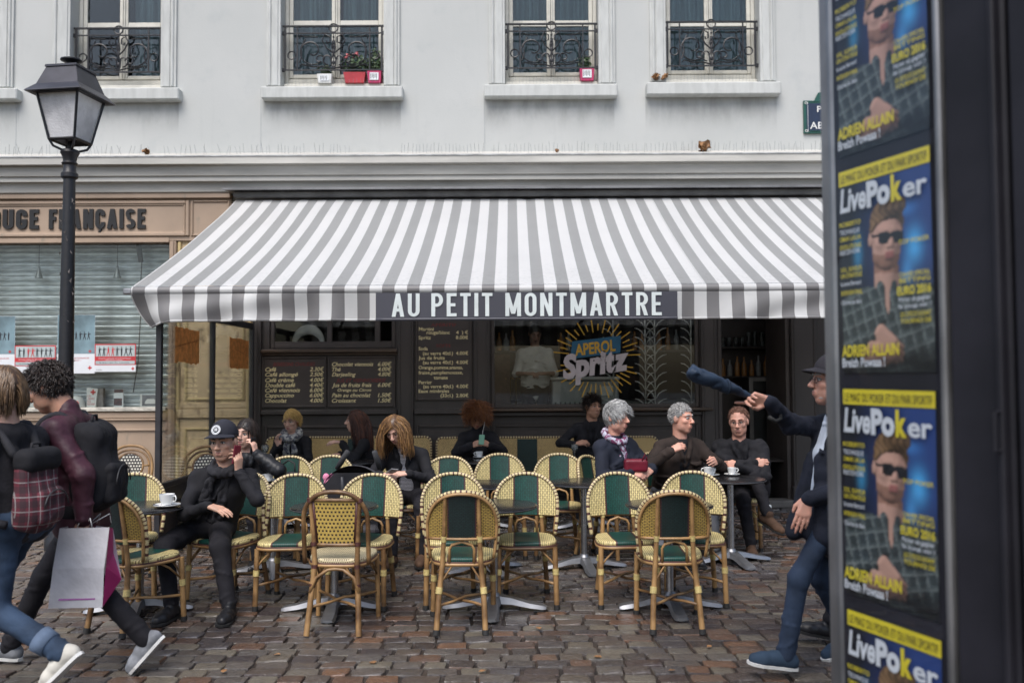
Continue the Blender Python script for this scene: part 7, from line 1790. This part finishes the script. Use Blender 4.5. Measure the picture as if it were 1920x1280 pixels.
# umbrella
a = at(1408, 742, 4.70); b = at(1300, 700, 4.62); d = (b - a).normalized()
t = thing('umbrella', (a.x, a.y, a.z), 'folded navy umbrella held out by the man in the cap at right', 'umbrella')
UM = Sdf(); L = (b - a).length; rg = random.Random(3); up = V3(0, 0, 1)
for i in range(9):
    s0, s1 = i / 9, (i + 1) / 9; prof = lambda s: .010 + .022 * math.sin(math.pi * min(1, s * .58 + .06)) ** 1.3 + .009 * s
    UM.cap(a + d * L * s0, a + d * L * s1, prof(s0), prof(s1), .02)
for i in range(8):
    an = 2 * math.pi * i / 8; o = up.cross(d).normalized() * math.cos(an) + up * math.sin(an); an2 = an + .9; o2 = up.cross(d).normalized() * math.cos(an2) + up * math.sin(an2)
    UM.cap(a + d * L * .12 + o * .014, a + d * L * (.93 + .07 * (i % 2)) + o2 * .038, .004, .010, .003)
UM.build('canopy', cloth('navy_umbrella_cloth', (.018, .032, .058), .3, .4, 60, .6), t, .0055, folds(.006, 9, 2.0))
rt_ = up.cross(d).normalized()
m = MB(); m.tube([a + d * L * .42 + (rt_ * math.cos(k) + up * math.sin(k)) * .036 for k in [2 * math.pi * i / 16 for i in range(16)]], .007, 5, closed=True); m.build('tie_strap', m_strapn, t, True)
m = MB(); m.tube([a + d * .06, a - d * .10], .006, 8); m.build('shaft', m_chrome, t, True)
m = MB(); h0 = a - d * .08; m.tube([h0, h0 - d * .06, h0 - d * .10 - up * .02, h0 - d * .105 - up * .06, h0 - d * .07 - up * .085, h0 - d * .03 - up * .075], .012, 8); m.build('handle', m_rubber, t, True)

# --- two walkers at left
H = at(6, 735, 4.50); P = V3(at(38, 985, 4.52).x, 4.52, .90)
q = person('walking person with light brown bob, dark sweater and jeans carrying a plaid backpack', H, P, -98, -118, 10, 0, True, 1.04, 'fair', h=.009, hb=.007, jacket=c_black2, trousers=c_jeans, shoes=m_shoewht, sole=m_white, N=H + V3(.03, .0, -.20), hem=.02, seated=False, thick=.010, sw=.175, lapel=False,
    hands={'L': (V3(P.x - .30, 4.30, 1.02), (1, 0, -.6), (0, 1, 0), .4), 'R': (V3(P.x - .32, 4.68, 1.05), (1, 0, -.6), (0, -1, 0), .4)},
    feet={'L': (at(116, 1222, 4.36), (.72, .0, -.70)), 'R': (V3(P.x - .42, 4.62, .10), (1, 0, .15))}, knee={'L': (1, 0, .1), 'R': (1, 0, .3)}, brow=h_brown, straight=True, legr=.80)
strands(q['root'], H, q['hf'], 1.04, h_bob, 'long', 800, .085, 21, .0055, part=.0, hairline=(.080, .068), back=.25, vol=1.07)
m = MB(); an = at(116, 1222, 4.36); kd = (q['kn'][1] - an).normalized(); m.tube([an + kd * .07, an + kd * .135], [.062, .066], 14); m.build('rolled_cuff', cloth('pale_denim_cuff', (.10, .14, .21), .2), q['root'], True)
m = MB(); m.tube([an - kd * .01, an + kd * .075], [.036, .040], 12); m.build('sock', cloth('mauve_sock', (.27, .18, .26), .15), q['root'], True)
def backpack(pr, c, size, mat, pocket_mat, lab, yaw):
    fr_ = frame_of(yaw); A = M3(fr_); t = thing('backpack', tuple(c), lab, 'backpack')
    Bk = Sdf(); Bk.box(c, (size[0], size[1], size[2]), A, min(size) * .95, .03); Bk.ell(c - fr_[0] * .03 - V3(0, 0, size[2] * .35), (size[0] * 1.35, size[1] * 1.02, size[2] * .62), None, .05); Bk.build('pack', mat, t, .008, folds(.007, 6))
    Bk = Sdf(); Bk.box(c - fr_[0] * (size[0] + .012) - V3(0, 0, size[2] * .38), (.045, size[1] * .78, size[2] * .46), A, .04, .02); Bk.build('front_pocket', pocket_mat, t, .008, folds(.005, 8))
    for s in (-1, 1):
        sh = pr['sh'][s]; pts = [c + fr_[0] * size[0] * .8 + fr_[1] * s * .09 + V3(0, 0, size[2] * .85), sh - pr['fr'][1] * s * .045 + V3(0, 0, .085), sh - pr['fr'][1] * s * .03 + pr['fr'][0] * .10 + V3(0, 0, .03), sh - pr['fr'][1] * s * .02 + pr['fr'][0] * .13 + V3(0, 0, -.15), c + fr_[0] * (size[0] + .16) + fr_[1] * s * .16 - V3(0, 0, size[2] * .5), c + fr_[0] * size[0] * .6 + fr_[1] * s * .12 - V3(0, 0, size[2] * .8)]
        cr = []
        for i in range(len(pts) - 1):
            p0, p1_, p2, p3 = pts[max(0, i - 1)], pts[i], pts[i + 1], pts[min(len(pts) - 1, i + 2)]
            for k in range(5): x_ = k / 5; cr.append(.5 * ((2 * p1_) + (p2 - p0) * x_ + (2 * p0 - 5 * p1_ + 4 * p2 - p3) * x_ * x_ + (3 * p1_ - p0 - 3 * p2 + p3) * x_ ** 3))
        m = MB(); m.tube(cr, .021, 8); m.build('strap', m_strap, t, True)
    m = MB(); cz_ = c - fr_[0] * (size[0] + .062) ; m.tube([cz_ + fr_[1] * size[1] * .72 * math.cos(k_) + V3(0, 0, size[2] * (-.38 + .40 * abs(math.sin(k_)) )) for k_ in [math.pi * i / 10 for i in range(11)]], .004, 5); m.build('zip', m_darkgrey, t, True)
    m = MB(); m.tube([c + fr_[0] * .0 + V3(0, 0, size[2] * .98) + fr_[1] * x_ + V3(0, 0, z_) for x_, z_ in ((-.04, -.01), (-.03, .035), (.03, .035), (.04, -.01))], .008, 6); m.build('carry_loop', m_strap, t, True)
    return t
m_strap = cloth('black_strap_webbing', (.020, .020, .024), .2, .2, 90); c_plaid = plaid_mat('red_plaid_cloth', (.11, .018, .03), (.016, .014, .018), (.24, .22, .22), .07)
tb = backpack(q, at(66, 918, 4.42), (.055, .13, .20), c_plaid, c_plaid, 'red plaid backpack on the walker with the bob', -96)
m = Sdf(); cb = at(66, 918, 4.42); frb = frame_of(-96); m.box(cb + V3(.0, 0, .150) - frb[0] * .012, (.062, .135, .062), M3(frb), .05, .02); m.build('top_flap', c_black, tb, .008)

H = at(90, 728, 4.98); P = V3(at(150, 965, 5.0).x, 5.0, .90)
q = person('walking man with curly dark hair, burgundy jacket and black backpack', H, P, -88, -92, 24, 0, False, 1.06, 'warm', h=.009, hb=.007, jacket=c_burg, trousers=c_dark, shoes=m_shoegry, sole=m_white, N=at(132, 786, 4.99), hem=.08, seated=False, thick=.012, sw=.19, collar=.06, lapel=False, straight=True, legr=.80,
    hands={'L': (at(158, 975, 4.78), (.2, 0, -1), (0, 1, 0), .7), 'R': (V3(P.x - .28, 5.2, .95), (1, 0, -.5), (0, -1, 0), .5)},
    feet={'L': (at(272, 1196, 4.92), (.66, .0, -.75)), 'R': (V3(at(20, 1180, 5.1).x, 5.1, .10), (1, 0, .1))}, knee={'L': (1, 0, .1), 'R': (1, 0, .3)}, brow=h_dark, elbow={'L': (-1, .4, 0)})
strands(q['root'], H, q['hf'], 1.06, h_dark, 'curly', 900, .055, 25, .0055, hairline=(.080, .066), vol=1.10, curl=.8)
backpack(q, at(176, 872, 4.96), (.10, .16, .25), c_black, c_black, 'black backpack on the walking man in burgundy', -84)
# shopping bag
c0 = at(155, 1000, 4.76); t = thing('shopping_bag', (c0.x, c0.y, .3), 'white paper shopping bag with magenta side held by the walking man', 'shopping bag')
a, b, c, d = at(112, 990, 4.74), at(205, 988, 4.74), at(90, 1140, 4.74), at(192, 1138, 4.74); e, f2 = at(228, 1085, 4.92), at(212, 990, 4.92)
m = MB(); m.add([a, b, d, c] + [(a + c) / 2 + V3(0, -.012, 0), (b + d) / 2 + V3(0, -.02, 0)], [(0, 1, 5, 4), (4, 5, 2, 3)]); m.build('front_face', pm('white_bag_paper', (.60, .59, .62), .5, .15, 6, .5, 9, dist=.02), t)
m = MB(); m.add([b, f2, e, d, (b + d) / 2 + V3(.0, .0, 0), (f2 + e) / 2 + V3(-.02, 0, 0)], [(0, 1, 5, 4), (4, 5, 2, 3)]); m.build('side_gusset', pm('magenta_bag_paper', (.46, .015, .16), .45, .2, 6, .1, 8), t)
a2, c2 = a + V3(.03, .17, 0), c + V3(.03, .17, .0); m = MB(); m.add([f2, a2, c2, e], [(0, 1, 2, 3)]); m.add([a2, a, c, c2], [(0, 1, 2, 3)]); m.add([c, d, e, c2], [(0, 1, 2, 3)]); m.build('rear_face', bpy.data.materials['white_bag_paper'], t)
for o in (V3(0, 0, 0), V3(.03, .16, 0)):
    m = MB(); mm_ = (a + b) / 2 + o; m.tube([a * .65 + b * .35 + o, mm_ + V3(-.02, .0, .05), at(160, 988, 4.80), mm_ + V3(.03, 0, .05), a * .35 + b * .65 + o], .003, 5); m.build('handle', m_white, t, True)
m = MB(); m.add([c * .9 + a * .1 + (d - c) * .18 + V3(0, -.0216, 0) * .2, c * .9 + a * .1 + (d - c) * .85, c * .88 + a * .12 + (d - c) * .85, c * .88 + a * .12 + (d - c) * .18], [(0, 1, 2, 3)]); m.v = [(x, y - .004, z) for x, y, z in m.v]; m.build('printed_line', pm('violet_print', (.32, .10, .30), .5, .1, 9, 0), t)

# --- barman behind the window, passer-by behind the newsstand
YB_ = YF + .62
H = at(1003, 626, YB_); P = V3(H.x, YB_, H.z - .74)
q = person('barman in white T-shirt standing behind the bar window', H, P, 0, 10, 30, 0, False, 1.0, 'dark', h=.014, hb=.010, jacket=c_tee, trousers=c_dark, shoes=m_shoeblk, hem=.05, sleeve=.02, seated=False, lips='d', lapel=False, N=H + V3(0, .04, -.2),
    hands={'L': (V3(P.x + .12, YB_ - .25, P.z + .22), (.4, -1, 0), (.5, 0, 1), .4), 'R': (V3(P.x - .12, YB_ - .25, P.z + .22), (.4, 1, 0), (.5, 0, 1), .4)}, feet={'L': (V3(P.x + .1, YB_, .64), (1, 0, 0)), 'R': (V3(P.x - .1, YB_, .64), (1, 0, 0))}, leglen=1.0)
strands(q['root'], H, q['hf'], 1.0, h_dark, 'short', 200, .015, 41, .003)
H = V3(at(1640, 700, 5.5).x, 5.55, 1.62); P = V3(H.x + .04, 5.55, .92)
q = person('passer-by hidden behind the newsstand, only a polished black shoe showing', H, P, -88, -88, 0, 0, False, 1.0, 'light', h=.014, hb=.010, jacket=c_black, trousers=c_dark, shoes=m_shoeblk, hem=.12, seated=False,
    hands={'L': (V3(P.x + .0, 5.3, .82), (.2, 0, -1), (0, 1, 0), .4), 'R': (V3(P.x, 5.8, .82), (.2, 0, -1), (0, -1, 0), .4)}, feet={'L': (V3(at(1552, 1190, 5.45).x, 5.42, .10), (1, 0, .22)), 'R': (V3(P.x + .25, 5.65, .12), (1, 0, -.3))}, knee={'L': (1, 0, .2), 'R': (1, 0, .1)})
strands(q['root'], H, q['hf'], 1.0, h_dark, 'short', 200, .03, 42, .004)

def cover_picture(W, PH, nx=86, nz=146):
    """printed cover photograph: a generic young man in sunglasses and checked shirt, as colours on a flat sheet"""
    x0, x1, z0, z1 = .003, W - .003, -PH + .003, -.054; sc_ = .76; ox, oz = .192, -.245
    fr_ = frame_of(14, 4, -5); H = V3(0, 0, 0); N = V3(.0, .03, -.20); parts = []
    S_ = Sdf(); head_sdf(S_, H, fr_, 1.02, False, N); parts.append((S_.mesh(.007), 'skin'))
    S_ = Sdf(); A = M3(fr_); S_.ell(flu(fr_, (-.012, 0, .05)), (.112, .088, .10), A, .01); S_.ell(flu(fr_, (.045, .01, .125)), (.07, .075, .04), A, .03); S_.cut(flu(fr_, (.085, 0, .088)), flu(fr_, (.62, 0, -.78))); parts.append((S_.mesh(.007, folds(.006, 3, 1.6)), 'hair'))
    S_ = Sdf()
    for s in (-1, 1): S_.box(flu(fr_, (.104, s * .034, .006)), (.010, .030, .021), A, .009, .004); S_.cap(flu(fr_, (.095, s * .058, .014)), flu(fr_, (.0, s * .082, .012)), .004, .004, .003)
    S_.cap(flu(fr_, (.108, -.02, .014)), flu(fr_, (.108, .02, .014)), .004, .004, .003); parts.append((S_.mesh(.005), 'glass'))
    S_ = Sdf()
    for s in (-1, 1):
        S_.cap(V3(s * .08, .06, -.75), V3(s * .085, .05, -.34), .12, .11, .05); S_.cap(V3(s * .03, .04, -.24), V3(s * .19, .06, -.28), .06, .07, .04)
        S_.cap(V3(s * .19, .06, -.28), V3(s * .25, .0, -.47), .062, .055, .03)
        S_.cap(V3(s * .035, -.035, -.19), V3(s * .02, -.075, -.32), .02, .018, .01)
    S_.cap(V3(.25, .0, -.47), V3(.02, -.14, -.45), .055, .045, .03); S_.cap(V3(-.25, .0, -.47), V3(-.06, -.15, -.37), .055, .042, .03)
    parts.append((S_.mesh(.009, folds(.007, 8)), 'shirt'))
    S_ = Sdf(); hand_sdf(S_, V3(-.045, -.205, -.37), V3(.75, -.05, -.8), V3(-.2, -1, 0), 1, .35); hand_sdf(S_, V3(.03, -.20, -.46), V3(-.9, -.1, .1), V3(0, -1, .2), -1, .3); parts.append((S_.mesh(.006), 'skin'))
    S_ = Sdf(); S_.cap(N + V3(0, -.03, .05), N + V3(0, -.045, -.10), .05, .03, .02); parts.append((S_.mesh(.007), 'skin'))
    xs = np.linspace(x0, x1, nx); zs = np.linspace(z0, z1, nz); gx, gz = np.meshgrid(xs, zs, indexing='ij')
    rg = np.random.RandomState(4)
    def blob(cx, cz, rx, rz): return np.exp(-((gx - cx) / rx) ** 2 - ((gz - cz) / rz) ** 2)
    t = np.clip((gx - .05) / .22, 0, 1)[..., None]; up = np.clip((gz + .50) / .2, 0, 1)[..., None]
    img = np.array((.008, .009, .014)) + t * up * np.array((.008, .030, .13))
    for b_, col in ((blob(.075, -.27, .018, .05), (.03, .20, .34)), (blob(.30, -.28, .03, .05), (.05, .30, .50)), (blob(.27, -.36, .02, .04), (.03, .16, .30)), (blob(.27, -.17, .04, .02), (.02, .10, .22)), (blob(.30, -.55, .05, .03), (.01, .04, .14)), (blob(.24, -.585, .03, .04), (.01, .16, .13))): img = img + b_[..., None] * np.array(col)
    P_ = []; C_ = []; D_ = []; Ld = np.array((-.55, -.65, .55)); Ld /= np.linalg.norm(Ld); R2 = np.array((.9, -.25, .25)); R2 /= np.linalg.norm(R2)
    for (V, Q), kind in parts:
        a, b, c_, d_ = (V[Q[:, i]] for i in range(4)); nrm = np.cross(c_ - a, d_ - b); nrm /= np.linalg.norm(nrm, axis=1)[:, None] + 1e-9
        for u in (.17, .5, .83):
            for v in (.17, .5, .83):
                p = a * (1 - u) * (1 - v) + b * u * (1 - v) + c_ * u * v + d_ * (1 - u) * v
                lam = .16 + .85 * np.clip(nrm @ Ld, 0, 1) + .25 * np.clip(nrm @ R2, 0, 1) * np.array(1.0)
                if kind == 'skin':
                    col = np.tile(np.array((.50, .29, .215)), (len(p), 1)); q = p @ A
                    beard = (q[:, 2] < -.062) & (q[:, 2] > -.14) & (q[:, 0] > -.02) & (p[:, 2] > -.16); col[beard] *= np.array((.62, .55, .50)); lips = (np.abs(q[:, 1]) < .022) & (np.abs(q[:, 2] + .062) < .011) & (q[:, 0] > .07); col[lips] = (.36, .13, .11)
                elif kind == 'hair': col = np.array((.20, .115, .055)) * (.9 + .3 * np.sin(p[:, 0] * 190 + p[:, 2] * 60 + 3 * np.sin(p[:, 2] * 70)))[:, None]
                elif kind == 'glass': col = np.tile(np.array((.010, .010, .012)), (len(p), 1))
                else:
                    w_ = (np.mod(p[:, 0] * 1.0 + p[:, 2] * .3, .055) < .018) | (np.mod(p[:, 2] - p[:, 0] * .25, .06) < .018); l_ = (np.mod(p[:, 0] + p[:, 2] * .3, .055) < .005) | (np.mod(p[:, 2] - p[:, 0] * .25, .06) < .005)
                    col = np.tile(np.array((.028, .036, .036)), (len(p), 1)); col[w_] = (.060, .074, .072); col[l_] = (.15, .17, .16)
                P_.append(p); C_.append(col * lam[:, None]); D_.append(p[:, 1])
    P_ = np.concatenate(P_); C_ = np.concatenate(C_); o = np.argsort(-np.concatenate(D_), kind='stable'); P_, C_ = P_[o], C_[o]
    ii = np.round((ox + sc_ * P_[:, 0] - x0) / (x1 - x0) * (nx - 1)).astype(int); kk = np.round((oz + sc_ * P_[:, 2] - z0) / (z1 - z0) * (nz - 1)).astype(int)
    ok = (ii >= 0) & (ii < nx) & (kk >= 0) & (kk < nz); img[ii[ok], kk[ok]] = C_[ok]
    fade = np.clip((gz + PH) / .10, .25, 1)[..., None]; img = np.clip(img * fade * 1.15, 0, 1)
    V = np.stack([gx, np.full_like(gx, -.0085), gz], -1).reshape(-1, 3); idx = np.arange(nx * nz).reshape(nx, nz)
    Q = np.stack([idx[:-1, :-1], idx[1:, :-1], idx[1:, 1:], idx[:-1, 1:]], -1).reshape(-1, 4)
    me = bpy.data.meshes.new('cover_picture'); me.from_pydata(V.tolist(), [], Q.tolist()); at_ = me.color_attributes.new('print', 'FLOAT_COLOR', 'POINT')
    at_.data.foreach_set('color', np.concatenate([img.reshape(-1, 3), np.ones((nx * nz, 1))], 1).astype(np.float32).ravel())
    M = Mat('printed_cover_photo', .4); n = M.nt.nodes.new('ShaderNodeAttribute'); n.attribute_name = 'print'; M.color(n.outputs['Color']); me.materials.append(M.m); return me
# ================================================================== NEWSSTAND
KL = at(1580, 705, 2.86); KR = at(1764, 705, 2.50)
ang = math.atan2(KR.y - KL.y, KR.x - KL.x); KW = (Vector((KR.x - KL.x, KR.y - KL.y))).length
kio = thing('newsstand', (0, 0, 0), 'black newsstand cabin carrying a column of identical magazine posters', 'newsstand')
m_kblack = pm('black_kiosk_paint', (.018, .0175, .023), .55, .35, 3, .08, 30, spec=.25); m_kgrey = pm('worn_grey_kiosk_profile', (.22, .22, .225), .35, .45, 5, .1, 20, metal=.6, sc=(1, 1, .4))
m = MB(); m.box(-.02, 1.75, .02, 1.3, .02, 3.15, .01); m.build('cabin', m_kblack, kio)
m = MB(); m.box(-.35, 2.0, -.14, 1.6, 3.15, 3.3, .03); m.build('roof', m_kblack, kio)
m = MB(); m.box(-.085, .0, -.012, .06, .02, 3.15, .02); m.build('edge_profile', m_kgrey, kio)
m = MB(); m.box(-.012, KW + .012, -.004, .019, .05, 3.14); m.build('poster_back', m_kblack, kio)
m = MB(); m.box(KW + .013, KW + .035, -.02, .02, .02, 3.14, .006); m.build('edge_strip', m_kgrey, kio)
for a, b in ((KW + .04, .62), (.64, .88), (.90, 1.30), (1.32, 1.74)):
    m = MB(); m.box(a, b, -.008 if a < .6 else -.02, .019, .03, 3.13, .008); m.box(b - .03, b - .012, -.032, -.0205 if a > .6 else -.009, .03, 3.13, .004); m.build('side_panel', m_kblack, kio)
m = MB(); m.box(-.01, KW + .01, -.034, -.031, .05, 3.13); m.build('glass_cover', glassy('kiosk_glass', (.96, .97, .98), .035, .0), kio)
m = MB(); m.tube([(.60, -.03, 1.42), (.60, -.05, 1.42), (.60, -.05, 1.52), (.60, -.03, 1.52)], .006, 6); m.build('handle', m_kblack, kio)
kio.location = (KL.x, KL.y, 0); kio.rotation_euler.z = ang
m_pblue = pm('poster_blue_print', (.010, .020, .085), .35, .6, 9, 0, col2=(.03, .10, .20)); m_pyel = pm('poster_yellow_print', (.66, .54, .03), .4, .1, 9, 0); m_pwhite = pm('poster_white_print', (.62, .64, .66), .4, .1, 9, 0)
m_pskin = pm('poster_skin_print', (.42, .25, .19), .4, .45, 16, 0); m_phair = pm('poster_hair_print', (.16, .09, .045), .4, .7, 30, 0, sc=(3, 1, .6)); m_pshirt = plaid_mat('poster_shirt_print', (.022, .03, .03), (.075, .09, .09), (.17, .20, .19), .03); m_pblack = pm('poster_black_print', (.012, .012, .016), .35, .3, 9, 0)
m_pteal = pm('poster_teal_print', (.02, .20, .16), .4, .4, 20, 0)
PH = .655; PP = .70; zt1 = at(1760, 729, 2.51).z
def ell2(cx, cz, rx, rz, n=22, a0=0, a1=2 * math.pi): return [(cx + rx * math.cos(a0 + (a1 - a0) * i / n), cz + rz * math.sin(a0 + (a1 - a0) * i / n)) for i in range(n)]
names = {1: 'magazine poster with sunglasses portrait, topmost on the newsstand', 0: 'magazine poster with sunglasses portrait, second from the top on the newsstand', -1: 'magazine poster with sunglasses portrait at the height of the walking man', -2: 'lowest magazine poster on the newsstand, mostly band and title'}
proto_parts = None
for k in (2, 1, 0, -1):
    zt = zt1 + PP * k; lab = {2: names[1], 1: names[0], 0: names[-1], -1: names[-2]}[k]
    pt = bpy.data.objects.new('magazine_poster', None); COL.objects.link(pt); tag(pt, lab, 'poster', 'posters on the newsstand')
    if proto_parts is None:
        W = KW - .02; a0 = .0; L = []
        def part(nm, mt, fn, y):
            mb = MB(); fn(mb, y); L.append((nm, mb.data(nm, mt)))
        def pr_(polys): 
            def f(mb, y):
                for po in polys: mb.prism(po, y, y + .0008)
            return f
        part('sheet', m_pblack, lambda mb, y: mb.box(0, W, -.007, -.0045, -PH, 0), 0)
        L.append(('cover_picture', cover_picture(W, PH)))
        part('yellow_band', m_pyel, pr_([[(.002, -.052), (W - .002, -.052), (W - .002, -.004), (.002, -.004)]]), -.0105)
        def wt_(mb, y):
            put_text(mb, 'Live', .012, .125, -.137, .072, y, bold=.03, shear=.15); put_text(mb, 'Po', .128, .222, -.137, .072, y, bold=.05); put_text(mb, 'er', .272, W - .006, -.137, .058, y, bold=.025)
            for z_, b_ in ((-.21, 'TECHNIQUE'), (-.275, 'RECEVOIR'), (-.375, 'la carte Bernard'), (-.435, 'Charles du Bon')): put_text(mb, b_, .008, .095, z_, .014, y, bold=.01)
            put_text(mb, 'Breizh Powaaa !', .006, .185, -.634, .028, y, bold=.02)
            for z_, b_ in ((-.445, 'Parier et gagner'), (-.465, 'le coup sûr !')): put_text(mb, b_, .245, W - .004, z_, .013, y, bold=.01)
        part('lettering', m_pwhite, wt_, -.018)
        def yt(mb, y):
            put_text(mb, 'k', .226, .268, -.137, .072, y, bold=.05)
            for z_, b_ in ((-.185, 'ROBERTO'), (-.232, 'OMAR LALUA'), (-.258, 'EVOLUTIONS'), (-.33, 'XXL. SUIVEUR'), (-.35, 'UN STRATEGE'), (-.405, 'INTERVIEW FINAL')): put_text(mb, b_, .008, .10, z_, .014, y, bold=.01)
            for z_, b_ in ((-.275, 'TOP POKER'), (-.372, 'CAHIER SPECIAL'), (-.39, 'BETTING'), (-.49, 'LES COTES DE GAGNANT'), (-.51, 'TOURNOI DE')): put_text(mb, b_, .25, W - .005, z_, .013, y, bold=.01)
            put_text(mb, 'EURO 2016', .24, W - .003, -.425, .024, y, bold=.03); put_text(mb, 'ADRIEN ALLAIN', .006, .24, -.60, .034, y, bold=.03)
        part('lettering', m_pyel, yt, -.018)
        part('lettering', m_pblack, lambda mb, y: put_text(mb, "LE MAG' DU POKER ET DU PARI SPORTIF", .012, W - .01, -.042, .026, y, bold=.0), -.0125)
        proto_parts = L
    for nm, d in proto_parts: link(nm, d, pt)
    R3 = Matrix.Rotation(ang, 4, 'Z'); pt.location = (KL.x + .01 * math.cos(ang), KL.y + .01 * math.sin(ang), zt); pt.rotation_euler = (0, R(random.uniform(-.6, .6)), ang)
